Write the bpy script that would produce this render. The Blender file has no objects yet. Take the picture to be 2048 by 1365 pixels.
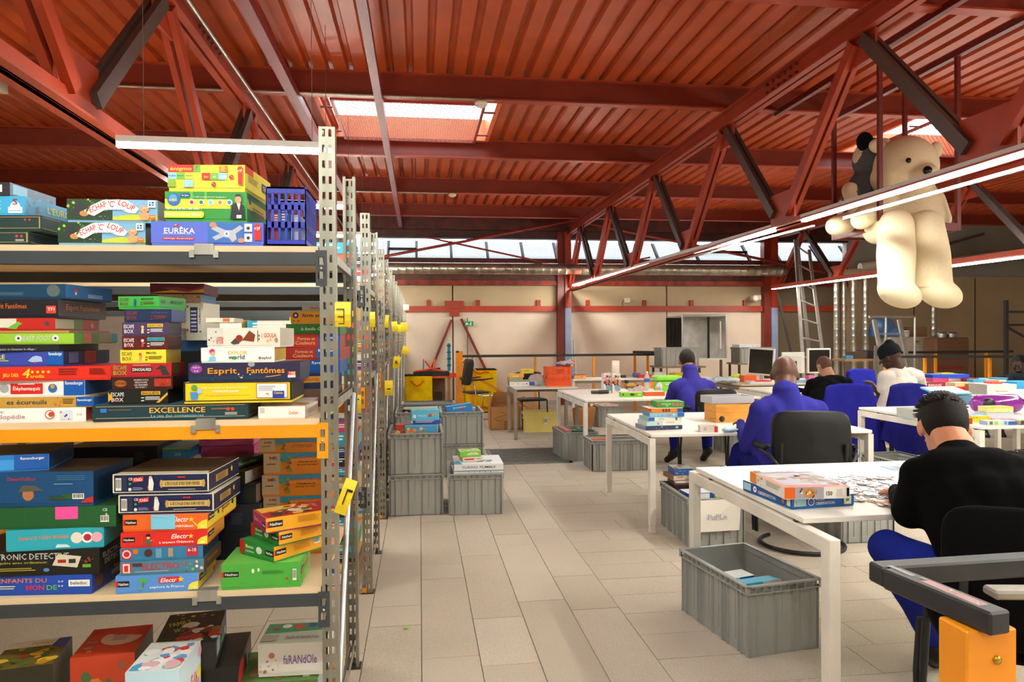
import bpy, bmesh, math, random
from mathutils import Vector, Matrix, noise
random.seed(7)
sc = bpy.context.scene; COL = sc.collection
# ------------------------------------------------------------------ camera, world, exposure
FPX, PITCH, ROLL, YAW, HC = 1410., .0066, -.006, .1304, 1.443
cam_d = bpy.data.cameras.new('camera'); cam = bpy.data.objects.new('camera', cam_d); COL.objects.link(cam)
cam_d.sensor_width = 36; cam_d.lens = 36 * FPX / 2048; cam_d.clip_start = .05; cam_d.clip_end = 200
cam.matrix_world = (Matrix.Translation((0, 0, HC)) @ Matrix.Rotation(-YAW, 4, 'Z') @ Matrix.Rotation(math.pi / 2 - PITCH, 4, 'X') @ Matrix.Rotation(ROLL, 4, 'Z'))
sc.camera = cam
sc.view_settings.view_transform = 'Standard'; sc.view_settings.look = 'None'
sc.view_settings.gamma = 1; sc.view_settings.use_curve_mapping = False
sc.view_settings.exposure = 2.58
LED = 25.0      # emission of the strip lights
SKY = 1.5       # overcast sky
w = bpy.data.worlds.new('overcast_sky'); sc.world = w; w.use_nodes = True
bg = w.node_tree.nodes['Background']; bg.inputs[0].default_value = (.9, .96, 1, 1); bg.inputs[1].default_value = SKY

def ray(u, v):
    X = (u - 1024) / FPX; Y = (v - 682.5) / FPX
    cr, sr = math.cos(ROLL), math.sin(ROLL)
    X, Y = X * cr + Y * sr, -X * sr + Y * cr
    c, s = math.cos(PITCH), math.sin(PITCH)
    fy = c - Y * s; fz = -s - Y * c; a = YAW
    return (X * math.cos(a) + fy * math.sin(a), -X * math.sin(a) + fy * math.cos(a), fz)
def onz(u, v, z):
    r = ray(u, v); t = (z - HC) / r[2]; return r[0] * t, r[1] * t
def at(u, v, y):
    r = ray(u, v); t = y / r[1]; return (r[0] * t, y, HC + r[2] * t)

# ------------------------------------------------------------------ materials
def lin(c): return c / 12.92 if c <= .04045 else ((c + .055) / 1.055) ** 2.4
def rgb(h): return tuple(lin(int(h[i:i + 2], 16) / 255) for i in (0, 2, 4)) + (1,)
_M = {}
def M(h, kind='paper'):
    k = (h, kind)
    if k in _M: return _M[k]
    m = bpy.data.materials.new(kind + '_' + h); m.use_nodes = True; _M[k] = m
    nt = m.node_tree; b = nt.nodes['Principled BSDF']; c = rgb(h); b.inputs['Base Color'].default_value = c
    P = dict(paper=(.42, 0), print=(.4, 0), matte=(.85, 0), plastic=(.38, 0), paint=(.45, 0), metal=(.34, .9), zinc=(.42, .8), chrome=(.12, 1), cloth=(.95, 0),
             skin=(.5, 0), wood=(.55, 0), laminate=(.4, 0), leather=(.52, 0), wall=(.9, 0), carpet=(1, 0), plush=(1, 0), hair=(.55, 0), gloss=(.15, 0), chip=(.8, 0), rust=(.55, 0), duct=(.3, .85), glass=(.03, 0), milky=(.35, 0))[kind]
    b.inputs['Roughness'].default_value, b.inputs['Metallic'].default_value = P
    if kind in ('cloth', 'matte', 'plush', 'carpet', 'wall'): b.inputs['Specular IOR Level'].default_value = .08
    if kind == 'hair': b.inputs['Specular IOR Level'].default_value = .15
    if kind == 'leather': b.inputs['Specular IOR Level'].default_value = .3
    if kind == 'print': return m
    def N(t, **kw):
        n = nt.nodes.new(t)
        for a, v in kw.items(): n.inputs[a].default_value = v
        return n
    tc = N('ShaderNodeTexCoord')
    def noisy(scale, lo, hi, detail=2., vec=None, stretch=None):
        n = N('ShaderNodeTexNoise', Scale=scale, Detail=detail)
        src = tc.outputs['Object']
        if stretch:
            mp = N('ShaderNodeMapping'); mp.inputs['Scale'].default_value = stretch; nt.links.new(src, mp.inputs[0]); src = mp.outputs[0]
        nt.links.new(src, n.inputs['Vector'])
        r = N('ShaderNodeMapRange'); r.inputs['To Min'].default_value = lo; r.inputs['To Max'].default_value = hi
        r.inputs['From Min'].default_value = .3; r.inputs['From Max'].default_value = .7
        nt.links.new(n.outputs['Fac'], r.inputs['Value']); return n, r.outputs[0]
    def tint(fac, colour_in=None):
        mx = N('ShaderNodeMix'); mx.data_type = 'RGBA'; mx.blend_type = 'MULTIPLY'; mx.inputs['Factor'].default_value = 1
        if colour_in is None: mx.inputs['A'].default_value = c
        else: nt.links.new(colour_in, mx.inputs['A'])
        cb = N('ShaderNodeCombineColor')
        for i in range(3): nt.links.new(fac, cb.inputs[i])
        nt.links.new(cb.outputs[0], mx.inputs['B']); nt.links.new(mx.outputs['Result'], b.inputs['Base Color']); return mx.outputs['Result']
    def bump(n, st, d=.01):
        bp = N('ShaderNodeBump'); bp.inputs['Strength'].default_value = st; bp.inputs['Distance'].default_value = d
        nt.links.new(n.outputs['Fac'], bp.inputs['Height']); nt.links.new(bp.outputs[0], b.inputs['Normal'])
    if kind == 'carpet':
        n, f = noisy(260, .7, 1.18, 3); n2, f2 = noisy(1.3, .93, 1.05)
        mm = N('ShaderNodeMath'); mm.operation = 'MULTIPLY'; nt.links.new(f, mm.inputs[0]); nt.links.new(f2, mm.inputs[1]); tint(mm.outputs[0]); bump(n, .5, .004)
    elif kind == 'chip': n, f = noisy(90, .55, 1.15, 3, stretch=(1, 1, 2.5)); tint(f); bump(n, .2, .002)
    elif kind == 'wood': n, f = noisy(7, .75, 1.1, 3, stretch=(1, 9, 9)); tint(f)
    elif kind == 'wall': n, f = noisy(1.1, .84, 1.04, 5); tint(f); bump(n, .08, .02)
    elif kind == 'zinc': n, f = noisy(14, .72, 1.1, 4, stretch=(1, 1, .25)); tint(f)
    elif kind == 'duct': n, f = noisy(5, .6, 1.1, 3); tint(f)
    elif kind == 'plush': n, f = noisy(160, .88, 1.05, 3); tint(f); bump(n, .35, .004)
    elif kind == 'cloth': n, f = noisy(6, .82, 1.1, 4); tint(f); n3, f3 = noisy(5, 0, 1, 2, stretch=(1, 1, .6)); bump(n3, .5, .03)
    elif kind == 'hair': n, f = noisy(120, .4, 1.35, 2, stretch=(3, 3, 1)); tint(f); bump(n, .7, .006)
    elif kind == 'paint' : n, f = noisy(3.2, .8, 1.08, 5); tint(f)
    elif kind == 'rust': n, f = noisy(5.5, .35, 1.15, 6); tint(f)
    elif kind == 'skin': n, f = noisy(9, .88, 1.06, 3); tint(f); b.inputs['Subsurface Weight'].default_value = .05
    elif kind == 'leather': n, f = noisy(220, .9, 1.05); tint(f); bump(n, .12, .002)
    elif kind == 'milky': b.inputs['Transmission Weight'].default_value = .55; n, f = noisy(3, .93, 1.03); tint(f)
    elif kind == 'glass': b.inputs['Transmission Weight'].default_value = 1; b.inputs['IOR'].default_value = 1.2
    else: n, f = noisy(4, .93, 1.04, 3); tint(f)
    return m
_E = {}
def EM(h, s):
    if (h, s) in _E: return _E[(h, s)]
    m = bpy.data.materials.new('light_' + h); m.use_nodes = True; b = m.node_tree.nodes['Principled BSDF']
    b.inputs['Base Color'].default_value = rgb(h); b.inputs['Emission Color'].default_value = rgb(h); b.inputs['Emission Strength'].default_value = s
    _E[(h, s)] = m; return m

# ------------------------------------------------------------------ mesh builder
class MB:
    def __init__(s): s.v = []; s.f = []; s.m = []; s.mats = []; s.sm = []
    def mi(s, m):
        if isinstance(m, str): m = M(m)
        elif isinstance(m, tuple): m = M(*m)
        if m not in s.mats: s.mats.append(m)
        return s.mats.index(m)
    def add(s, vs, fs, m, smooth=False):
        k = s.mi(m); n = len(s.v); s.v += [tuple(p) for p in vs]
        for f in fs: s.f.append([i + n for i in f]); s.m.append(k); s.sm.append(smooth)
    def hexa(s, p, m, ms=None):          # 8 points: bottom 4 ccw, top 4 ccw
        F = [(0, 3, 2, 1), (4, 5, 6, 7), (0, 1, 5, 4), (1, 2, 6, 5), (2, 3, 7, 6), (3, 0, 4, 7)]
        if ms is None: s.add(p, F, m)
        else:
            for f, mm in zip(F, ms): s.add([p[i] for i in f], [(0, 1, 2, 3)], mm)
    def box(s, x0, y0, z0, x1, y1, z1, m, ms=None, T=None):
        p = [(x0, y0, z0), (x1, y0, z0), (x1, y1, z0), (x0, y1, z0), (x0, y0, z1), (x1, y0, z1), (x1, y1, z1), (x0, y1, z1)]
        if T: p = [T @ Vector(q) for q in p]
        s.hexa(p, m, ms)
    def cbox(s, x0, y0, z0, x1, y1, z1, c, m, T=None):   # box with chamfered edges
        vs = []; idx = {}
        for ix in (0, 1):
            for iy in (0, 1):
                for iz in (0, 1):
                    P = [(x0, x1)[ix], (y0, y1)[iy], (z0, z1)[iz]]; D = [(c, -c)[ix], (c, -c)[iy], (c, -c)[iz]]
                    for a in range(3):
                        q = [P[k] + (0 if k == a else D[k]) for k in range(3)]
                        idx[(ix, iy, iz, a)] = len(vs); vs.append(Vector(q))
        cen = Vector(((x0 + x1) / 2, (y0 + y1) / 2, (z0 + z1) / 2)); fs = []
        for a in range(3):
            o = [k for k in range(3) if k != a]
            for sd in (0, 1):
                def key(i, j):
                    t = [0, 0, 0]; t[a] = sd; t[o[0]] = i; t[o[1]] = j; return tuple(t) + (a,)
                fs.append([idx[key(0, 0)], idx[key(1, 0)], idx[key(1, 1)], idx[key(0, 1)]])
        for a in range(3):
            o = [k for k in range(3) if k != a]
            for i in (0, 1):
                for j in (0, 1):
                    def kk(t, ax):
                        r = [0, 0, 0]; r[a] = t; r[o[0]] = i; r[o[1]] = j; return tuple(r) + (ax,)
                    fs.append([idx[kk(0, o[0])], idx[kk(1, o[0])], idx[kk(1, o[1])], idx[kk(0, o[1])]])
        for t in range(8):
            b = (t & 1, t >> 1 & 1, t >> 2 & 1); fs.append([idx[b + (0,)], idx[b + (1,)], idx[b + (2,)]])
        out = []
        for f in fs:
            a, b, c2 = vs[f[0]], vs[f[1]], vs[f[2]]; nn = (b - a).cross(c2 - a); mid = sum((vs[i] for i in f), Vector()) / len(f)
            out.append(f if nn.dot(mid - cen) > 0 else f[::-1])
        if T: vs = [T @ q for q in vs]
        s.add(vs, out, m)
    def frame(s, p, q):
        p, q = Vector(p), Vector(q); d = (q - p); L = d.length; d.normalize()
        a = Vector((0, 0, 1)) if abs(d.z) < .95 else Vector((0, 1, 0))
        x = d.cross(a).normalized(); y = x.cross(d).normalized(); return p, q, d, x, y, L
    def bar(s, p, q, w_, h, m, roll=0):   # rectangular bar; w_ sideways, h up
        p, q, d, x, y, L = s.frame(p, q)
        if roll: x, y = x * math.cos(roll) + y * math.sin(roll), -x * math.sin(roll) + y * math.cos(roll)
        c = [(-w_ / 2, -h / 2), (w_ / 2, -h / 2), (w_ / 2, h / 2), (-w_ / 2, h / 2)]
        P = [p + x * a + y * b for a, b in c] + [q + x * a + y * b for a, b in c]
        s.add(P, [(0, 1, 2, 3), (7, 6, 5, 4), (0, 4, 5, 1), (1, 5, 6, 2), (2, 6, 7, 3), (3, 7, 4, 0)], m)
    def tube(s, pts, r, m, n=8, cap=True):
        R = r if isinstance(r, (list, tuple)) else [r] * len(pts); pts = [Vector(p) for p in pts]; vs = []; up = None
        for i, p in enumerate(pts):
            d = (pts[min(i + 1, len(pts) - 1)] - pts[max(i - 1, 0)]).normalized()
            if up is None: up = Vector((0, 0, 1)) if abs(d.z) < .9 else Vector((1, 0, 0))
            x = d.cross(up); x = x.normalized() if x.length > 1e-4 else Vector((1, 0, 0)); y = x.cross(d).normalized(); up = y
            for k in range(n):
                a = 2 * math.pi * k / n; vs.append(p + (x * math.cos(a) + y * math.sin(a)) * R[i])
        fs = []
        for i in range(len(pts) - 1):
            for k in range(n): a = i * n + k; b = i * n + (k + 1) % n; fs.append((a, a + n, b + n, b))
        s.add(vs, fs, m, True)
        if cap:
            s.add(vs[:n], [tuple(range(n))], m); s.add(vs[-n:], [tuple(range(n))[::-1]], m)
    def lathe(s, prof, cx, cy, m, n=16, T=None):     # prof: (r, z)
        vs = []
        for r, z in prof:
            for k in range(n):
                a = 2 * math.pi * k / n; q = Vector((cx + r * math.cos(a), cy + r * math.sin(a), z)); vs.append(T @ q if T else q)
        fs = []
        for i in range(len(prof) - 1):
            for k in range(n): a = i * n + k; b = i * n + (k + 1) % n; fs.append((a, b, b + n, a + n))
        s.add(vs, fs, m, True)
    def ell(s, c, r, m, n=16, h=10, T=None):
        vs = []
        for j in range(h + 1):
            t = math.pi * j / h
            for k in range(n):
                a = 2 * math.pi * k / n; q = Vector((r[0] * math.sin(t) * math.cos(a), r[1] * math.sin(t) * math.sin(a), -r[2] * math.cos(t)))
                if T: q = T @ q
                vs.append(q + Vector(c))
        fs = []
        for j in range(h):
            for k in range(n): a = j * n + k; b = j * n + (k + 1) % n; fs.append((a, b, b + n, a + n))
        s.add(vs, fs, m, True)
    def cap(s, p, q, r0, r1, m, n=12):      # tapered capsule
        p, q = Vector(p), Vector(q); d = (q - p); L = d.length; d = d / L if L > 1e-6 else Vector((0, 0, 1))
        pts = []; R = []
        for k in range(5): a = math.pi / 2 * (1 - k / 4); pts.append(p - d * r0 * math.sin(a)); R.append(max(r0 * math.cos(a), 1e-4))
        for k in range(5): a = math.pi / 2 * k / 4; pts.append(q + d * r1 * math.sin(a)); R.append(max(r1 * math.cos(a), 1e-4))
        s.tube(pts, R, m, n)
    def build(s, name, parent=None, loc=None, **props):
        me = bpy.data.meshes.new(name); o = bpy.data.objects.new(name, me)
        P = Vector(loc) if loc is not None else Vector((0, 0, 0))
        off = wloc(parent) if parent else Vector((0, 0, 0))
        base = off + P if parent else P
        me.from_pydata([(x - base.x, y - base.y, z - base.z) for x, y, z in s.v], [], s.f)
        for m in s.mats: me.materials.append(m)
        me.polygons.foreach_set('material_index', s.m); me.polygons.foreach_set('use_smooth', s.sm); me.update()
        o.location = P; COL.objects.link(o)
        if parent: o.parent = parent
        for k, v in props.items(): o[k] = v
        return o
def wloc(o):
    v = Vector((0, 0, 0))
    while o: v += o.location; o = o.parent
    return v
def tag(o, label=None, cat=None, group=None, kind=None):
    if label: o['label'] = label
    if cat: o['category'] = cat
    if group: o['group'] = group
    if kind: o['kind'] = kind
    return o
def empty(name, loc, label=None, cat=None, group=None, kind=None, rz=0):
    o = bpy.data.objects.new(name, None); COL.objects.link(o); o.location = loc; o.rotation_euler.z = rz; o.empty_display_size = .1
    return tag(o, label, cat, group, kind)
def dup(o, loc=None, rz=None, label=None, group=None, parent=None):
    c = o.copy(); COL.objects.link(c)
    if parent is not None: c.parent = parent
    if loc is not None: c.location = loc
    if rz is not None: c.rotation_euler.z = rz
    if label: c['label'] = label
    if group: c['group'] = group
    for ch in list(o.children): dup(ch, parent=c)
    return c
def ST(name, mb, parent=None, **k):
    o = mb.build(name, parent, **k)
    if not parent: o['kind'] = 'structure'
    return o

# ------------------------------------------------------------------ flat print on faces
_T = {}
def text_mesh(t, sh=0, bold=.012):
    k = (t, sh, bold)
    if k in _T: return _T[k]
    cu = bpy.data.curves.new('t', 'FONT'); cu.body = t; cu.size = 1; cu.resolution_u = 1 if len(t) > 14 else 2; cu.shear = sh; cu.offset = bold
    ob = bpy.data.objects.new('t', cu); me = bpy.data.meshes.new_from_object(ob)
    vs = [(v.co.x, v.co.y) for v in me.vertices]; fs = [tuple(p.vertices) for p in me.polygons]
    x0 = min([v[0] for v in vs] or [0]); x1 = max([v[0] for v in vs] or [1])
    vs = [(x - x0, y) for x, y in vs]; _T[k] = (vs, fs, x1 - x0)
    bpy.data.meshes.remove(me); bpy.data.objects.remove(ob); bpy.data.curves.remove(cu); return _T[k]
def draw(mb, O, ex, ey, art, off=.0006, step=.0003):
    """art on the rectangle O, ex, ey (full edge vectors); units are fractions of the face"""
    O, ex, ey = Vector(O), Vector(ex), Vector(ey); n = ex.cross(ey).normalized(); Wd, Hd = ex.length, ey.length; ux, uy = ex / Wd, ey / Hd
    z = off
    for a in art:
        k = a[0]; Q = O + n * z
        if k == 'r':
            _, x0, y0, x1, y1, c = a
            mb.add([Q + ex * x + ey * y for x, y in ((x0, y0), (x1, y0), (x1, y1), (x0, y1))], [(0, 1, 2, 3)], (c, 'print'))
        elif k == 'o':
            _, cx, cy, r, c = a[:5]; asp = a[5] if len(a) > 5 else 1; N = 14
            mb.add([Q + ex * cx + ey * cy + ux * (r * Hd * asp * math.cos(2 * math.pi * i / N)) + uy * (r * Hd * math.sin(2 * math.pi * i / N)) for i in range(N)], [tuple(range(N))], (c, 'print'))
        elif k == 'p':
            _, pts, c = a; mb.add([Q + ex * x + ey * y for x, y in pts], [tuple(range(len(pts)))], (c, 'print'))
        elif k == 's':       # star
            _, cx, cy, r, c = a; P = [Q + ex * cx + ey * cy]
            for i in range(10):
                rr = r * Hd * (1 if i % 2 == 0 else .45); t = math.pi / 2 + math.pi * i / 5; P.append(P[0] + ux * rr * math.cos(t) + uy * rr * math.sin(t))
            mb.add(P, [(0, i + 1, (i + 1) % 10 + 1) for i in range(10)], (c, 'print'))
        elif k == 't':       # centre x, baseline y, cap height, colour, text, optional width fraction, shear, rotation
            _, cx, cy, h, c, t = a[:6]; wf = a[6] if len(a) > 6 else None; sh = a[7] if len(a) > 7 else 0; rot = a[8] if len(a) > 8 else 0
            vs, fs, tw = text_mesh(t, sh); sy = h * Hd / .72; sx = sy
            if wf: sx = wf * Wd / tw
            C = Q + ex * cx + ey * cy; cr, sr = math.cos(rot), math.sin(rot); P = []
            for x, y in vs:
                X = (x - tw / 2) * sx; Y = y * sy; P.append(C + ux * (X * cr - Y * sr) + uy * (X * sr + Y * cr))
            mb.add(P, fs, (c, 'print'))
        elif k == 'n':       # small printed lines
            _, x0, x1, y, cnt, hgt, c = a
            for i in range(cnt):
                yy = y - i * hgt * 2; xx = x1 - (x1 - x0) * random.uniform(0, .25)
                mb.add([Q + ex * p + ey * q for p, q in ((x0, yy), (xx, yy), (xx, yy + hgt), (x0, yy + hgt))], [(0, 1, 2, 3)], (c, 'print'))
        elif k == 'b':       # bar code
            _, x0, y0, x1, y1 = a
            mb.add([Q + ex * x + ey * y for x, y in ((x0, y0), (x1, y0), (x1, y1), (x0, y1))], [(0, 1, 2, 3)], ('e8e4da', 'print')); Q = Q + n * step
            for i in range(7):
                p = x0 + (x1 - x0) * (.1 + i * .12); q = p + (x1 - x0) * (.05 if i % 3 else .08)
                mb.add([Q + ex * x + ey * y for x, y in ((p, y0 + (y1 - y0) * .2), (q, y0 + (y1 - y0) * .2), (q, y0 + (y1 - y0) * .9), (p, y0 + (y1 - y0) * .9))], [(0, 1, 2, 3)], ('1a1a1a', 'print'))
        elif k == 'd':       # random blots (illustration), many colours
            _, x0, y0, x1, y1, cnt, cols = a; rr = random.Random(int(x0 * 100) + cnt * 7 + len(cols))
            for i in range(cnt):
                cx = rr.uniform(x0, x1); cy = rr.uniform(y0, y1); ra = rr.uniform(.05, .16) * (y1 - y0); N = 7; c = rr.choice(cols); ph = rr.random() * 6
                mb.add([Q + n * (i * 2e-5) + ex * cx + ey * cy + ux * (ra * Hd * rr.uniform(.7, 1.4) * math.cos(ph + 2 * math.pi * j / N)) + uy * (ra * Hd * rr.uniform(.7, 1.3) * math.sin(ph + 2 * math.pi * j / N)) for j in range(N)], [tuple(range(N))], (c, 'print'))
        z += step

KINDS = ('puzzle case', 'puzzle box', 'carton', 'bin', 'tin', 'booklet', 'board', 'block', 'case', 'pad', 'picture book pack', 'books', 'gift box', 'bag', 'pack', 'stapler', 'drawer unit', 'cardboard pieces', 'lid')
def game_box(W, D, Hh, cols, label, art=None, name=None, group=None, lid=None, loc=(0, 0, 0), rz=0, cat=None, tilt=None, tray=None):
    kind = next((k for k in KINDS if (' ' + k) in (' ' + label).split(',')[0].split(' with ')[0].split(' on ')[0].split(' in ')[0].split(' behind ')[0].split(' beside ')[0].split(' under ')[0].split(' before ')[0].split(' of ')[0]), 'game box')
    name = name or kind.replace(' ', '_'); cat = cat or ('box' if kind in ('case', 'pack', 'lid', 'block') else kind if len(kind.split()) < 3 else 'books')
    """origin at front left bottom corner; front faces -y. cols: front, right, top (hex)"""
    cols = (cols,) * 3 if isinstance(cols, str) else cols
    f, r, t = (cols + cols[-1:] * 3)[:3]; art = art or {}
    b = MB(); e = .0015; bt = tray or f
    lh = lid if lid is not None else .9
    b.box(e, e, 0, W - e, D - e, Hh * .98, (bt, 'paper'))
    o = b.build(name); tag(o, label, cat, group)
    q = MB(); z0 = Hh * (1 - lh)
    q.box(0, 0, z0, W, D, Hh, None, ms=[(t, 'paper'), (t, 'paper'), (f, 'paper'), (r, 'paper'), (f, 'paper'), (r, 'paper')])
    hh = Hh - z0
    if 'F' in art: draw(q, (0, 0, z0), (W, 0, 0), (0, 0, hh), art['F'])
    if 'S' in art: draw(q, (W, 0, z0), (0, D, 0), (0, 0, hh), art['S'])
    if 'U' in art: draw(q, (0, 0, Hh), (W, 0, 0), (0, D, 0), art['U'])
    if 'L' in art: draw(q, (0, D, z0), (0, -D, 0), (0, 0, hh), art['L'])
    q.build('lid', o)
    o.location = loc; o.rotation_euler.z = rz
    if tilt: o.rotation_euler.x, o.rotation_euler.y = tilt
    return o

# ------------------------------------------------------------------ the building
WY = 14.6                       # back wall
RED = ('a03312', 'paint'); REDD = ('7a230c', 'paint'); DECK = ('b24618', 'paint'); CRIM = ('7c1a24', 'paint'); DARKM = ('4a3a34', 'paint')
def onX(u, v, X):
    r = ray(u, v); t = X / r[0]; return (X, r[1] * t, HC + r[2] * t)
b = MB(); b.box(-9, -4.2, -.3, 14, WY + .4, -.008, ('857a6b', 'carpet')); floor = ST('floor', b)
def plank(x0, y0, x1, y1, mb=None):
    q = mb or MB(); g = .002; z = -random.uniform(0, .0012)
    q.box(x0 + g, y0 + g, -.008, x1 - g, y1 - g, z, (random.choice(('c2b6a4', 'beb29f', 'c5b9a7')), 'carpet'))
    if mb is None: q.build('carpet_plank', floor)
far = MB(); n_pl = 0
XZ = 1.04
for i in range(10):                                    # lengthwise planks of the aisle
    x = XZ - .26 * (i + 1); y = 2.1 - random.random() * .9
    while y < WY:
        L = random.choice((.26, .52, 1.04, 1.04, .78)); 
        if y + L > 2.0 and y < 10.5 and x > -.75: plank(x, y, x + .26, min(y + L, WY)); n_pl += 1
        else: plank(x, y, x + .26, min(y + L, WY), far)
        y += L
y = -4.0
while y < WY:
    x = XZ; 
    if True:
        o = random.random() * .8; first = True
        while x < 13:
            L = 1.04 * random.choice((1, 1, .5, 1)) - (o if first else 0); first = False
            L = max(L, .2)
            if 2.2 < y < 6.2 and x < 1.04 + y * .6 and n_pl < 295: plank(x, y, x + L, y + .26); n_pl += 1
            else: plank(x, y, x + L, y + .26, far)
            x += L
    y += .26
x = XZ - 2.6 - 5
y = -4
while y < 2.2: 
    plank(-3.5, y, XZ - 2.6, y + 1.04, far) if y > 5 else None; y += 1.04
far.box(-8.9, -4.1, -.008, XZ - 2.6, WY, -.001, ('c0b4a1', 'carpet'))
far.box(XZ - 2.6, -4.1, -.008, XZ, 1.15, -.001, ('c0b4a1', 'carpet'))
far.build('far_carpet_plank', floor, kind='stuff')
# grate in the floor
b = MB(); p = [(.86, 7.9), (1.66, 7.9), (1.70, 8.85), (.84, 8.85)]
b.box(.84, 7.88, .001, 1.7, 8.88, .006, ('3c3e3c', 'metal'))
for (x0, y0, x1, y1) in ((.82, 7.86, 1.72, 7.9), (.82, 8.86, 1.72, 8.9), (.82, 7.86, .86, 8.9), (1.68, 7.86, 1.72, 8.9)): b.box(x0, y0, .001, x1, y1, .014, ('9a9c98', 'zinc'))
g = b.build('floor_grate'); tag(g, 'slatted metal grate set flush in the aisle floor beyond the grey crates', 'grate')
for i in range(22):
    q = MB(); yy = 7.925 + i * .0432; q.box(.86, yy, .004, 1.68, yy + .02, .013, ('8d908c', 'zinc')); q.build('slat', g)

# back wall with its bands, seams, sill
def Z(u, v, y=WY): return at(u, v, y)[2]
def Xp(u, v=700, y=WY): return at(u, v, y)[0]
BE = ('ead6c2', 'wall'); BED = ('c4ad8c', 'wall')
zb = 1.98; zt = 2.50
wb = MB(); wb.box(-9, WY + .08, 0, 14, WY + .3, 3.05, ('6e5c4a', 'wall')); wall = ST('wall_back', wb)
edges = [-9, -4.2, Xp(906), Xp(1127), Xp(1334), Xp(1525), 9.4]
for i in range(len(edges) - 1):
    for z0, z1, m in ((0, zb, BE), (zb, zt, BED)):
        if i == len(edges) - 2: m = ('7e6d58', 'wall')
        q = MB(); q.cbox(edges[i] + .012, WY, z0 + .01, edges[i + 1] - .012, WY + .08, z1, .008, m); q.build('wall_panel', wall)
q = MB(); q.box(-3, WY - .03, 0, 9, WY, .09, ('b9b3a8', 'laminate')); ST('baseboard_back', q)
# side walls, front wall
for nm, x0, x1 in (('wall_left', -9.2, -9), ('wall_right', 14, 14.2)):
    q = MB(); q.box(x0, -4.2, -.01, x1, WY + .4, 4.2, ('b5a995', 'wall')); ST(nm, q)
q = MB(); q.box(-9.2, -4.4, -.01, 14.2, -4.2, 4.2, ('c8bba6', 'wall')); ST('wall_front', q)
# pale upper wall and partition at right
q = MB(); q.box(9.4, WY - .2, 0, 14, WY, 2.72, ('b29878', 'wall')); q.box(9.4, WY - .06, 2.6, 14, WY + .1, 4.3, ('a39a90', 'wall')); ST('wall_partition', q)
for x in (10.9, 12.4):
    q = MB(); q.box(x, WY - .215, 0, x + .02, WY - .2, 2.7, ('5a4a38', 'matte')); ST('trim_1', q)
# red rails on the wall
for nm, z0, z1, d, m in (('wall_rail', 1.955, 2.075, .07, ('b03a20', 'paint')), ('wall_beam', 2.50, 2.60, .12, ('9a3018', 'rust')), ('wall_beam', 2.60, 2.80, .08, ('5e2a1c', 'rust')), ('wall_beam', 2.80, 3.06, .1, ('6b2417', 'rust')), ('wall_beam', 3.47, 3.62, .12, ('4a1c15', 'rust')), ('wall_beam', 3.62, 3.92, .3, ('5a1c12', 'rust'))):
    q = MB(); q.box(-9, WY - d, z0, 9.4 if nm != 'x' else 14, WY + .1, z1, m); ST(nm, q)
q = MB()
for u in (858, 956, 1077, 1175, 1288, 1382, 1489): x = Xp(u); q.box(x - .04, WY - .06, 2.06, x + .04, WY, 2.2, ('a0301c', 'paint'))
ST('rail_bracket', q)
# glazing band: leaning panes behind mullions
zs0, zs1 = 3.06, 3.47
ms = [Xp(u, 515) for u in (690, 776, 833, 903, 976, 1047, 1114, 1181, 1250, 1317, 1397, 1500, 1560, 1640, 1700, 1775, 1840)]
PANE = bpy.data.materials.new('window_pane'); PANE.use_nodes = True
nt = PANE.node_tree; nt.nodes.clear(); o_ = nt.nodes.new('ShaderNodeOutputMaterial'); mx = nt.nodes.new('ShaderNodeMixShader'); tr = nt.nodes.new('ShaderNodeBsdfTransparent'); gl = nt.nodes.new('ShaderNodeBsdfGlossy')
tr.inputs[0].default_value = (.86, .93, .97, 1); gl.inputs['Roughness'].default_value = .1; mx.inputs[0].default_value = .06
nt.links.new(tr.outputs[0], mx.inputs[1]); nt.links.new(gl.outputs[0], mx.inputs[2]); nt.links.new(mx.outputs[0], o_.inputs[0])
WPANE = PANE.copy(); WPANE.name = 'wired_glass'; next(n for n in WPANE.node_tree.nodes if n.type == 'BSDF_TRANSPARENT').inputs[0].default_value = (.125, .135, .138, 1)
CLR = bpy.data.materials.new('clear_plastic'); CLR.use_nodes = True
nt = CLR.node_tree; nt.nodes.clear(); o_ = nt.nodes.new('ShaderNodeOutputMaterial'); mx = nt.nodes.new('ShaderNodeMixShader'); tr = nt.nodes.new('ShaderNodeBsdfTransparent'); gl = nt.nodes.new('ShaderNodeBsdfPrincipled')
tr.inputs[0].default_value = (.93, .94, .95, 1); gl.inputs['Roughness'].default_value = .12; gl.inputs['Base Color'].default_value = (.75, .77, .8, 1); mx.inputs[0].default_value = .38
nt.links.new(tr.outputs[0], mx.inputs[1]); nt.links.new(gl.outputs[0], mx.inputs[2]); nt.links.new(mx.outputs[0], o_.inputs[0])
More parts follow.
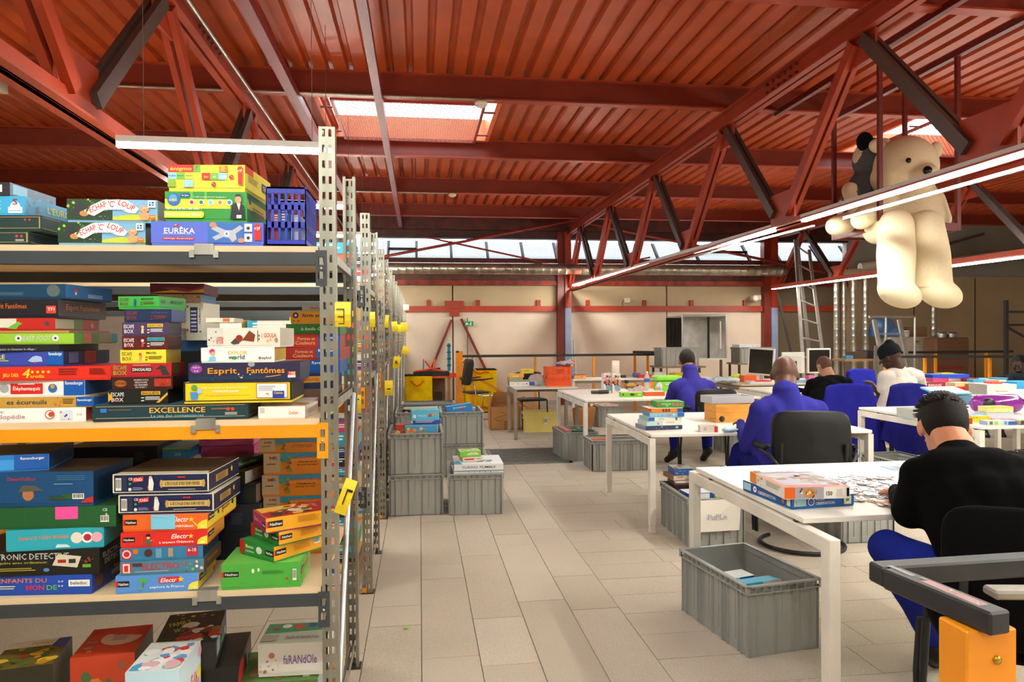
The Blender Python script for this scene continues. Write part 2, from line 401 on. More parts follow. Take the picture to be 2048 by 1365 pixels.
for i in range(len(ms) - 1):
    x0, x1 = ms[i], ms[i + 1]
    q = MB(); q.hexa([(x0 + .02, WY + .0, zs0), (x1 - .02, WY + .0, zs0), (x1 - .02, WY + .02, zs0), (x0 + .02, WY + .02, zs0), (x0 + .02, WY + .42, zs1), (x1 - .02, WY + .42, zs1), (x1 - .02, WY + .44, zs1), (x0 + .02, WY + .44, zs1)], ('2a2220', 'matte')) if False else None
    f = MB()
    for (xa, xb) in ((x0 - .025, x0 + .025), (x1 - .025, x1 + .025)):
        f.hexa([(xa, WY - .04, zs0), (xb, WY - .04, zs0), (xb, WY + .03, zs0), (xa, WY + .03, zs0), (xa, WY + .38, zs1), (xb, WY + .38, zs1), (xb, WY + .45, zs1), (xa, WY + .45, zs1)], ('2e201e', 'paint'))
    if i in (1, 10): f.box(x0, WY + .12, 3.24, x1, WY + .2, 3.29, ('2e201e', 'paint'))
    wn = f.build('window_%d' % (i + 1)); wn['kind'] = 'structure'
    g = MB(); g.add([(x0, WY, zs0), (x1, WY, zs0), (x1, WY + .41, zs1), (x0, WY + .41, zs1)], [(0, 1, 2, 3)], WPANE); g.build('pane', wn)
    k = MB(); W_ = x1 - x0; H_ = .58; nn = int(W_ / .05) + 8      # wire mesh in front of the pane
    for j in range(-9, nn):
        for sgn in (1, -1):
            a0 = j * .055; pts = []
            xa, xb = (a0, a0 + H_ * .9) if sgn > 0 else (a0 + H_ * .9, a0)
            ta, tb = 0., 1.
            if sgn > 0:
                ta = max(0, (0 - xa) / (xb - xa)); tb = min(1, (W_ - xa) / (xb - xa))
            else:
                ta = max(0, (W_ - xa) / (xb - xa)); tb = min(1, (0 - xa) / (xb - xa))
            if tb - ta < .05: continue
            P = [(x0 + xa + (xb - xa) * t, WY - .02 + .41 * t, zs0 + .41 * t) for t in (ta, tb)]
            k.bar(P[0], P[1], .0035, .0035, ('6a7276', 'matte'))
    k.build('wire_mesh', wn, kind='stuff')
# big concrete coping outside so that the band shows sky
# columns, half painted blue, wind braces
for u0, u1, u2, nm in ((1113, 1127, 1139, 0), (1522, 1535, 1547, 1)):
    xa, xb, xc = Xp(u0), Xp(u1), Xp(u2); zc = 2.03
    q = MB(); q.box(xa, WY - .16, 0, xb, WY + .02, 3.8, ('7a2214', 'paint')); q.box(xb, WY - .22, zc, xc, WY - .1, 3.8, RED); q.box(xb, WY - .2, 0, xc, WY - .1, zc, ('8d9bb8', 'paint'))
    ST('column', q)
q = MB()
q.bar(at(903, 640, WY - .06), at(838, 800, WY - .06), .07, .05, ('84281a', 'paint')); q.bar(at(922, 638, WY - .06), at(1006, 812, WY - .06), .07, .05, ('84281a', 'paint'))
q.box(Xp(890), WY - .1, 2.02, Xp(927), WY - .04, 2.18, RED); q.box(Xp(899), WY - .1, 1.86, Xp(919), WY - .05, 2.0, RED)
ST('wind_brace', q)
q = MB()
for (p0, p1, r) in (((765, 514), (1150, 441), .03), ((850, 474), (1200, 549), .02), ((1140, 440), (1650, 545), .03), ((1150, 545), (1300, 515), .018)):
    q.tube([at(p0[0], p0[1], WY - .5), at(p1[0], p1[1], WY - .5)], r, ('8e2a1a', 'paint'), 6)
ST('tie_rod', q)

# roof deck: ribbed sheets on purlins
ZD = 3.93; PER = .183
def sky_rect(pts):
    xs = [onz(u, v, ZD)[0] for u, v in pts]; ys = [onz(u, v, ZD)[1] for u, v in pts]; return min(xs), max(xs), min(ys), max(ys)
PUR = [2.25, 4.5, 6.75, 8.95, 11.15, 13.3, 0, -2.2]
S1 = (-1.0, .82, 7.15, 8.75); S2 = (5.6, 7.3, 7.1, 8.75)
ADDED_SKYLIGHTS = [(-1.0, .82, .3, 1.9), (5.6, 7.3, .3, 1.9)]  # unseen skylights, added out of view to give soft daylight
ceil = MB(); ceil.box(-9, -4.2, 4.35, -8.8, WY, 4.4, DECK); ceil_o = ST('ceiling', ceil)
def sheet(x0, n, y0, y1):
    q = MB()
    for i in range(n):
        x = x0 + i * PER; d = .045
        xs = [(x, ZD), (x + .112, ZD), (x + .13, ZD + d), (x + .165, ZD + d), (x + PER, ZD)]
        for (xa, za), (xb, zb_) in zip(xs[:-1], xs[1:]):
            q.add([(xa, y0, za), (xa, y1, za), (xb, y1, zb_), (xb, y0, zb_)], [(0, 1, 2, 3)], DECK)
    q.add([(x0, y0, ZD + .06), (x0 + n * PER, y0, ZD + .06), (x0 + n * PER, y1, ZD + .06), (x0, y1, ZD + .06)], [(0, 1, 2, 3)], DECK)
    q.build('roof_sheet', ceil_o)
nb = 6; X0 = -9.0; nsh = 21
for i in range(nsh):
    x0 = X0 + i * nb * PER; x1 = x0 + nb * PER; segs = [(-4.2, WY + .1)]
    for S in (S1, S2):
        if x1 > S[0] + .02 and x0 < S[1] - .02: segs = [(-4.2, .3), (1.9, S[2]), (S[3], WY + .1)]
    for a, c in segs: sheet(x0, nb, a, c)
# fill beside the skylight openings
def grid_x(x): return X0 + math.floor((x - X0) / (nb * PER) + 1e-6) * nb * PER
for S in [S1, S2] + ADDED_SKYLIGHTS:
    ga = grid_x(S[0] + .02); gb = grid_x(S[1] - .02) + nb * PER
    n1 = round((S[0] - ga) / PER); n2 = round((gb - S[1]) / PER)
    if n1 > 0: sheet(ga, n1, S[2], S[3])
    if n2 > 0: sheet(gb - n2 * PER, n2, S[2], S[3])
for S in [S1, S2] + ADDED_SKYLIGHTS:  # the visible skylights, then the unseen ones added for daylight
    x0, x1, y0, y1 = S; zt_ = 4.22; OR = ('e8683c', 'paint'); q = MB(); t = .05
    q.box(x0 - t, y0 - t, 3.88, x1 + t, y0, zt_, OR); q.box(x0 - t, y1, 3.88, x1 + t, y1 + t, zt_ - .08, OR); q.box(x0 - t, y0, 3.88, x0, y1, zt_, OR); q.box(x1, y0, 3.88, x1 + t, y1, zt_, OR)
    so = q.build('skylight'); so['kind'] = 'structure'
    q = MB(); q.add([(x0, y0, zt_), (x1, y0, zt_), (x1, y1, zt_), (x0, y1, zt_)], [(0, 1, 2, 3)], PANE); q.build('pane', so)
    q = MB(); zi = 3.83; a = .14; r = .012
    c4 = [(x0 + a, y0 + .08, zi), (x1 - a, y0 + .08, zi), (x1 - a, y1 - .1, zi), (x0 + a, y1 - .1, zi)]
    for i in range(4): q.bar(c4[i], c4[(i + 1) % 4], .03, .03, ('8a2a18', 'paint'))
    for yy in (y0 + .35, y1 - .4):
        q.tube([(x0, yy, zi), (x0 + a, yy, zi)], r, ('6a2016', 'paint'), 6); q.tube([(x1 - a, yy, zi), (x1, yy, zi)], r, ('6a2016', 'paint'), 6)
    q.build('guard_frame', so)
    q = MB(); W_ = x1 - x0 - 2 * a; D_ = y1 - y0 - .18; j = -D_
    while j < W_:
        for sg in (1, -1):
            xa, xb = (j, j + D_) if sg > 0 else (j + D_, j)
            ta, tb = (max(0, -xa / D_), min(1, (W_ - xa) / D_)) if sg > 0 else (max(0, (xa - W_) / D_), min(1, xa / D_))
            if tb - ta > .03:
                P = [(x0 + a + xa + (xb - xa) * t_, y0 + .08 + D_ * t_, zi) for t_ in (ta, tb)]; q.bar(P[0], P[1], .004, .004, ('5c4a40', 'matte'))
        j += .055
    q.build('wire_mesh', so, kind='stuff')
for y in PUR:
    q = MB(); q.box(-9, y - .05, 3.7, 14, y + .05, 3.715, RED); q.box(-9, y - .006, 3.715, 14, y + .006, 3.915, REDD); q.box(-9, y - .05, 3.915, 14, y + .05, 3.93, RED)
    # foam closures where the ribs land on the purlin
    ST('purlin', q)
q = MB()
for x, w_ in ((-.36, .07), (-1.12, .09)): q.box(x - w_ / 2, -4, 3.62, x + w_ / 2, WY - .3, 3.7, CRIM)
ST('roof_runner', q)
# trusses
def truss(X, lab):
    top, bot = 3.70, (2.47 if X < 0 else (2.375 if X < 5 else 2.43)); cy = [0.2, 2.42, 4.64, 6.85, 9.03, 11.25, 13.4]
    q = MB()
    for s_ in (-1, 1):
        q.box(X + s_ * .012, -4, top - .15, X + s_ * .07, WY - .1, top - .135, RED); q.box(X + s_ * .012, -4, top - .135, X + s_ * .024, WY - .1, top, RED)
        q.box(X + s_ * .012, -4, top - .012, X + s_ * .08, WY - .1, top, RED)
        q.box(X + s_ * .012, -4, bot, X + s_ * .07, WY - .1, bot + .012, RED); q.box(X + s_ * .012, -4, bot, X + s_ * .022, WY - .1, bot + (.1 if X < 0 else .05), RED)
    root = ST('truss', q)
    for i, y in enumerate(cy):
        g_ = MB(); g_.box(X - .01, y - .16, top - .34, X + .01, y + .16, top - .05, RED); g_.build('gusset', root)
        yb = y + 1.1
        g_ = MB(); g_.box(X - .01, yb - .2, bot + .03, X + .01, yb + .2, bot + .3, RED); g_.build('gusset', root)
        for s_ in (-1, 1):
            a = MB(); a.bar((X + s_ * .032, y + .05, top - .18), (X + s_ * .032, yb - .1, bot + .1), .04, .085, RED); a.build('strut', root)
            if y > .5:
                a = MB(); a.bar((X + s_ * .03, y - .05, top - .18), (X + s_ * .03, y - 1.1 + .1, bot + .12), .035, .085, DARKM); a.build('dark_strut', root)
    b_ = MB()
    for yj in (5.75 if X > 0 else 5.6, ):
        for k in range(6):
            for s_ in (-1, 1):
                for zz in (top - .03, top - .1): b_.lathe([(.014, -.0), (.014, .018), (.0, .018)], 0, 0, ('5a1c12', 'paint'), 6, T=Matrix.Translation((X + s_ * .026, yj - .3 + k * .1, zz)) @ Matrix.Rotation(s_ * math.pi / 2, 4, 'Y'))
    b_.build('splice_bolt', root, kind='stuff')
for X in (-1.57, 3.12, 7.75): truss(X, '')
# conduits
q = MB(); q.tube([(-1.45, 2.0, 3.6), (-1.45, 14, 3.6)], .014, ('a9a59a', 'zinc'), 6); ST('conduit', q)
q = MB(); q.tube([(-5, 6.68, 3.69), (.72, 6.68, 3.69)], .012, ('b5ad9c', 'zinc'), 6); ST('conduit', q)
q = MB(); q.tube([(-4, 11.08, 3.69), (.45, 11.08, 3.69)], .012, ('b5ad9c', 'zinc'), 6); ST('conduit', q)
q = MB(); q.tube([(-1.72, 1, 2.6), (-1.72, 2.9, 2.6)], .02, ('c8bfae', 'plastic'), 6); q.box(-1.95, 3.05, 2.5, -1.75, 3.3, 2.62, ('b9ad9a', 'plastic')); ST('junction_box', q)
# smoke detectors
for (u, v, yy, lab) in ((962, 208, 6.66, 'white smoke detector beside the large skylight'), (905, 390, 11.05, 'small white smoke detector under the roof beyond the large skylight')):
    x, y, z = at(u, v, yy); q = MB(); q.lathe([(.0, z - .03), (.04, z - .028), (.06, z - .01), (.062, z + .012), (.05, z + .02), (.0, z + .02)], x, y, ('ddd2bd', 'plastic'), 18)
    q.tube([(x, y, z + .02), (x, y, 3.72)], .012, ('8a2a18', 'paint'), 6); o = q.build('smoke_detector'); tag(o, lab, 'smoke detector')
    q = MB()
    for k in range(8): a = k * math.pi / 4; q.box(-.004, -.02, -.002, .004, .0, .002, ('5a5248', 'matte'), T=Matrix.Translation((x, y, z - .022)) @ Matrix.Rotation(a, 4, 'Z') @ Matrix.Translation((0, -.03, 0)))
    q.build('vent_slot', o, kind='stuff')

# ------------------------------------------------------------------ strip lights
LT = EM('fbfff3', LED)
def strip(name, p, q_, label, group, wd=.055, hangers=(), H=.035):
    p, q_ = Vector(p), Vector(q_); r = empty(name, (p + q_) / 2, label, 'strip light', group)
    b = MB(); up = Vector((0, 0, 1)); b.bar(p + up * H / 2, q_ + up * H / 2, wd, H, ('d9d4cc', 'plastic')); b.build('housing', r)
    b = MB(); b.bar(p - up * .012, q_ - up * .012, wd * .72, .024, LT); b.build('diffuser', r)
    for h in hangers:
        c = p.lerp(q_, h); b = MB(); b.tube([c + up * H, (c.x, c.y, 3.7)], .0018, ('8c8276', 'metal'), 4); b.build('hanger_wire', r)
    return r
zL = 2.40
pa = onX(1147, 570, 3.12); pb = onX(1548, 458, 3.12); pc = onX(1607, 438, 3.12)
strip('strip_light', (3.12, pb[1], pb[2]), (3.12, pa[1], pa[2]), 'long lit strip light under the roof truss, ending above the first blue-footed column', None)
strip('strip_light', (3.12, -3.0, pc[2] + .0), (3.12, pc[1], pc[2]), 'long lit strip light passing in front of the plush bear', None)
pd = onX(1545, 577, 7.3); pe = onX(2040, 521, 7.3)
strip('strip_light', (7.3, -2, pe[2]), (7.3, pd[1], pd[2]), 'long lit strip light passing behind the legs of the plush bear', None)
q = MB(); q.box(7.26, -2, pe[2] + .06, 7.34, pd[1], pe[2] + .13, ('b8442a', 'paint')); ST('light_rail', q)
q = MB(); q.bar((3.22, -2, pc[2] - .06), (3.22, pc[1] - .4, pc[2] - .06), .02, .02, ('d8d4cc', 'metal')); q.bar((3.2, pb[1] - .5, pb[2] - .05), (3.2, pa[1], pa[2] - .03), .02, .015, ('d8d4cc', 'metal')); ST('cable_rail', q)
AIS = [3.6, 5.24, 6.88, 8.5, 10.1, 11.8, 13.4]
for i, y in enumerate(AIS):
    x0 = -1.43 if i == 0 else -1.75
    strip('strip_light', (x0, y, 2.385 + .02 * i), (-.42 - (.12 if i else 0), y, 2.38 + .02 * i), 'lit strip light hanging above the rack aisle, ' + ('nearest to the camera' if i == 0 else ['', 'second', 'third', 'fourth', 'fifth', 'sixth', 'farthest'][i] + ' from the camera' if i < 6 else 'farthest from the camera'), 'strip lights above the rack aisles', hangers=(.12, .9), wd=.038, H=.03)
for (x0, y0, x1, y1, l) in ((-2.6, .6, -.2, .6, 'added unseen strip light to brighten the front of the first rack'), (.2, -1.6, .2, .4, 'added unseen strip light to brighten the near end of the aisle'), (-5.5, 5.2, -3.2, 5.2, 'added unseen strip light to brighten the far left racks'), (5.4, -1, 5.4, 3, 'added unseen strip light to brighten the near right desks')):  # unseen strip lights added to brighten the foreground and the sides
    strip('strip_light', (x0, y0, 2.75), (x1, y1, 2.75), l, None)
q = MB(); q.box(-9, WY - .05, 3.05, ms[0] - .03, WY + .1, 3.5, ('8f8577', 'wall')); q.box(ms[-1] + .03, WY - .05, 3.05, 14, WY + .1, 3.5, ('8f8577', 'wall')); ST('wall_infill', q)
# spiral duct along the back wall, with end elbow
q = MB(); y = WY - .55; z = 2.80; r = .115; pts = []; R = []; x = -1.2; i = 0
while x < Xp(1560, 535, y): pts += [(x, y, z), (x + .13, y, z), (x + .14, y, z), (x + .15, y, z)]; R += [r, r, r + .006, r]; x += .16
pts += [(x, y, z), (x + .06, y + .06, z), (x + .09, y + .2, z), (x + .09, y + .5, z)]; R += [r, r * .97, r * .92, r * .9]
q.tube(pts, R, ('b8b0a0', 'duct'), 20); o = ST('ventilation_duct', q)
q = MB()
for (u0, u1, v, r) in ((1672, 1770, 545, .07), (1720, 1790, 532, .09), (1885, 2048, 510, .1)):
    q.tube([at(u0, v + (16 if u0 > 1800 else 3), WY - .7), at(u1, v - 6, WY - .7)], [r, r], ('d8cdb8', 'matte'), 12)
ST('lagged_pipe', q)

# ------------------------------------------------------------------ racks
ZINC = ('a39f92', 'zinc'); ANTH = ('3a3e42', 'paint'); ORG = ('f09a08', 'paint'); CHIP = ('c9a678', 'chip'); BOARD = ('e0c49c', 'laminate')
XE = -.273; YR0 = 2.39; DEP = .78; PITCHY = 1.639; PH = 2.14; DELTA = .040
def upright_mesh():
    q = MB(); w_, p, t = .053, .052, .002
    n = int(PH / p); x = [0, .0115, .021, .032, .0415, w_]
    for i in range(n):
        z = i * p
        q.box(0, 0, z, w_, t, z + .027, ZINC)
        for a, c in ((0, 1), (2, 3), (4, 5)): q.box(x[a], 0, z + .027, x[c], t, z + p, ZINC)
    q.box(0, 0, n * p, w_, t, PH, ZINC)
    for xx in (0, w_ - t): q.box(xx, t, 0, xx + t, .045, PH, ZINC)
    q.box(0, .043, 0, .012, .045, PH, ZINC); q.box(w_ - .012, .043, 0, w_, .045, PH, ZINC)
    q.box(-.01, -.01, 0, w_ + .01, .06, .004, ('55534c', 'zinc'))
    return q
UP = upright_mesh().build('upright'); UPM = UP.data; bpy.data.objects.remove(UP)
def upright(root, x, y, flip=False):
    o = bpy.data.objects.new('upright', UPM); COL.objects.link(o); o.parent = root; o.location = (x, y, 0)
    if flip: o.rotation_euler.z = math.pi; o.location = (x + .053, y + .045, 0)
    return o
LV = [(.045, ORG), (.615, ANTH), (1.175, ORG), (1.745, ANTH)]       # board top heights
BW = 2.12
ORD = ['first', 'second', 'third', 'fourth', 'fifth', 'sixth', 'seventh', 'eighth']
racks = []
def beam_mesh(L, col):       # beam running in +x from 0 to L, top of beam at z=0, bracket at both ends
    q = MB(); q.cbox(0, 0, -.042, L, .03, 0, .003, col); return q
def bracket_mesh(col):
    q = MB(); t = .003
    # perforated hook plate: 40 wide, 110 high
    W2, H2 = .036, .118
    q.box(0, -t, -H2, .008, 0, 0, col); q.box(.026, -t, -H2, W2, 0, 0, col)
    for z0, z1 in ((-H2, -.094), (-.068, -.048), (-.022, 0)): q.box(.008, -t, z0, .026, 0, z1, col)
    q.box(W2 - .003, -t, -H2, W2, .04, 0, col)
    q.lathe([(.0045, 0), (.0045, .004), (0, .004)], 0, 0, ('c8c2b2', 'zinc'), 8, T=Matrix.Translation((.018, -t, -.06)) @ Matrix.Rotation(math.pi / 2, 4, 'X'))
    return q
BRM = {}
for nm, c in (('o', ORG), ('a', ANTH)):
    o = bracket_mesh(c).build('x'); BRM[nm] = o.data; bpy.data.objects.remove(o)
CLM = None
def rack(k):
    y = YR0 + PITCHY * k; near = k == 0
    r = empty('shelving_rack', (XE, y, 0), ORD[k] + ' galvanised rack row from the camera, ' + ['its four shelves of games filling the left foreground', 'just behind the nearest row of game shelves', 'third set of perforated posts along the aisle', 'posts half hidden by the rack rows in front', 'level with the stacked grey crates', 'slim run of posts above the stacked crates', 'narrow sliver of posts left of the yellow bag', 'farthest sliver of posts against the back wall'][k], 'shelving', 'galvanised rack rows beside the aisle')
    nbay = 1 if near else (2 if k < 4 else 1)
    rot = -DELTA if near else 0
    def L(x, yy, z):         # local (x leftwards negative) to rack frame, incl. slight skew of first row
        c, s_ = math.cos(rot), math.sin(rot)
        return (x * c - yy * s_ * .0, x * s_ + yy, z)
    for bI in range(nbay + 1):
        x = -.053 - bI * (BW + .053)
        for yy, fl in ((0, False), (DEP - .045, True)):
            p = L(x, yy, 0); o = upright(r, p[0], p[1], fl)
        fr = MB(); x2 = x + .0265; X2, Y2, _ = L(x2, 0, 0)
        for z in (.09, 1.21, 1.72): fr.bar((XE + X2 - .008, y + Y2 + .03, z), (XE + X2 - .008, y + Y2 + DEP - .03, z), .004, .03, ('b2aea2', 'zinc')); fr.bar((XE + X2 + .008, y + Y2 + .03, z), (XE + X2 + .008, y + Y2 + DEP - .03, z), .004, .03, ('b2aea2', 'zinc'))
        fr.tube([(XE + X2 + .014, y + Y2 + .04, .13), (XE + X2 + .014, y + Y2 + DEP - .06, 1.2)], .011, ('c9ccce', 'zinc'), 8)
        fr.build('frame_brace', r)
    for bI in range(nbay):
        xr = -.053 - bI * (BW + .053); xl = xr - BW
        for li, (z, col) in enumerate(LV):
            zz = z - .02
            bmz = []
            for yy, back in ((0, 0), (DEP - .03, 1)):
                pA = L(xl, yy, zz); pB = L(xr, yy, zz); q = MB()
                d = Vector(pB) - Vector(pA); q.bar((XE + pA[0] , y + pA[1] + .015, zz - .021), (XE + pB[0], y + pB[1] + .015, zz - .021), .03, .042, col)
                bo = q.build('beam', r)
                if not back:
                    for xx in (xr - .012, xl - .024):
                        h = bpy.data.objects.new('hook_plate', BRM['o' if col is ORG else 'a']); COL.objects.link(h); h.parent = bo; pp = L(xx, yy, zz); h.location = (pp[0], pp[1] - .001, zz + .006)
            if near or k < 3 or li in (1, 2):
                pA = L(xl + .0, .004, z); pB = L(xr - .004, .004, z); q = MB()
                yA, yB = y + pA[1], y + pB[1]; D2 = DEP - .02
                q.hexa([(XE + pA[0], yA, z - .02), (XE + pB[0], yB, z - .02), (XE + pB[0], yB + D2, z - .02), (XE + pA[0], yA + D2, z - .02), (XE + pA[0], yA, z), (XE + pB[0], yB, z), (XE + pB[0], yB + D2, z), (XE + pA[0], yA + D2, z)], BOARD)
                q.build('shelf_board', r)
            if k < 2 and bI == 0:
                for xx in ((-.42,) if near else (-.1, )):
                    pp = L(xx, -.002, z); X_ = XE + pp[0]; Y_ = y + pp[1]; q = MB(); G = ('b8b5ac', 'zinc')
                    q.box(X_ - .03, Y_ - .003, z - .03, X_ + .03, Y_ + .004, z + .004, G); q.box(X_ - .028, Y_ - .002, z + .003, X_ + .028, Y_ + .03, z + .006, G)
                    for s_ in (-.045, .03): q.box(X_ + s_, Y_ - .006, z - .04, X_ + s_ + .015, Y_ + .002, z - .016, G)
                    q.build('board_clip', r)
    racks.append(r); return r
for k in range(8): rack(k)
# yellow paper signs on the uprights
def sign(k, rear, z0, z1, wd, lab, art=(), lean=0, col='efcf1e', x0=None, yaw=0):
    r = racks[k]; y = YR0 + PITCHY * k + (DEP - .047 if rear else -.004); x = XE - .003 if x0 is None else x0
    q = MB(); T = Matrix.Translation((x, y, z0)) @ Matrix.Rotation(yaw, 4, 'Z') @ Matrix.Rotation(lean, 4, 'Y')
    n = 4; H = z1 - z0
    for i in range(n):
        za, zb2 = H * i / n, H * (i + 1) / n; f = lambda t: -.012 * math.sin(math.pi * t)
        P = [T @ Vector(p) for p in ((0, f(i / n), za), (wd, f(i / n) - .004, za), (wd, f((i + 1) / n) - .004, zb2), (0, f((i + 1) / n), zb2))]
        q.add(P + [p + Vector((0, .0012, 0)) for p in P], [(0, 1, 2, 3), (7, 6, 5, 4), (0, 4, 5, 1), (1, 5, 6, 2), (2, 6, 7, 3), (3, 7, 4, 0)], (col, 'paper'))
    if art: draw(q, T @ Vector((0, -.016, 0)), T.to_3x3() @ Vector((wd, 0, 0)), T.to_3x3() @ Vector((0, 0, H)), art)
    q.build('paper_sign', r, label=lab)
BK = '1c1a16'
sign(0, False, 1.478, 1.56, .052, 'yellow paper sign with a handwritten letter, taped at eye level', [('r', .55, .1, .6, .72, BK), ('r', .12, .68, .6, .72, BK), ('r', .2, .38, .6, .42, BK), ('r', .25, .1, .6, .14, BK)], lean=.0)
sign(0, False, .865, .985, .04, 'curled yellow paper sign with a handwritten E', [('r', .4, .3, .5, .75, BK), ('r', .4, .68, .9, .75, BK)], lean=.35, x0=XE - .012)
sign(1, False, 1.02, 1.12, .05, 'yellow paper sign with a handwritten F', [('r', .2, .2, .28, .8, BK), ('r', .2, .73, .8, .8, BK), ('r', .2, .48, .6, .54, BK)], x0=XE - .058 - .045)
sign(1, False, 1.5, 1.585, .03, 'small blank yellow paper sign')
sign(2, False, 1.52, 1.62, .03, 'narrow blank yellow paper sign', lean=.1)
sign(2, False, .98, 1.1, .065, 'square yellow paper sign with a handwritten letter', [('r', .3, .4, .7, .48, BK)])
sign(3, False, 1.5, 1.6, .06, 'narrow blank yellow paper sign', lean=-.1)
sign(3, False, 1.13, 1.25, .07, 'tilted yellow paper sign', [('t', .5, .35, .3, BK, 'R')], lean=.15)
sign(4, False, 1.5, 1.6, .05, 'narrow blank yellow paper sign')
sign(5, False, 1.52, 1.66, .1, 'square blank yellow paper sign')
sign(5, False, 1.2, 1.32, .1, 'folded yellow paper sign', lean=.3)
sign(6, False, 1.9, 2.0, .1, 'white paper sign near the top', col='eeebe4')

# ------------------------------------------------------------------ games on the first rack, front stacks
def yrow(x): return YR0 + (XE - x) * math.tan(DELTA) + .008
def stackpx(base, rows, back=None, dy=0, maxtop=None):
    """rows bottom to top: (u0,u1,v_top,v_bot,depth,yaw deg,colours,label,art[,opts]); front faces read off the photograph on the shelf's front plane"""
    z = base; out = []
    for R in rows:
        u0, u1, vt, vb, D, yaw, cols, label, art = R[:9]; op = R[9] if len(R) > 9 else {}
        um = (u0 + u1) / 2; Y = back if back else yrow(at(um, vt, 2.42)[0]) + dy + op.get('dy', 0)
        a = at(u0, (vt + vb) / 2, Y); c = at(u1, (vt + vb) / 2, Y); h = at(um, vt, Y)[2] - at(um, vb, Y)[2]
        W = (c[0] - a[0]) / math.cos(math.radians(yaw)); rz = math.radians(yaw)
        if yaw > 0: X, Yp = c[0] - W * math.cos(rz), Y - 0 * W * math.sin(rz)
        else: X, Yp = a[0], Y + W * math.sin(-rz)
        out.append(game_box(W, D, h, cols, label, art, loc=(X, Yp, op.get('z', z)), rz=rz, lid=op.get('lid'), group=op.get('g'), tray=op.get('tray')))
        if 'z' not in op: z += h + .0006
    return z
WH = 'f4f1ea'; YE = 'f6dc1c'; OR_ = 'ee8a1c'; RD = 'd8211c'; NV = '1b2350'; BL = '1d62b5'; GN = '3c9c34'
def nathan(x, y=.32, h=.36, w_=.15): return [('r', x, y, x + w_, y + h, '15130f'), ('r', x - .015, y, x + .012, y + h, RD), ('t', x + w_ * .54, y + h * .28, h * .48, WH, 'Nathan', w_ * .78)]
def barks(x, y=.2, h=.6): return [('b', x, y, x + .07, y + h)]
DG = '1f3a38'
def starbox(y=.5): return [('r', .02, .1, .98, .13, 'c8a85a'), ('r', .02, .87, .98, .9, 'c8a85a'), ('r', .96, .1, .98, .9, 'c8a85a')]
LOUP = [('r', 0, 0, 1, 1, '7fb4d8'), ('r', 0, 0, .5, 1, '1f3a1c'), ('p', [(.5, .0), (1, .0), (1, .22), (.72, .3), (.5, .16)], 'c9cf3a'),
        ('d', .0, .45, .5, .98, 26, ['8fbf2c', 'a9cf3c', '5f9a24', '3f6f1c']), ('d', .5, .72, .72, .98, 8, ['9fc83a', '7fb02c']), ('d', .3, .02, .62, .2, 9, ['d8dccb', '9aa58a', 'c3c7b6']),
        ('o', .14, .42, .22, '2b2d33', 1.5), ('o', .19, .3, .14, 'c98a3c', 1.5), ('p', [(.08, .55), (.14, .95), (.2, .6)], '2b2d33'), ('o', .205, .44, .05, 'f2f2ea'), ('o', .215, .43, .022, '111111'),
        ('p', [(.22, .3), (.26, .66), (.4, .96), (.58, 1.0), (.68, .94), (.8, .55), (.76, .34), (.68, .36), (.6, .5), (.42, .48), (.3, .18)], 'f6f4ee'),
        ('t', .355, .50, .27, 'd4261e', 'ÉCHAP', .2, 0, .42), ('t', .495, .62, .3, 'd4261e', "'C'", .07), ('t', .65, .6, .27, 'd4261e', 'LOUP', .19, 0, -.42), ('t', .52, .46, .08, '4a86c8', 'le jeu des 3 petits cochons', .25),
        ('o', .86, .55, .17, 'eda36c', 1.2), ('o', .86, .2, .2, 'eda36c', 1.2), ('o', .85, .6, .035, 'ffffff'), ('o', .875, .6, .035, 'ffffff'), ('o', .86, .48, .04, 'd87f50'),
        ('r', .9, .62, .985, .97, 'f2f4f4'), ('r', .915, .82, .935, .9, '3f9ad8'), ('r', .945, .82, .97, .9, '1d3f8c'), ('r', .915, .7, .935, .79, '1d2f6c'), ('r', .945, .7, .97, .79, '3f9ad8'), ('r', .92, .05, .985, .26, 'e06a1c'), ('t', .952, .15, .07, WH, '2à3', .05)]
ENIG = [('r', 0, .68, .33, 1, RD), ('t', .165, .76, .16, YE, 'énigmo', .28), ('r', .33, .68, .42, 1, '6cba3a'), ('t', .37, .76, .2, RD, '?'), ('r', 0, .38, .11, .66, '9ad4f0'), ('r', .11, .38, .22, .66, '7ec242'), ('r', .22, .38, .33, .66, 'f4ea3a'),
        ('t', .055, .5, .06, '333333', 'les autres', .09), ('t', .165, .5, .06, '333333', 'le mot', .08), ('t', .275, .5, .06, '333333', 'mystère', .09), ('r', .44, .34, .55, .64, RD), ('t', .495, .44, .1, YE, 'Jeu', .06), ('r', .55, .34, .66, .64, '7ec242'), ('t', .605, .44, .09, WH, 'de', .04), ('r', .66, .34, .77, .64, '9ad4f0'), ('t', .715, .44, .09, WH, 'société', .095),
        ('r', .67, .66, .78, .94, 'ee7a1c'), ('n', .69, .76, .88, 4, .03, 'ffd040'), ('r', 0, .04, .1, .34, '7ec242'), ('t', .05, .14, .12, OR_, '9 ans', .07), ('r', .21, .02, .33, .34, '9ad4f0'), ('t', .27, .08, .2, YE, '?'), ('o', .83, .46, .1, 'b51f1c'), ('o', .6, .14, .1, 'b51f1c'), ('o', .825, .5, .02, WH), ('o', .845, .44, .02, WH), ('o', .59, .17, .02, WH), ('o', .61, .12, .02, WH),
        ('r', .92, .12, .98, .8, RD), ('o', .95, .8, .12, RD), ('t', .95, .68, .12, WH, 'rjf', .045), ('t', .82, .04, .06, '7ec2d8', '2 à 6 joueurs', .1)]
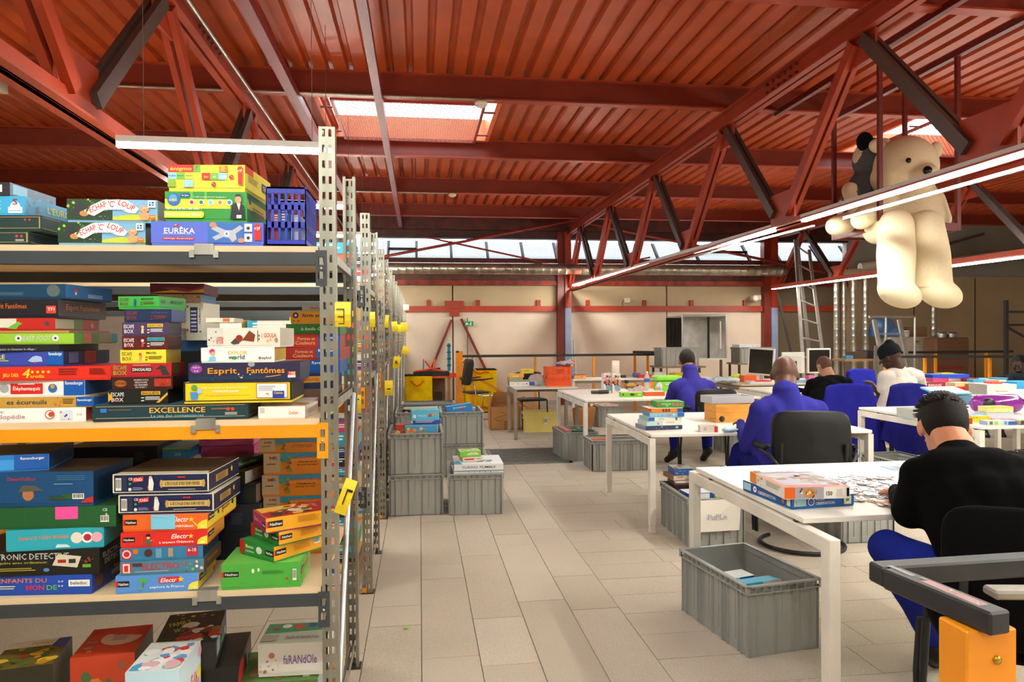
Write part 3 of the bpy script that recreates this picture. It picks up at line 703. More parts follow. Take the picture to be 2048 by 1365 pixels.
EMO = [('r', 0, .38, .8, .72, 'f3df2a'), ('r', .3, .72, .34, 1, '6cc04a'), ('r', .48, .72, .51, 1, '6cc04a'), ('o', .11, .7, .24, '2a6fb8'), ('o', .1, .76, .14, '5aa0dc'), ('t', .1, .64, .13, YE, 'e-mo', .1), ('r', .19, .8, .31, .93, '1d4a9c'), ('t', .25, .83, .06, WH, 'le Jeu', .08), ('t', .55, .78, .05, 'e8f0d8', '5 défis pour préserver la planète !', .4),
       ] + [('o', .33 + .115 * i, .6, .11, 'f8f6ea') for i in range(5)] + [('o', .33 + .115 * i, .6, .07, c) for i, c in enumerate((RD, '2f8a3a', '7ac8e8', OR_, '3a8ad0'))] + [
       ('t', .24, .32, .09, WH, "APPRENDRE EN S'AMUSANT !", .42), ('p', [(0, .03), (.46, .03), (.48, .1), (.48, .22), (.46, .27), (0, .27)], 'f3df2a'), ('t', .23, .1, .1, WH, 'TOUS POUR LA TERRE', .43), ('p', [(.8, 0), (.98, 0), (.97, .5), (.92, .58), (.86, .58), (.82, .46)], '1c1d24'), ('p', [(.88, .58), (.91, .3), (.93, .58)], 'e4d6c6'), ('o', .9, .72, .16, 'd8a07c', .75), ('p', [(.865, .74), (.87, .9), (.93, .9), (.935, .74), (.925, .82), (.875, .82)], '3a281c'), ('r', .88, .02, .94, .14, 'e8e8ea')]
EUR = [('t', .25, .45, .26, 'f3ecd0', 'EURÊKA', .27), ('s', .22, .82, .08, YE), ('p', [(.19, .76), (.25, .9), (.24, .78)], RD), ('n', .1, .38, .4, 1, .03, 'b0b4e8'), ('r', .1, .15, .38, .26, RD), ('t', .24, .18, .06, WH, 'arbitrage électronique', .26), ('r', .5, .02, .82, .98, '3a6fc0'),
       ('p', [(.53, .68), (.57, .82), (.66, .62), (.72, .62), (.79, .86), (.82, .72), (.75, .46), (.76, .2), (.72, .06), (.69, .26), (.64, .3), (.57, .14), (.54, .28), (.61, .46)], 'b9bcc4'), ('o', .67, .45, .12, 'e2e6ec'), ('o', .67, .45, .06, '4a7ac8'), ('o', .55, .86, .13, 'c98a68', 1.3), ('o', .8, .14, .12, 'c98a68', 1.3), ('r', .83, .56, .9, .93, WH), ('r', .83, .08, .9, .46, WH), ('o', .865, .72, .08, '333333'), ('o', .865, .26, .08, '333333'), ('r', .92, .15, .98, .85, RD), ('o', .95, .86, .1, RD), ('t', .95, .66, .14, WH, 'rjf', .05)]
DRU = [('r', .0, .0, 1, .04, 'e8dcb8'), ('r', 0, .96, 1, 1, 'e8dcb8'), ('r', 0, 0, .015, 1, 'e8dcb8'), ('r', .985, 0, 1, 1, 'e8dcb8'), ('b', .03, .12, .09, .8), ('r', .1, .1, .15, .9, '2a3048'), ('t', .185, .68, .14, WH, 'CE', .04), ('o', .18, .48, .07, '3aa04a'), ('o', .18, .18, .09, 'e8e4e0'),
       ('p', [(.21, .55), (.32, .62), (.32, .88), (.21, .8)], 'd23a2c'), ('t', .265, .64, .14, WH, 'OiD', .085), ('n', .21, .32, .26, 3, .03, '8a90a8'), ('p', [(.37, .1), (.42, .1), (.43, .5), (.41, .85), (.38, .8)], 'e9e6dc'), ('o', .395, .82, .08, 'e8b088'), ('p', [(.37, .1), (.38, .1), (.37, .35), (.36, .3)], 'c03030'),
       ('r', .5, .3, .95, .64, 'd2b06a'), ('o', .51, .47, .22, 'c19a54', .4), ('o', .95, .47, .22, 'c19a54', .4), ('t', .73, .4, .17, '2c2012', "L'ECOLE DES DRUIDES", .36), ('r', .68, .78, .76, .86, 'c8281e'), ('n', .58, .88, .14, 1, .03, 'c8c8d0')]
DRUS = [('r', 0, .0, 1, .04, 'e8dcb8'), ('r', 0, .96, 1, 1, 'e8dcb8'), ('r', .2, .3, .6, .7, 'b08c50'), ('n', .25, .55, .6, 4, .04, '6a4c24'), ('s', .72, .6, .22, 'e8d42a')]
DRUU = [('r', .0, .0, 1, .03, 'e8dcb8'), ('r', .03, .03, .97, .12, 'd8c8b0'), ('d', .05, .03, .95, .12, 14, ['d84a1c', 'e8e0c8', '3c9c34', 'c8281e'])]
def elec(title, sub, extra=()): return nathan(.015) + [('t', .68, .48, .34, WH, 'Electr', .2, .3), ('s', .81, .62, .2, 'f8c81c'), ('t', .64, .14, .18, WH, sub, .4), ('o', 1.0, 0, .5, 'f6dc3c', .9) if False else ('p', [(.88, 0), (1, 0), (1, .62), (.93, .5), (.89, .3)], 'f6dc3c'), ('t', .945, .1, .12, WH, 'dès', .05)] + list(extra)
RAV = lambda x0, x1, y=.55: [('r', x0, 0, x1, 1, '0f58ac'), ('t', (x0 + x1) / 2, y, .24, WH, 'Ravensburger', (x1 - x0) * .85)]
def esc(col, txt, tc, tb=None, tw=.22): 
    a = [('t', .15, .52, .3, col, 'ESCAPE', .22), ('t', .15, .12, .3, col, 'BOX', .2)]
    if tb: a += [('r', .55, .6, .55 + tw + .04, .88, tb)]
    return a + [('t', .55 + tw / 2 + .02, .64, .18, tc, txt, tw), ('n', .62, .92, .42, 3, .05, col), ('r', .55, .34, .6, .42, col), ('r', .55, .12, .6, .2, col)]
fig = lambda x, c1, c2: [('o', x, .62, .12, c1), ('p', [(x - .03, .1), (x + .03, .1), (x + .02, .5), (x - .02, .5)], c2), ('p', [(x + .02, .35), (x + .06, .45), (x + .02, .42)], c1)]
# ---- top shelf
stackpx(1.7455, [
 (-70, 58, 460, 487, .3, -6, (DG, '26403c', '1a2c2a'), 'dark green flat game box, lowest of the leftmost stack on the top shelf', {'F': starbox() + [('o', .8, .6, .12, 'c2412a'), ('o', .88, .6, .12, 'c2412a'), ('r', .78, .18, .92, .36, '9aa0a0')], 'S': starbox()}),
 (-40, 83, 428, 460, .28, -6, (DG, '26403c', '1a2c2a'), 'dark green flat game box, second lowest of the leftmost stack on the top shelf', {'F': starbox() + [('o', .72, .7, .08, 'c2412a'), ('o', .8, .7, .08, 'c2412a')], 'S': starbox()}),
 (-60, 49, 383, 421, .33, -6, ('3fb0e4', '4a9cc8', '7ac0e0'), 'bright blue puzzle box with a white arch logo, leftmost stack, top shelf', {'F': [('t', .5, .25, .5, YE, 'E', .07), ('o', .82, .35, .34, 'eef2f4', .9), ('r', .68, .0, .96, .36, 'eef2f4'), ('t', .82, .5, .36, 'a82a20', 'S', .1), ('t', .82, .1, .12, '6a94c8', 'Jeune Architekt', .24)], 'S': [('d', 0, .1, .25, .95, 10, ['8a6a58', '5a7a9a', 'b08a78']), ('t', .6, .35, .4, YE, "L'EUROPE", .5)]}),
 (-90, 20, 356, 383, .25, -4, ('221c26', '4a6a84', 'c8ccd0'), 'dark game box with a white label, topmost of the leftmost stack on the top shelf', {'F': [('r', .62, .2, .85, .8, 'e8e8ea'), ('n', .65, .8, .5, 2, .05, 'a8485a')], 'S': [('r', .05, .1, .35, .9, '7ab0cc'), ('d', .4, .1, .9, .9, 8, ['c8c8c0', '8a3a3a', '3a3a4a'])]})])
stackpx(1.7455, [
 (116, 291, 443, 488, .1, 0, ('7fb4d8', '1e2a28', '9ab83a'), 'wolf and piglet game box lying directly on the top shelf, lower of the pair', {'F': LOUP}),
 (134, 315, 397, 443, .1, 0, ('7fb4d8', '8c8a78', '9ab83a'), 'wolf and piglet game box with an opened end flap, upper of the pair', {'F': LOUP, 'S': [('n', .1, .9, .9, 8, .055, '3a3428')]})])
# torn flap of the upper box
stackpx(1.7455, [
 (302, 527, 441, 488.5, .32, 0, ('5b6fd8', '4a5cc0', 'c8ccd8'), 'periwinkle blue quiz box under the green box on the top shelf', {'F': EUR}),
 (327, 494, 379, 440, .3, -3, ('2f9a3a', '3c8a44', '2f9a3a'), 'green and yellow ecology game box with a man in a dark jacket', {'F': EMO, 'S': [('r', .0, .4, 1, .75, 'e0cc30'), ('n', .2, .7, .5, 3, .05, '8a6a3a'), ('o', .1, .75, .16, '2a5a9c')]}),
 (332, 490, 325, 379, .28, -5, ('f3e53a', 'e8d84a', 'd8c83a'), 'yellow word game box with coloured squares, topmost on the top shelf', {'F': ENIG, 'S': [('r', .0, .68, .3, 1, 'd84a2c'), ('n', .1, .5, .6, 5, .03, 'a88a3a'), ('r', .62, .3, .9, .7, '28307a'), ('t', .76, .4, .2, YE, 'TRY', .2)]}, {'lid': .86})])
stackpx(1.7455, [(160, 222, 387, 470, .2, -5, ('2c2a7c', '24226a', '3a3890'), 'indigo game box standing behind the wolf and piglet boxes', {'F': [('t', .5, .72, .14, OR_, 'FIL ON', .7)]})], back=2.72)
stackpx(1.7455, [(262, 303, 385, 470, .12, 6, ('3f7fb8', '2c5c94', 'd8c04a'), 'small blue carton with a yellow flap behind the wolf and piglet boxes', {'F': [('d', .1, .6, .9, .95, 7, ['8ab0d8', 'e8d040', '2a4a8c'])]})], back=2.68)
# blue crate basket
def basket():
    Y = yrow(-.45) + .01; a = at(532, 430, Y); c = at(612, 430, Y); zt = at(570, 374, Y)[2]; z0 = 1.7455
    x0, x1, y0, y1 = a[0], c[0], Y, Y + .24; r = empty('plastic_basket', ((x0 + x1) / 2, (y0 + y1) / 2, z0), 'royal blue slotted plastic basket full of games at the right end of the top shelf', 'basket')
    B = ('2a33b0', 'plastic'); q = MB(); q.box(x0, y0, z0, x1, y1, z0 + .008, B); q.build('base', r)
    def side(P, d, L, nrm, name):
        q = MB(); P = Vector(P); d = Vector(d); n = Vector(nrm) * .003; H = zt - z0; up = Vector((0, 0, 1)); cols = max(3, round(L / .021)); cw = L / cols
        def bx(a0, a1, b0, b1):
            p = [P + d * a0 + up * b0, P + d * a1 + up * b0, P + d * a1 + up * b0 + n, P + d * a0 + up * b0 + n]; q.hexa(p + [v + up * (b1 - b0) for v in p], B)
        for b0, b1 in ((0, .022), (.062, .082), (.122, .138), (H - .022, H)): bx(0, L, b0, b1)
        for i in range(cols + 1): bx(max(0, i * cw - .004), min(L, i * cw + .004), .02, H - .02)
        bx(-.004, L + .004, H - .006, H); q.build(name, r)
    side((x0, y0, z0), (1, 0, 0), x1 - x0, (0, 1, 0), 'slotted_side'); side((x0, y1, z0), (1, 0, 0), x1 - x0, (0, -1, 0), 'slotted_side')
    side((x0, y0, z0), (0, 1, 0), y1 - y0, (1, 0, 0), 'slotted_side'); side((x1, y0, z0), (0, 1, 0), y1 - y0, (-1, 0, 0), 'slotted_side')
    i = 0
    for (dx, w_, c, h) in ((.01, .028, 'a83a2c', .11), (.042, .03, '2c5ca0', .125), (.076, .03, 'c8ccd0', .1), (.11, .026, 'b8842c', .12)):
        if x0 + dx + w_ < x1 - .006:
            game_box(w_, .2, h, c, ['small red', 'small blue', 'small pale', 'small ochre'][i] + ' card game box upright inside the royal blue basket', {'F': [('n', .15, .85, .85, 6, .04, WH)]}, loc=(x0 + dx, y0 + .02, z0 + .0085)); i += 1
basket()
# ---- second shelf
SB = 1.1755
stackpx(SB, [
 (-90, 172, 809, 838, .3, 0, ('f2efe8', 'b8443a', 'e8e4dc'), 'white encyclopaedia quiz box, lowest of the left stack on the second shelf', {'F': [('t', .3, .62, .2, '8a86a8', "VECTOR'", .14), ('t', .38, .2, .36, 'b87a8c', 'ncyclopédie', .3), ('o', .72, .48, .36, 'c85a38'), ('o', .72, .48, .28, 'f2efe8'), ('o', .73, .5, .2, 'c04a2a'), ('r', .8, .1, .9, .8, 'd8dce8'), ('d', .8, .12, .9, .7, 8, [RD, '2c3c8c', 'e8e8e8']), ('t', .95, .4, .14, '5a5a6a', '7-12', .04)], 'S': [('o', .16, .5, .36, 'e8dcd0'), ('o', .16, .5, .26, 'b8443a')]}),
 (-90, 187, 787, 808, .3, -3, ('c8983c', '1f62a8', 'b88a34'), 'tan squirrel game box with a blue end panel, second lowest of the left stack', {'F': [('t', .5, .25, .5, '1c3050', 'es écureuils', .3), ('d', .7, .1, .76, .9, 6, ['b84a1c', 'd8722c']), ('n', .77, .86, .7, 3, .1, '5a421c')] + RAV(.87, 1)}),
 (-90, 170, 753, 786, .32, -4, ('f1eee8', '14508c', 'e8e4dc'), 'white elephant quiz box with a red title panel in the left stack', {'F': [('r', .4, .1, .66, .82, 'd8281e'), ('t', .53, .36, .24, WH, 'Éléphantaquiz', .22), ('n', .46, .6, .75, 1, .06, WH), ('o', .35, .5, .3, 'a8a8ac'), ('o', .74, .48, .3, '2a70b0'), ('o', .74, .6, .14, 'e8902c')] + RAV(.83, 1, .72)}),
 (-90, 222, 725, 753, .28, 0, ('e02c18', 'b8241a', 'c8241a'), 'long red four star quiz box in the left stack', {'F': [('t', .35, .22, .26, 'f2d21c', 'JEU DES', .1), ('t', .45, .12, .75, 'f2d21c', '4', .05, .2), ('t', .52, .12, .26, 'f2d21c', 'trolls', .09)] + [('s', .49 + .035 * i, .58, .16, 'f2d21c') for i in range(4)] + [('n', .66, .8, .75, 3, .1, '8a1c10'), ('n', .86, .97, .8, 6, .045, '8a1c10')]}),
 (-90, 127, 694, 724, .3, -3, ('3a4aa8', '24284c', '2c3878'), 'violet blue spelling game box with a blue end panel in the left stack', {'F': [('t', .35, .45, .34, 'e8e43a', 'ITURE', .18), ('n', .36, .48, .3, 1, .06, 'c8d020'), ('p', [(.66, .3), (.7, .6), (.74, .7), (.79, .6), (.8, .25), (.7, .2)], 'a8c0e0'), ('o', .73, .18, .08, 'c83a6a')] + RAV(.85, 1, .72), 'S': [('r', .1, .1, .3, .9, '5a6a9c'), ('r', .42, 0, .68, 1, '8c2024')]}),
 (-90, 118, 679, 693, .28, 0, ('1c1a1e', '161416', '201e22'), 'thin black game box pressed in the left stack', {'F': [('t', .6, .1, .35, 'b8b8c0', "jouer et s'inventer le village !", .35)]}),
 (-90, 148, 655, 677, .3, -2, ('9ac838', '5a9c3c', '86b42c'), 'lime green football game box with two footballs', {'F': [('t', .68, .28, .5, 'c8ccd0', 'EASY FOOT', .25, .3), ('o', .52, .5, .34, 'dcdcda'), ('o', .52, .5, .12, '2a2a2a'), ('o', .84, .5, .34, 'dcdcda'), ('o', .84, .5, .12, '2a2a2a')], 'S': [('r', .2, 0, .38, 1, 'c86a50'), ('r', .38, 0, .55, 1, '5a7c48'), ('r', .55, 0, .85, 1, '8c7a60'), ('r', .85, 0, 1, 1, '3a8ca8')]}),
 (-90, 138, 649, 654, .28, -2, ('b88c4a', '8a6a50', 'a07a40'), 'thin tan board game box resting on the lime green one', {}),
 (-90, 110, 623, 648, .28, -3, ('c02418', 'a81e18', '6a1a10'), 'red craft box with a white tray showing at its corner', {'F': [('r', .12, .15, .6, .95, 'dcd6c6'), ('p', [(.6, 0), (.62, .3), (.66, .5), (.62, .7), (.5, .1)], '6ab82c'), ('o', .92, .5, .2, '3c4858')], 'S': [('r', 0, .05, .4, .92, 'b8b090'), ('r', .4, 0, .6, 1, '5a7a2c'), ('o', .82, .4, .3, 'b87a5a'), ('o', .95, .5, .25, '4a4a8c')]}),
 (-90, 116, 584, 622, .3, -4, ('1b1820', '4a4248', '181418'), 'shaded dark ghost game box near the top of the left stack', {'F': [('t', .5, .45, .3, 'c8641c', 'Esprit Fantômes', .36), ('r', .88, .15, .98, .6, 'd8402c'), ('t', .93, .3, .2, WH, 'TF1', .07)], 'S': [('t', .5, .4, .34, 'c8743c', 'Esprit Fantômes', .7)]}),
 (-90, 131, 553, 583, .26, -8, ('13405f', '1c5f9c', '0c2a40'), 'deep blue rescue game box, topmost of the left stack under the top shelf', {'F': [('o', .88, .5, .46, '5a6a68', 1.1), ('n', .3, .6, .35, 3, .04, '5a7484')], 'S': [('o', .2, .55, .2, 'b02c2c'), ('o', .2, .35, .12, 'c8ccd8'), ('n', .45, .8, .3, 3, .05, 'a8c0d8')]})])
zE = stackpx(SB, [
 (185, 496, 801, 834, .2, 0, ('1d3b44', '2a4650', '48606a'), 'long dark teal quiz box carrying the stack of puzzle cases', {'F': [('r', .02, .1, .98, .13, 'c8b078'), ('r', .02, .87, .98, .9, 'c8b078'), ('t', .54, .42, .36, 'f0b43c', 'EXCELLENCE', .36), ('t', .54, .14, .18, '78c0d8', 'Le jeu des connaissances', .34), ('r', .05, .5, .09, .76, '2f7ab8'), ('n', .1, .26, .65, 1, .03, 'a87a4a'), ('n', .76, .9, .65, 2, .03, 'a87a4a'), ('o', .87, .6, .12, 'd8401c'), ('o', .9, .6, .12, 'd8401c'), ('r', .85, .2, .93, .4, '8a9a98'), ('d', .1, .2, .3, .5, 5, ['2a5a78', '1c4a5c'])], 'S': [('r', .05, .1, .95, .13, 'c8b078'), ('r', .05, .87, .95, .9, 'c8b078'), ('t', .4, .4, .3, 'c8943c', 'EXC', .4)]}, {'g': None})])
K = ('3cae3c',)
stackpx(zE, [
 (217, 336, 769, 798, .15, 0, ('171614', '1c1a1a', '26241f'), 'black puzzle case with an ochre title plate, lowest of the puzzle case stack', {'F': esc('d8d8d4', 'ENQUÊTE', '2a2210', 'e0a030', .28) + [('p', [(0, .1), (.08, .4), (.0, .85)], 'e8a81c'), ('p', [(.8, 0), (.86, 0), (1, .6), (1, .8)], 'd8a030'), ('o', .14, .25, .1, 'c83a3a')]}),
 (224, 345, 743, 768, .12, 0, ('3a1712', '2c1412', '241210'), 'dark brown fort puzzle case in the puzzle case stack', {'F': [('o', .14, .45, .3, 'a85a1c', 1.7), ('t', .14, .36, .2, '3a1a0c', 'BOYARD', .18), ('t', .48, .68, .14, 'd8ccc0', 'SAUREZ-VOUS', .24), ('t', .48, .46, .14, 'd8ccc0', 'RÉSOUDRE', .2), ('t', .48, .24, .14, 'd8ccc0', 'LES ÉNIGMES', .22), ('t', .48, .03, .14, 'd8ccc0', 'DU FORT ?', .18), ('r', .7, .15, .98, .85, 'b0321a'), ('d', .72, .2, .96, .8, 8, ['d8501c', '8c1c10'])]}),
 (222, 343, 715, 742, .13, 0, ('b81c28', '8c1824', '8c1824'), 'crimson dinosaur puzzle case in the puzzle case stack', {'F': [('t', .15, .5, .34, '7aa83a', 'ESCAPE', .22), ('t', .15, .08, .34, '8aa83a', 'BOX', .22), ('r', .34, .3, .68, .68, '15130f'), ('t', .51, .38, .24, WH, 'DINOSAURES', .31), ('n', .36, .72, .84, 1, .05, 'e8b0b0'), ('p', [(.74, .5), (.82, .85), (.9, .75), (.94, .3), (.98, .05), (.84, .05), (.82, .55)], '2a3430')], 'S': [('r', .1, .1, .6, .9, '5a5a24')]}),
 (239, 332, 687, 714, .13, -2, ('f0dc3a', 'b89c34', 'e0c82c'), 'yellow pirate puzzle case in the puzzle case stack', {'F': esc('6a4c1c', 'PIRATES', '2a2210') + fig(.44, 'c8502c', 'e0a070')}),
 (244, 336, 659, 686, .13, 0, ('5c1418', '481216', '8ab8b8'), 'dark red dragon puzzle case in the puzzle case stack', {'F': esc('e0dcd8', 'ANTRE DU DRAGON', '0c4a50', '3aa8b0', .34) + fig(.45, 'd0d4d8', 'c03a30') + [('o', .14, .2, .12, 'd82c2c')]}),
 (244, 336, 631, 658, .13, 0, ('4c3458', '3c2a48', '8cb0a8'), 'purple detective puzzle case with a squirrel in the puzzle case stack', {'F': esc('e4e0e4', 'DÉTECTIVES', '2a2418', 'e8c030', .3) + fig(.45, 'd8b88c', 'e0c8a0')}),
 (250, 343, 605, 631, .14, 0, ('16284f', '28427c', '1c2c4c'), 'navy puzzle case under the green one', {'F': esc('8a3a28', 'La Cour du roi', '50648c', None, .34)}),
 (230, 318, 574, 600, .17, -10, ('44b248', '3a9c40', '308a38'), 'green block world puzzle case, topmost of the puzzle case stack', {'F': esc('6a3a28', 'MINECRAFT', '2a1c10', None, .3) + fig(.42, '2c5c9c', '2c4a8c'), 'S': [('t', .15, .3, .4, '5a3a20', 'BOX', .16), ('t', .66, .35, .34, '20301c', 'MINECRAFT', .5)]}, {'lid': .8, 'tray': '3aa83a'})])
stackpx(zE - .0, [
 (367, 584, 756, 798, .24, 0, ('f2cf1e', '2a261c', 'e8e4dc'), 'yellow trivia box with a black edge, lowest of the right hand stack', {'F': [('r', 0, 0, 1, .045, '1a1812'), ('r', 0, .955, 1, 1, '1a1812'), ('r', 0, 0, .018, 1, '1a1812'), ('r', .982, 0, 1, 1, '1a1812'), ('t', .38, .68, .08, 'fff8e0', 'Pour tout savoir sur Cranium, consultez:', .42), ('t', .38, .46, .16, WH, 'cranium.com', .24), ('t', .4, .28, .05, 'b87a1c', 'Tous les jeux de la gamme ! Des infos sur les nouveautés', .42), ('o', .1, .72, .16, '5a9c50'), ('p', [(.07, .1), (.13, .1), (.14, .5), (.06, .5)], '4a90c8'), ('p', [(.13, .4), (.17, .42), (.17, .7), (.13, .66)], 'a8c0d8'), ('r', .67, .14, .96, .9, '8c2c1c'), ('r', .675, .16, .955, .88, 'f4f2ec'), ('n', .69, .85, .75, 5, .03, '9a9ab0'), ('r', .82, .12, .93, .5, '2c3c9c'), ('t', .875, .34, .12, YE, 'Cranium', .08), ('p', [(.75, .38), (.79, .26), (.78, .4)], OR_)]}),
 (377, 600, 717, 755, .2, 0, ('2a2546', '3c3848', '23203a'), 'purple black ghost game box with orange dripping lettering', {'F': [('r', 0, 0, 1, .2, '1c3450'), ('d', .1, .0, .95, .35, 16, ['24405c', '2c4a70', '3c6a88', '1c2a48']), ('o', .56, .9, .14, '9aa0a8', 1.4), ('d', .42, .1, .56, .4, 8, ['9ad0a8', 'e8e48c', 'b03a28', 'd8dce8']), ('t', .3, .38, .34, 'f29c1c', 'Esprit', .26), ('t', .69, .38, .34, 'f29c1c', 'Fantômes', .34), ('o', .07, .66, .26, '8a3aa8', 1.3), ('t', .07, .7, .1, YE, 'AGE 8+', .07), ('t', .07, .5, .1, YE, '2-6', .04), ('r', .89, .1, .96, .46, 'd8d8e0'), ('r', .89, .26, .925, .46, RD), ('r', .925, .26, .96, .46, OR_), ('t', .925, .3, .12, WH, 'TF1', .05), ('p', [(.68, .16), (.82, .28), (.83, .25), (.7, .13)], 'f29c1c')]}),
 (402, 549, 686, 716, .2, 0, ('f4f1ea', 'd8b03c', 'f0ece4'), 'white world explorer game box with a red haired cartoon child', {'F': [('o', .15, .72, .2, 'e0305a'), ('o', .16, .55, .17, 'f0a88c'), ('p', [(.1, .02), (.2, .02), (.2, .34), (.12, .36)], '7cc4e4'), ('t', .5, .5, .26, 'e8c01c', "EXPLOR'", .27), ('t', .48, .14, .34, '1c4a78', 'world', .22), ('o', .455, .24, .13, '3a9c4c'), ('t', .89, .14, .2, '3a3a3a', 'xybul', .13), ('o', .8, .22, .1, 'c83c2c'), ('o', .805, .2, .05, '58a83c')]}),
 (412, 560, 646, 685, .2, -3, ('e9e0d0', 'd8ccb8', 'c8b8a0'), 'cream treasure chest game box on the white explorer box', {'F': [('r', 0, 0, .22, 1, 'd4d0c4'), ('d', .02, .2, .14, .8, 4, ['6a2c1c', '8c3c24']), ('t', .22, .3, .4, 'c8281c', 'GOULA', .1, 0, 1.57), ('p', [(.48, .3), (.58, .85), (.66, .6), (.64, .2)], '7c3a1c'), ('p', [(.32, .15), (.38, .4), (.45, .35), (.44, .1), (.36, .05)], '4a4034'), ('o', .44, .4, .2, '8c2c1c'), ('r', .69, .2, .7, .85, '5a4c3c'), ('r', .705, .3, .72, .4, '1c1c1c'), ('r', .705, .5, .72, .6, '1c1c1c'), ('t', .85, .45, .26, 'c83c28', '1 GOULA', .2), ('o', .95, .3, .14, 'a88868', .7), ('o', .83, .25, .07, 'd8a83c'), ('o', .87, .32, .06, 'd8a83c')]})])
stackpx(SB, [(515, 610, 809, 833, .2, -4, ('f3eee6', 'efe8de', 'e4dccb'), 'flat white party game box lying alone at the right end of the second shelf', {'F': [('t', .75, .3, .3, 'e87a2c', 'Quelque', .2, .2), ('n', .04, .14, .8, 4, .06, 'b8a898')], 'U': [('d', .1, .2, .9, .9, 16, ['e8d8a0', '8cb87c', 'e89c6c', 'd86048'])]})])
stackpx(SB, [(520, 630, 795, 815, .2, 3, ('c8beb0', 'b86068', 'ece6dc'), 'flat pale game box with a crimson edge behind the white party game box', {'F': [('r', .45, .6, .62, .9, '9c2c34')]})], dy=.26)
game_box(.20, .1, .09, ('e8dccb', 'd8ccb8', 'ddd0bc'), 'cream magnetic tray box on top of the treasure chest game', {'F': [('r', .52, .1, .7, .5, 'd0703c'), ('t', .61, .2, .2, WH, '4-7', .12), ('n', .05, .5, .4, 1, .1, '8a7a68')]}, loc=(at(410, 640, 2.52)[0], 2.47, 0), lid=.9) if False else None
stackpx(0, [(412, 468, 637, 646, .12, 0, ('e6dcc8', 'd8ccb8', 'e0d4c0'), 'thin cream magnet game box on top of the treasure chest game', {'F': [('r', .6, .1, .85, .9, 'd0703c')]}, {'z': at(440, 645, 2.45)[2] - .001})], dy=.02)
# upright box with dots
def px_box(u0, u1, vt, vb, Y, D, rz, cols, label, art=None, z=None, **k):
    a = at(u0, vb, Y); c = at(u1, vb, Y); t = at((u0 + u1) / 2, vt, Y); W = abs(c[0] - a[0]) / max(.3, math.cos(math.radians(rz)))
    return game_box(W, D, t[2] - (a[2] if z is None else z), cols, label, art, loc=(a[0], Y, a[2] if z is None else z), rz=math.radians(rz), **k)
REAR = 2.80
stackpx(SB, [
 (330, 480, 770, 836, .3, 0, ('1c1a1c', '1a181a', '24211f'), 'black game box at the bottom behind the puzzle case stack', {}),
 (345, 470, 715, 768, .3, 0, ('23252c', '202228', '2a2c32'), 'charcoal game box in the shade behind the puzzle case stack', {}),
 (352, 420, 692, 714, .22, 0, ('3a6ea8', '6ab0e0', '305a8c'), 'blue game box glimpsed between the two front stacks', {}),
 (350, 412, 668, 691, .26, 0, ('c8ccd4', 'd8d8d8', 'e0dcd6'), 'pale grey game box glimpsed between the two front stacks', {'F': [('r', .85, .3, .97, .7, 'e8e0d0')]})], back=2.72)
px_box(372, 409, 607, 666, 2.66, .12, -12, ('ede6d6', 'ddd4c4', 'e4dccc'), 'upright cream box with a navy tower of dots between the front stacks', {'F': [('r', .25, .12, .68, .88, '3a4278')] + [('r', .3, .18 + i * .11, .62, .23 + i * .11, 'c8ccd8') for i in range(6)] + [('o', .12, .9, .03, '2c8c3c'), ('o', .12, .2, .03, RD), ('o', .85, .15, .03, '2c8c3c'), ('o', .8, .6, .02, RD), ('n', .78, .9, .8, 8, .03, '8a8490')]}, z=SB + .26)
stackpx(0, [(318, 402, 589, 606, .2, 0, ('c8a890', '3c78a8', 'b09880'), 'small pictorial box under the plum coloured box', {'F': [('d', .5, .1, 1, .9, 8, ['b03c28', '2c5c9c', 'e8dccc'])]}, {'z': at(360, 606, 2.82)[2]}),
            (300, 406, 567, 588, .24, 3, ('6c1c3c', '6c1c3c', '5c1832'), 'plum coloured box with a yellow wave, wedged under the top shelf', {'F': [('p', [(.0, .0), (.4, .3), (.7, .1), (1, .45), (1, 0)], 'e4c42c'), ('p', [(.2, .5), (.5, .6), (.75, .35), (1, .7), (1, .45), (.7, .1), (.4, .3)], 'a83c6c')]}, {'z': at(360, 589, 2.82)[2] + .002})], back=2.82)
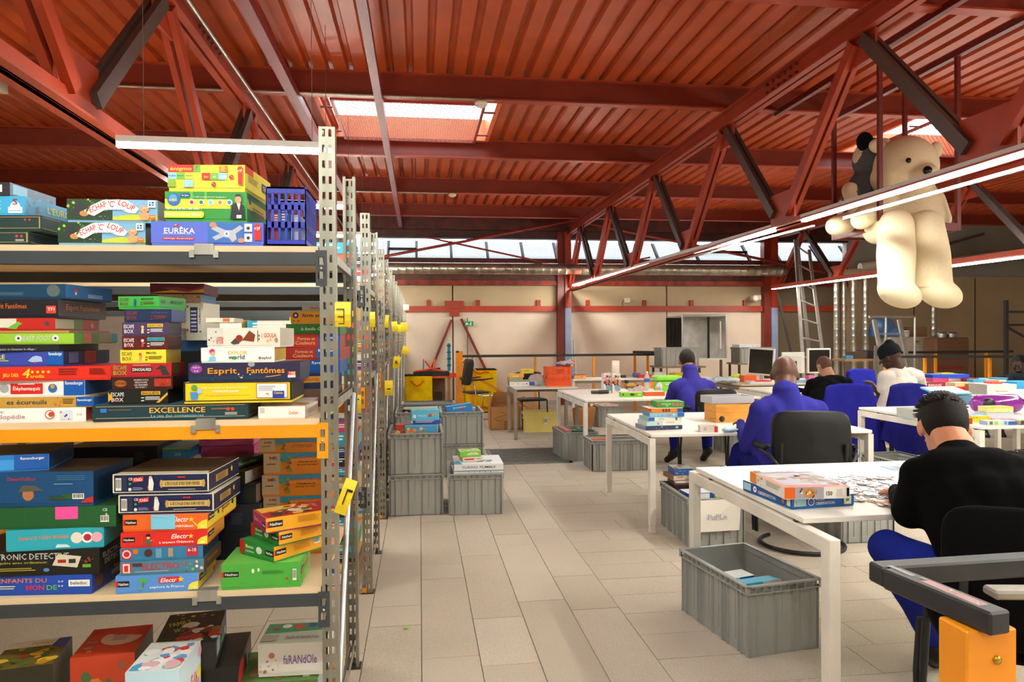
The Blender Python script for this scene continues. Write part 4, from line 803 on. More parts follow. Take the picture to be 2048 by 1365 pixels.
stackpx(SB, [
 (596, 668, 776, 812, .3, 0, ('6a5648', '5a483c', '50402f'), 'brown patterned game box at the bottom of the rear right stack', {'F': [('d', .1, .1, .9, .9, 8, ['7c4a3c', '8c8070'])]}),
 (592, 672, 745, 775, .3, 2, ('1d2858', '1a2248', '24306a'), 'navy five minute game box in the rear right stack', {'F': [('p', [(.0, .3), (.6, .35), (.7, .8), (.1, .8)], 'd89c2c'), ('t', .33, .45, .22, 'a82c1c', '5 MINUTES', .5)]}),
 (602, 680, 717, 744, .3, 0, ('1d5aa8', '184c90', 'e8b82c'), 'blue puzzle box with a yellow corner in the rear right stack', {'F': [('r', 0, 0, .22, 1, 'e8b82c'), ('o', .06, .5, .25, WH)] + RAV(.22, 1, .66)}),
 (555, 680, 691, 716, .3, -2, ('a82018', '8c1c14', '901c14'), 'red shapes game box, lower of two alike in the rear right stack', {'F': [('r', 0, .2, .12, .9, '20445c'), ('t', .42, .5, .26, 'd8a868', 'Formes et', .28), ('t', .4, .12, .3, 'd8a868', 'Couleurs', .32)] + RAV(.62, 1, .6)}),
 (559, 680, 664, 690, .3, 1, ('b82418', '8c1c14', '901c14'), 'red shapes game box, upper of two alike in the rear right stack', {'F': [('r', 0, .2, .14, .9, '20445c'), ('t', .44, .5, .26, 'd8a868', 'Formes et', .28), ('t', .42, .12, .3, 'd8a868', 'Couleurs', .32)] + RAV(.64, 1, .6)}),
 (572, 680, 643, 663, .28, 0, ('2c7c30', '246c28', '20642c'), 'green card game box in the rear right stack', {'F': [('t', .55, .3, .35, 'd8e4c8', 'la famille Cochon', .55, .2)]}),
 (581, 660, 617, 642, .26, 0, ('e0981c', 'a8601c', 'c8881c'), 'amber farm card game box in the rear right stack', {'F': [('o', .13, .65, .26, '1c2444'), ('o', .13, .65, .12, 'd8ccb8'), ('t', .6, .5, .3, '1c1c2c', 'farm snap', .6), ('o', .08, .15, .1, '5a9c3c'), ('o', .2, .15, .1, 'd84c2c')]}),
 (604, 660, 603, 616, .2, 0, ('a89c90', '8c8074', '98a09c'), 'small grey card game box, topmost of the rear right stack', {'F': [('t', .6, .25, .4, '7c3c34', 'Flashcards', .6)]})], back=REAR)
# ---- third shelf
TB = .6155
stackpx(TB, [
 (-90, 184, 1149, 1189, .3, -5, ('1c4ab0', '16347c', '2a3a6a'), 'royal blue world children game box, lowest of the left stack on the third shelf', {'F': [('t', .46, .6, .24, 'e8782c', 'ENFANTS DU', .38), ('t', .56, .18, .28, 'e02c3c', 'MON', .14), ('t', .69, .18, .28, '6abc3c', 'DE', .08), ('n', .26, .42, .38, 2, .06, 'c8c8a0'), ('r', .82, .35, .985, .72, 'f0efe8'), ('t', .9, .46, .2, '4a4a50', 'beleduc', .13), ('t', .76, .6, .1, WH, '5-9', .04), ('t', .76, .36, .1, WH, '2-6', .04)], 'S': [('o', .15, .5, .4, '6a3c3c'), ('n', .4, .9, .5, 3, .05, 'a8983c'), ('t', .66, .62, .2, 'c86a3c', 'MONDE', .4)]}),
 (-90, 199, 1096, 1148, .22, -3, ('171512', '1c1a18', '100f0c'), 'black electronic detective box with a white sticker', {'F': [('t', .5, .6, .26, 'c8c4bc', 'CTRONIC DETECTIVE', .56), ('t', .42, .42, .1, 'b8b02c', "d'enquête avec ordinateur.", .42), ('n', .2, .56, .2, 2, .04, 'a89c2c'), ('p', [(.66, .32), (.84, .2), (.87, .68), (.7, .8)], 'd8ccb4'), ('r', .7, .42, .76, .56, 'a8281c'), ('r', .78, .4, .83, .58, '2a2a2a'), ('r', .88, .2, .94, .34, '6aa82c'), ('d', .86, .45, .98, .95, 6, ['5a2c1c', '7c3c24']), ('o', .62, .14, .08, '4a8cb8', 1.6)], 'S': [('t', .5, .5, .22, '9c9890', 'ELECTRONIC', .8), ('t', .5, .2, .22, '9c9890', 'DETECTIVE', .7)]}),
 (12, 205, 1053, 1095, .24, 2, ('2aa8b8', '1c98a8', '24909c'), 'crumpled turquoise human body game box with a torn edge', {'F': [('t', .38, .5, .18, 'e87a3c', 'Explore LE CORPS HUMAIN', .5), ('o', .72, .5, .28, 'e8d8c8'), ('o', .83, .5, .28, 'f0ece8'), ('o', .83, .5, .18, 'b8243c'), ('o', .93, .5, .26, 'e8a8b8'), ('p', [(.5, .05), (.66, .05), (.62, .2), (.52, .22)], 'c8e4ea')]}, {'lid': .95}),
 (-90, 232, 1009, 1052, .3, -2, ('1c5a2c', '184c24', '2a4a2a'), 'dark green game box with a pink sticky note', {'F': [('r', .61, .35, .755, 1.0, 'f0509c'), ('t', .93, .72, .14, WH, 'CE', .03), ('b', .9, .15, .955, .5), ('r', .3, .1, .302, .9, '2a6a38'), ('r', .42, .1, .422, .9, '2a6a38'), ('o', .94, .56, .06, 'c8a8a0')]}),
 (-90, 187, 938, 1008, .26, -5, ('164a78', '0e2c48', '3a3028'), 'large blue inventor quiz box with a boy in a flat cap', {'F': [('t', .45, .72, .13, 'b0342c', "l'InventOuilleur", .22), ('o', .5, .28, .2, 'b87448', .9), ('p', [(.42, .36), (.46, .58), (.56, .56), (.62, .4)], '5a564c'), ('n', .72, .94, .85, 3, .03, '3c6c94'), ('r', .76, .12, .86, .28, '2c5c2c'), ('b', .8, .1, .9, .28) if False else ('r', .66, .1, .78, .22, '28482c'), ('b', .84, .12, .93, .3), ('p', [(.9, 0), (1, 0), (1, .2), (.96, .16)], 'c82c24'), ('n', .7, .88, .6, 1, .02, '8cb8d8')]}),
 (-90, 85, 903, 937, .26, 9, ('2a7cd0', '163c6c', '24303c'), 'bright blue puzzle box, topmost of the left stack on the third shelf', {'F': [('r', .62, 0, .99, 1, '1c5cb0'), ('t', .82, .66, .18, WH, 'Ravensburger', .26), ('r', .0, .0, .62, .7, '3c98e0'), ('o', .28, .3, .2, 'e8f0f4'), ('o', .28, .3, .12, 'd83c3c')]})])
ELM = [('t', .48, .3, .48, 'c8241c', 'ELECTRO', .44), ('r', .02, .08, .13, .9, 'd82c24'), ('r', .035, .15, .115, .82, 'f0ece6'), ('p', [(.05, .2), (.1, .2), (.1, .7), (.05, .7)], 'd82c24'), ('t', .085, .1, .12, WH, 'Jumbo', .08), ('n', .18, .66, .14, 1, .05, 'a8b8c0'), ('r', .15, .6, .26, .85, '4c2c34'), ('d', .76, .05, .98, .9, 10, ['c84830', 'e8c8a0', '2c3c48', 'f0ece4', '8cb83c'])]
stackpx(TB, [
 (231, 397, 1150, 1186, .2, 0, ('5a94dc', 'e8d038', '6a9cd8'), 'light blue electric quiz box with a green tree, lowest of the middle stack', {'F': nathan(.015) + [('o', .33, .66, .18, '4cb04a', 1.4), ('r', .325, .25, .34, .6, '8a5a3c'), ('o', .3, .2, .08, '4cb04a', 1.4), ('r', .52, .48, .77, .84, 'd82c30'), ('t', .64, .52, .26, WH, 'Electr', .2, .25), ('s', .79, .66, .2, 'f8c81c'), ('t', .62, .18, .15, WH, 'explore la France', .42), ('p', [(.87, 0), (1, 0), (1, .5), (.93, .44), (.89, .3)], 'f6dc3c'), ('t', .95, .1, .12, WH, '7 ans', .06)], 'S': nathan(.03, .4, .4, .4) + [('r', .8, .1, .95, .4, 'b84c3c')]}),
 (240, 408, 1121, 1149, .2, 0, ('4a8098', '6a4a34', '3c6478'), 'worn teal electro quiz box with a red title in the middle stack', {'F': ELM, 'S': [('t', .5, .4, .35, 'c8b43c', 'toucher', .6)]}),
 (240, 406, 1094, 1120, .18, 0, ('2f7ca8', '1c3c4c', '2a6c94'), 'blue quiz box marked 6-10 in the middle stack', {'F': [('r', .02, .08, .14, .9, 'c02c2c'), ('o', .08, .5, .36, 'e0d0c8'), ('o', .08, .5, .24, 'c02c2c'), ('r', .16, .5, .22, .9, 'd8701c'), ('o', .34, .55, .34, '4a2c1c'), ('r', .43, .1, .5, .9, '6a9cb0'), ('r', .58, .15, .64, .9, 'a89078'), ('r', .8, .15, .94, .95, 'b82c3c'), ('t', .87, .55, .28, WH, '6-10', .1)]}),
 (241, 415, 1063, 1093, .2, 0, ('e02820', 'e8a03c', 'c8241c'), 'red history electric quiz box in the middle stack', {'F': elec('', "à travers l'Histoire") + fig(.32, 'f0c08c', '2c6c4c') + [('p', [(.29, .7), (.35, .7), (.34, .9), (.3, .9)], '1c1c1c'), ('r', .245, .25, .255, .8, 'c85a2c')], 'S': nathan(.03, .4, .36, .34)}),
 (242, 415, 1028, 1062, .3, -3, ('ee6a24', 'ecd23c', 'e85a1c'), 'orange animal electric quiz box with a blue sticky note', {'F': elec('', '') + [('t', .72, .14, .18, WH, 'animaux', .24), ('r', .335, .02, .62, .98, '7cc8e4'), ('n', .36, .56, .75, 1, .03, '8aa8b8'), ('p', [(.82, .55), (.86, .4), (.9, .1), (.86, .25)], 'f6dc3c')], 'S': nathan(.02, .45, .4, .2) + [('o', .35, .6, .14, '3c3c3c'), ('t', .62, .5, .3, 'd8402c', 'Electro', .25), ('r', .48, .3, .5, .8, 'c83c2c'), ('o', .85, .6, .16, '2c2c2c')]}),
 (233, 428, 988, 1027, .28, -3, (NV, '242844', 'e0d4b4'), 'navy druid school game box with a scroll title, lower of the pair', {'F': DRU, 'S': DRUS}),
 (220, 418, 946, 987, .3, -4, (NV, '242844', '4a3828'), 'navy druid school game box with a scroll title, upper of the pair', {'F': DRU, 'S': DRUS, 'U': DRUU})])
# right hand yawed boxes
zc = stackpx(TB, [(442, 601, 1106, 1157, .2, 0, ('4caa3c', '5aa83c', '6ab84c'), 'bright green snail game box under the yawed electric quiz boxes', {'F': nathan(.02, .45, .22, .2) + [('d', .02, .0, .98, .2, 20, ['2f8a34', '3c9c3c', '6aba3c']), ('o', .4, .68, .1, 'e0dcc0', .6), ('o', .47, .72, .08, 'e0dcc0', .6), ('n', .52, .8, .65, 4, .02, '3c8a34'), ('b', .9, .2, .95, .7), ('o', .26, .82, .06, '8a8c2c'), ('o', .83, .3, .05, RD)], 'S': nathan(.04, .4, .24, .3) + [('t', .62, .4, .32, 'd83c2c', 'escargot', .4), ('o', .7, .8, .1, '2c3c8c')]})])
def yaw_box(u, v, Y, W, D, H, rz, cols, label, art, z, **k):
    """near corner at pixel (u,v) on plane Y; W along the left-going front, D along the right-going side"""
    p = at(u, v, Y); rz = math.radians(rz)
    o = game_box(W, D, H, cols, label, art, rz=rz, **k); o.location = (p[0] - W * math.cos(rz), p[1] - W * math.sin(rz), z); return o
FERME = {'F': [('r', 0, 0, .14, 1, 'c82c24'), ('t', .3, .5, .22, WH, 'Electro', .22), ('t', .3, .2, .16, WH, 'à la ferme', .25), ('s', .2, .62, .16, 'f8c81c'), ('o', .58, .5, .26, 'e8e8dc', 1.3), ('r', .76, .3, 1, .68, '15130f'), ('t', .88, .4, .2, WH, 'Nathan', .18)], 'S': nathan(.02, .35, .4, .22) + [('n', .4, .75, .75, 5, .05, 'c87a1c'), ('b', .82, .4, .95, .85)]}
yaw_box(548, 1112, 2.40, .185, .2, .052, -42 + 0, ('2f8c3c', 'f0a41c', '308c3c'), 'green farm electric quiz box with yellow side, lower of the yawed pair', FERME, zc)
yaw_box(558, 1085, 2.405, .19, .2, .046, -50, ('2c8438', 'f0a41c', '2c7c34'), 'dented green farm electric quiz box, upper of the yawed pair', FERME, zc + .053)
yaw_box(532, 1068, 2.39, .15, .25, .05, -62, ('a8246c', 'f2a81c', 'c84838'), 'purple and yellow school electric quiz box tilted on top of the yawed pair', {'F': [('t', .3, .4, .3, 'f0a83c', 'Electro', .32), ('o', .6, .5, .16, 'a86cb8'), ('r', .74, .25, .99, .6, '15130f'), ('t', .87, .34, .2, WH, 'Nathan', .2)], 'S': nathan(.02, .3, .45, .2) + [('n', .42, .72, .8, 6, .04, 'c8821c'), ('b', .84, .5, .97, .9)], 'U': [('r', .03, .03, .97, .97, 'a8282c'), ('p', [(.03, .03), (.5, .03), (.35, .5), (.03, .6)], 'e8b03c'), ('t', .4, .75, .08, 'e09078', 'Electro', .3), ('d', .2, .1, .9, .7, 26, ['3c6a3c', 'e8a03c', 'b03c28', '2c3c2c', 'd8c8a0'])]}, zc + .1, lid=.92)
# MB family boxes at the rear of third shelf
MBA = {'F': [('r', 0, 0, .27, 1, 'b89c78'), ('t', .13, .68, .17, 'c8341c', 'M', .07), ('t', .19, .68, .17, '2c6c9c', 'B', .05), ('n', .05, .22, .42, 1, .05, '5a4630'), ('r', .27, .55, 1, 1, '2c88a8'), ('p', [(.4, .55), (.45, .72), (1, .75), (1, .5)], 'd8882c'), ('d', .29, .05, .44, .8, 12, ['8c3c24', '7c5a1c', '6a8c2c', 'a82c1c']), ('t', .72, .68, .15, 'd84a1c', 'La famille de M. Patate', .5), ('t', .7, .5, .09, '2c1c0c', 'Change-les en', .3), ('t', .7, .35, .09, '2c1c0c', 'un tour de main !', .34), ('d', .94, .2, 1, .8, 5, ['2c5c9c', 'c03c24'])]}
rows = []
for i, (u0, vt, vb, yw) in enumerate(((525, 1047, 1090, 0), (530, 1003, 1046, 1), (526, 972, 1002, -1), (524, 947, 990, 0), (527, 903, 946, 1), (516, 868, 895, -2))[::1]):
    rows.append((u0, u0 + 126, vt, vb, .22, yw, ('d8801c', 'c8701c', 'a88050'), 'orange and blue potato family game at the rear of the third shelf, ' + ['lowest', 'second lowest', 'third lowest', 'third highest', 'second highest', 'topmost'][i], MBA, {'g': 'orange potato family games at the rear of the third shelf'}))
stackpx(TB, [(r[0], r[1], 0, 42.5) + r[4:] if False else r for r in rows], back=REAR - .03)
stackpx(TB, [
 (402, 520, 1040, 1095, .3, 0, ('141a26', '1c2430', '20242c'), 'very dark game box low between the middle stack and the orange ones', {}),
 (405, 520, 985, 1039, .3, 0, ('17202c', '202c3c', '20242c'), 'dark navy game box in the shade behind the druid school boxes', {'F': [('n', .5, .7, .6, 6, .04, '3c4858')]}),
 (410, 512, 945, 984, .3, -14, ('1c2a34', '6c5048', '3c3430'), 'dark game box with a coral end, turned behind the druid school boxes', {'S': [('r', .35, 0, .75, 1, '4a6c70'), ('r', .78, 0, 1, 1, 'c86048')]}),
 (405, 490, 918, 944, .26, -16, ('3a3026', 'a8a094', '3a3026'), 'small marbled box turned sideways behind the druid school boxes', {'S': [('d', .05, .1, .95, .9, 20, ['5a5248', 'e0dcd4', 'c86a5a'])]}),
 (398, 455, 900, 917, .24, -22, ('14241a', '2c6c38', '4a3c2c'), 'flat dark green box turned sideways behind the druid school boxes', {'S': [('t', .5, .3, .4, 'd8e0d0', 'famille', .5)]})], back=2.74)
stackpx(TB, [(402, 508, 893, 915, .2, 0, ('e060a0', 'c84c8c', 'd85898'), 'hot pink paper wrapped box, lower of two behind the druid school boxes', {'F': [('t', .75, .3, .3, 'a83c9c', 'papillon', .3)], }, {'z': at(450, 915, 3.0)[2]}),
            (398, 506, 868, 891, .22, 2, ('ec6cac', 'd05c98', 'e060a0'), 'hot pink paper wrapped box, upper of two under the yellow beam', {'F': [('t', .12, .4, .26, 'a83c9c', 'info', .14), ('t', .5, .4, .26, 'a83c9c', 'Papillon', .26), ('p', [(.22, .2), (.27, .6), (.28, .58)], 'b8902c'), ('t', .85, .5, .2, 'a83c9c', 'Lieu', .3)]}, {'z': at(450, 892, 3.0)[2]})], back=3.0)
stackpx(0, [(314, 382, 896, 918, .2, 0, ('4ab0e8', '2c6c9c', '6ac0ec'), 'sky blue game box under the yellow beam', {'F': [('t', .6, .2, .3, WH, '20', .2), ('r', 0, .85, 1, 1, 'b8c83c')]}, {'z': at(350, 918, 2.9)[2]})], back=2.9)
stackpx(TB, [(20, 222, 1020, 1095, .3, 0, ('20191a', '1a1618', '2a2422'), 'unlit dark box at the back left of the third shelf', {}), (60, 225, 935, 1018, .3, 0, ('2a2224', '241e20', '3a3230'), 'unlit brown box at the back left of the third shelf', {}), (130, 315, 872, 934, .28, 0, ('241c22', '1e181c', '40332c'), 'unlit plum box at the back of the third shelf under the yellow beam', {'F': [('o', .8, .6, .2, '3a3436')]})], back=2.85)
# ---- bottom shelf
BB = .0455
def floor_box(u, v, zt, W, D, rz, cols, label, art=None, z0=BB, **k):      # top front-left corner at pixel (u,v)
    x, y = onz(u, v, zt); return game_box(W, D, zt - z0, cols, label, art, loc=(x, y, z0), rz=math.radians(rz), **k)
floor_box(250, 1347, .40, .16, .22, 0, ('c0dce8', 'cfe0e8', 'd8dcd8'), 'pale blue elephant game box on the bottom shelf, nearest to the lens', {'F': [('t', .1, .6, .16, RD, 'MB', .12), ('t', .5, .35, .24, 'e05048', 'Elefun', .6)], 'S': [('t', .5, .55, .22, 'e04440', 'elefun', .75), ('d', .05, .1, .95, .95, 14, ['8ac040', 'e8a0b8', '5ab0d8', 'f0d84a'])], 'U': [('d', .1, .1, .9, .9, 26, ['c83c38', 'e8e4e0', '5c94c8', 'd8a8b0', '7cb88c']), ('r', .04, .04, .4, .2, '3ca0b8')]})
floor_box(305, 1298, .385, .2, .3, 8, ('1e1c1c', '1c2a34', '241f1c'), 'black monster game box, higher of the two black boxes on the bottom shelf', {'F': [('r', .1, .2, .5, .5, 'a87428')], 'S': [('n', .08, .4, .8, 8, .04, 'c8ccd0'), ('r', .45, .2, .7, .4, '5a9c3c'), ('b', .75, .2, .9, .45)], 'U': [('t', .3, .62, .13, 'b8b040', 'FAMILY', .38, 0, .35), ('t', .42, .42, .13, '8aa850', 'MOON', .34, 0, .35), ('d', .4, .05, .95, .6, 24, ['a82c24', '6c1c1c', 'c8c4bc', '2c4a6c', '8c5a2c']), ('d', .1, .8, .9, .98, 12, ['d8a01c', '2c5c8c', 'c8781c'])]}, z0=.29)
floor_box(330, 1348, .285, .24, .3, 5, ('141414', '1a1a1a', '1c1a1a'), 'black travel game box, lower of the two black boxes on the bottom shelf', {'S': [('o', .2, .75, .25, 'c02c34', 1.4), ('t', .5, .3, .22, 'd8d4cc', 'Tasting', .5), ('r', .6, .6, .66, .9, 'd8d4cc')]})
floor_box(140, 1318, .36, .2, .24, 6, ('c8401c', '6a5a48', 'c83c1c'), 'orange and red toy box on the bottom shelf', {'F': [('d', .2, .3, .8, .9, 12, ['8c5a3c', '4a6a3c', 'd8802c'])], 'U': [('o', .6, .6, .28, 'd8b0a0'), ('n', .45, .75, .75, 5, .03, 'a86a7c'), ('p', [(0, .85), (1, .6), (1, 1), (0, 1)], 'c8281c'), ('d', .1, .1, .5, .5, 6, ['a86c6c', 'e8781c', '8c7c70'])]})
floor_box(-30, 1345, .37, .19, .22, 10, ('2c2818', '5a5040', '6a5a24'), 'olive jungle game box at the left end of the bottom shelf', {'U': [('r', .0, .75, 1, 1, 'e0dccc'), ('t', .6, .8, .12, 'c8b01c', 'PERRO', .4), ('p', [(.75, .7), (1, .6), (1, 1), (.8, 1)], '2c3c9c'), ('d', .05, .05, .95, .7, 26, ['2c4a1c', 'c8881c', '8c2c1c', '4c6a2c', 'd8b83c'])]})
floor_box(516, 1290, .33, .24, .18, -2, ('ddd8d0', 'e4dcd0', 'b8c8b0'), 'white building game box on the green box at the right of the bottom shelf', {'F': [('t', .62, .3, .3, '7a5a9c', 'faRANdOle', .5), ('o', .2, .6, .1, 'b87048'), ('d', .02, .05, .3, .5, 10, ['d0a090', 'c8b8a8', 'a87058'])], 'U': [('p', [(0, .5), (1, .62), (1, 1), (0, 1)], '4c9474'), ('o', .3, .85, .1, 'e0dcd0'), ('o', .5, .8, .12, 'c85a3c'), ('o', .7, .86, .1, '3c5c94'), ('o', .15, .75, .06, 'd0382c'), ('t', .62, .2, .14, 'a06aa0', 'faRANdOle', .5), ('r', .02, .1, .25, .4, 'a8a098')]}, z0=.21)
floor_box(445, 1372, .205, .33, .26, 0, ('5a7434', 'a8b0b8', '5c8040'), 'large green farm animal box under the white building game box', {'U': [('r', .75, .4, .98, .9, '6ab0d8'), ('r', .82, .1, .9, .6, 'e8e8e0'), ('t', .86, .2, .06, '3c3c3c', 'Schleich', .2, 0, 1.2), ('d', .1, .1, .8, .9, 16, ['4c6c2c', '7c8c3c', '8c6c3c'])]})

# ------------------------------------------------------------------ grey stacking crates
GR = ('a0a19b', 'plastic'); GR2 = ('757876', 'plastic')
def crate_proto(col=GR, W=.415, D=.625, H=.333, name='stacking_crate'):
    r = empty(name, (0, 0, 0)); w2, d2 = W / 2, D / 2; i = .018; q = MB(); t = .004
    q.box(-w2 + i, -d2 + i, 0, w2 - i, d2 - i, .008, col)
    for (x0, y0, x1, y1) in ((-w2 + i, -d2 + i, w2 - i, -d2 + i + t), (-w2 + i, d2 - i - t, w2 - i, d2 - i), (-w2 + i, -d2 + i, -w2 + i + t, d2 - i), (w2 - i - t, -d2 + i, w2 - i, d2 - i)): q.box(x0, y0, 0, x1, y1, H, col)
    q.build('body', r); q = MB()
    for z0, z1, o in ((H - .008, H, 0), (H - .04, H - .034, .001)):
        for (x0, y0, x1, y1) in ((-w2 + o, -d2 + o, w2 - o, -d2 + i + t), (-w2 + o, d2 - i - t, w2 - o, d2 - o), (-w2 + o, -d2 + o, -w2 + i + t, d2 - o), (w2 - i - t, -d2 + o, w2 - o, d2 - o)): q.box(x0, y0, z0, x1, y1, z1, col)
    n = 0
    for L, ax, e in ((D, 1, w2), (W, 0, d2)):
        k = 14 if ax else 9
        for j in range(k + 1):
            c = -L / 2 + .003 + (L - .006) * j / k
            for s_ in (-1, 1):
                a, b_ = sorted((s_ * e, s_ * (e - i)))
                if ax: q.box(a + (.001 if s_ < 0 else 0), c - .0014, H - .036, b_ - (.001 if s_ > 0 else 0), c + .0014, H - .006, col)
                else: q.box(c - .0014, a + .001, H - .036, c + .0014, b_ - .001, H - .006, col)
    q.build('rim', r); q = MB()
    def fin(ax, c, s_, e, dep, wd, z0, z1):
        a, b_ = sorted((s_ * (e - i + dep), s_ * (e - i)))
        if ax: q.box(a, c - wd / 2, z0, b_, c + wd / 2, z1, col)
        else: q.box(c - wd / 2, a, z0, c + wd / 2, b_, z1, col)
    for L, ax, e, P in ((D, 1, w2, (-.5, -.47, -.40, -.36, -.22, -.18, -.14, 0.0, .14, .18, .22, .36, .40, .47, .5)), (W, 0, d2, (-.5, -.47, -.36, -.12, .12, .36, .47, .5))):
        for s_ in (-1, 1):
            for p in P: fin(ax, max(-L / 2 + i, min(L / 2 - i, p * L)), s_, e, .012, .0028, .004, H - .034)
            for p in ((-.3, -.07, .07, .3) if ax else (-.24, 0, .24)): fin(ax, p * L, s_, e, .004, .012, .05, H - .034)
    q.build('rib', r); return r
CR = crate_proto(); first_crate = [True]
def crate(x, y, rz, label, z=0, group=None, sx=1, sz=1):
    o = CR if first_crate[0] else dup(CR); first_crate[0] = False
    o.location = (x, y, z); o.rotation_euler.z = rz; o.scale = (sx, 1, sz); tag(o, label, 'crate', group or 'grey stacking crates')
    return o
def cfront(x, y, rz, W=.415, D=.625):    # centre from near-left bottom corner
    return x + W / 2 * math.cos(rz) - D / 2 * math.sin(rz), y + W / 2 * math.sin(rz) + D / 2 * math.cos(rz)
c1 = cfront(1.43, 2.955, .149, .40, .60); crate(c1[0], c1[1], .149, 'large open grey crate in the right foreground, half under the nearest desk').scale = (.96, .96, .97)
c2 = cfront(1.79, 4.56, -.03); crate(c2[0], c2[1], -.03, 'grey crate with a handwritten paper sheet hanging on its front')
c3 = cfront(1.63, 7.92, .03); crate(c3[0], c3[1], .03, 'grey crate with green and red books at the floor grate')
crate(1.80 + .3125, 7.28 + .2075, math.pi / 2, 'grey crate lying lengthways in front of the green and red books crate')
crate(2.98, 11.12, 0, 'grey crate under the middle desk behind the paper bag')
crate(-.035, 6.03, 0, 'lower grey crate of the nearest crate stack beside the racks', sx=1.08)
crate(-.035, 6.03, 0, 'upper grey crate of the nearest crate stack, heaped with blue game boxes', z=.334, sx=1.08)
c4 = (.455, 5.98); crate(c4[0], c4[1], -.04, 'single grey crate carrying a white marble machine game', sx=1.1)
for i, (x, y, rz, l) in enumerate(((-.03, 7.6, 0, 'left'), (.43, 7.56, 0, 'right'))):
    crate(x, y, rz, 'lower grey crate of the ' + l + ' stack in the middle row by the racks', sx=1.08); crate(x, y, rz, 'upper grey crate of the ' + l + ' stack in the middle row by the racks', z=.334, sx=1.08)
crate(.10, 8.42, math.pi / 2, 'lower grey crate of the rearmost stack by the racks'); crate(.10, 8.42, math.pi / 2, 'upper grey crate of the rearmost stack by the racks, turned sideways', z=.334)
crate(3.065, 4.80, 0, 'grey crate in the shade under the nearest desk')
crate(3.98, 8.3, math.pi / 2, 'grey crate on the floor between the two men in blue jackets')
x9, y9 = onz(1712, 906, .333); crate(x9 + .25, y9 - .3, 0.05, 'grey crate on the floor under the draped chairs, seen past a white desk leg')
crate(5.35, 5.7, 0, 'dark lit grey crate under the right hand desk'); crate(5.85, 5.75, 0, 'grey crate at the right picture edge under the right hand desk')
# yellow crate, orange crates
def big_crate(col, W, D, H, loc, rz, name, label, lid_line=True):
    r = empty(name, loc, label, 'crate', rz=rz); w2, d2 = W / 2, D / 2; q = MB(); t = .006
    q.v = []; tp = .012
    for (a, b_) in ((0, 1), (1, 2), (2, 3), (3, 0)):
        B = [(-w2 + tp, -d2 + tp), (w2 - tp, -d2 + tp), (w2 - tp, d2 - tp), (-w2 + tp, d2 - tp)]; Tt = [(-w2, -d2), (w2, -d2), (w2, d2), (-w2, d2)]
        Bi = [(x * .97, y * .97) for x, y in B]; Ti = [(x * .97, y * .97) for x, y in Tt]
        q.hexa([B[a] + (0,), B[b_] + (0,), Bi[b_] + (0,), Bi[a] + (0,), Tt[a] + (H,), Tt[b_] + (H,), Ti[b_] + (H,), Ti[a] + (H,)], col)
    q.box(-w2 + tp, -d2 + tp, 0, w2 - tp, d2 - tp, .01, col)
    def tr(q): q.v = [(loc[0] + x * math.cos(rz) - y * math.sin(rz), loc[1] + x * math.sin(rz) + y * math.cos(rz), loc[2] + z) for x, y, z in q.v]; return q
    def fin(q, n):
        o = q.build(n); o.parent = r; return o
    fin(q, 'body'); q = MB(); e = .01
    for z0, z1 in ((H - .03, H), (H - .1, H - .09), (0.0, .018)):
        oo = e if z0 > 0.1 else -.002
        for (x0, y0, x1, y1) in ((-w2 - oo, -d2 - oo, w2 + oo, -d2 + .004), (-w2 - oo, d2 - .004, w2 + oo, d2 + oo), (-w2 - oo, -d2 - oo, -w2 + .004, d2 + oo), (w2 - .004, -d2 - oo, w2 + oo, d2 + oo)): q.box(x0, y0, z0, x1, y1, z1, col)
    for x in (-w2 * .8, -w2 * .4, w2 * .4, w2 * .8): q.box(x - .004, -d2 - e, H - .1, x + .004, -d2 + .004, H, col)
    fin(q, 'rim'); return r, tr, fin
yc, _, fin_ = big_crate(('f2df84', 'plastic'), .56, .40, .30, (1.83, 10.62, 0), -.06, 'plastic_crate', 'faded yellow plastic crate with a white sticker on the floor beside the open carton')
q = MB(); draw(q, (.0, -.2005, .12), (.09, 0, 0), (0, 0, .1), [('r', 0, 0, 1, 1, 'ece6d0'), ('r', 0, 0, .2, 1, 'e8c01c'), ('n', .3, .9, .8, 4, .08, '6a6458')]); fin_(q, 'sticker')
oc, _, fin_ = big_crate(('ee5a1c', 'plastic'), .37, .27, .15, (1.98, 10.05, .72), 0, 'plastic_crate', 'lower bright orange crate on the small desk in the middle')
oc2, _, fin_ = big_crate(('ee5a1c', 'plastic'), .37, .27, .13, (1.98, 10.05, .871), 0, 'plastic_crate', 'upper bright orange crate full of small parts on the small desk in the middle')
q = MB(); draw(q, (-.1, -.147, .02), (.2, 0, 0), (0, 0, .1), [('t', .5, .55, .22, '5a2010', 'WOODEN', .5), ('t', .5, .25, .22, '5a2010', 'LOTS', .36)]); fin_(q, 'printed_mark')

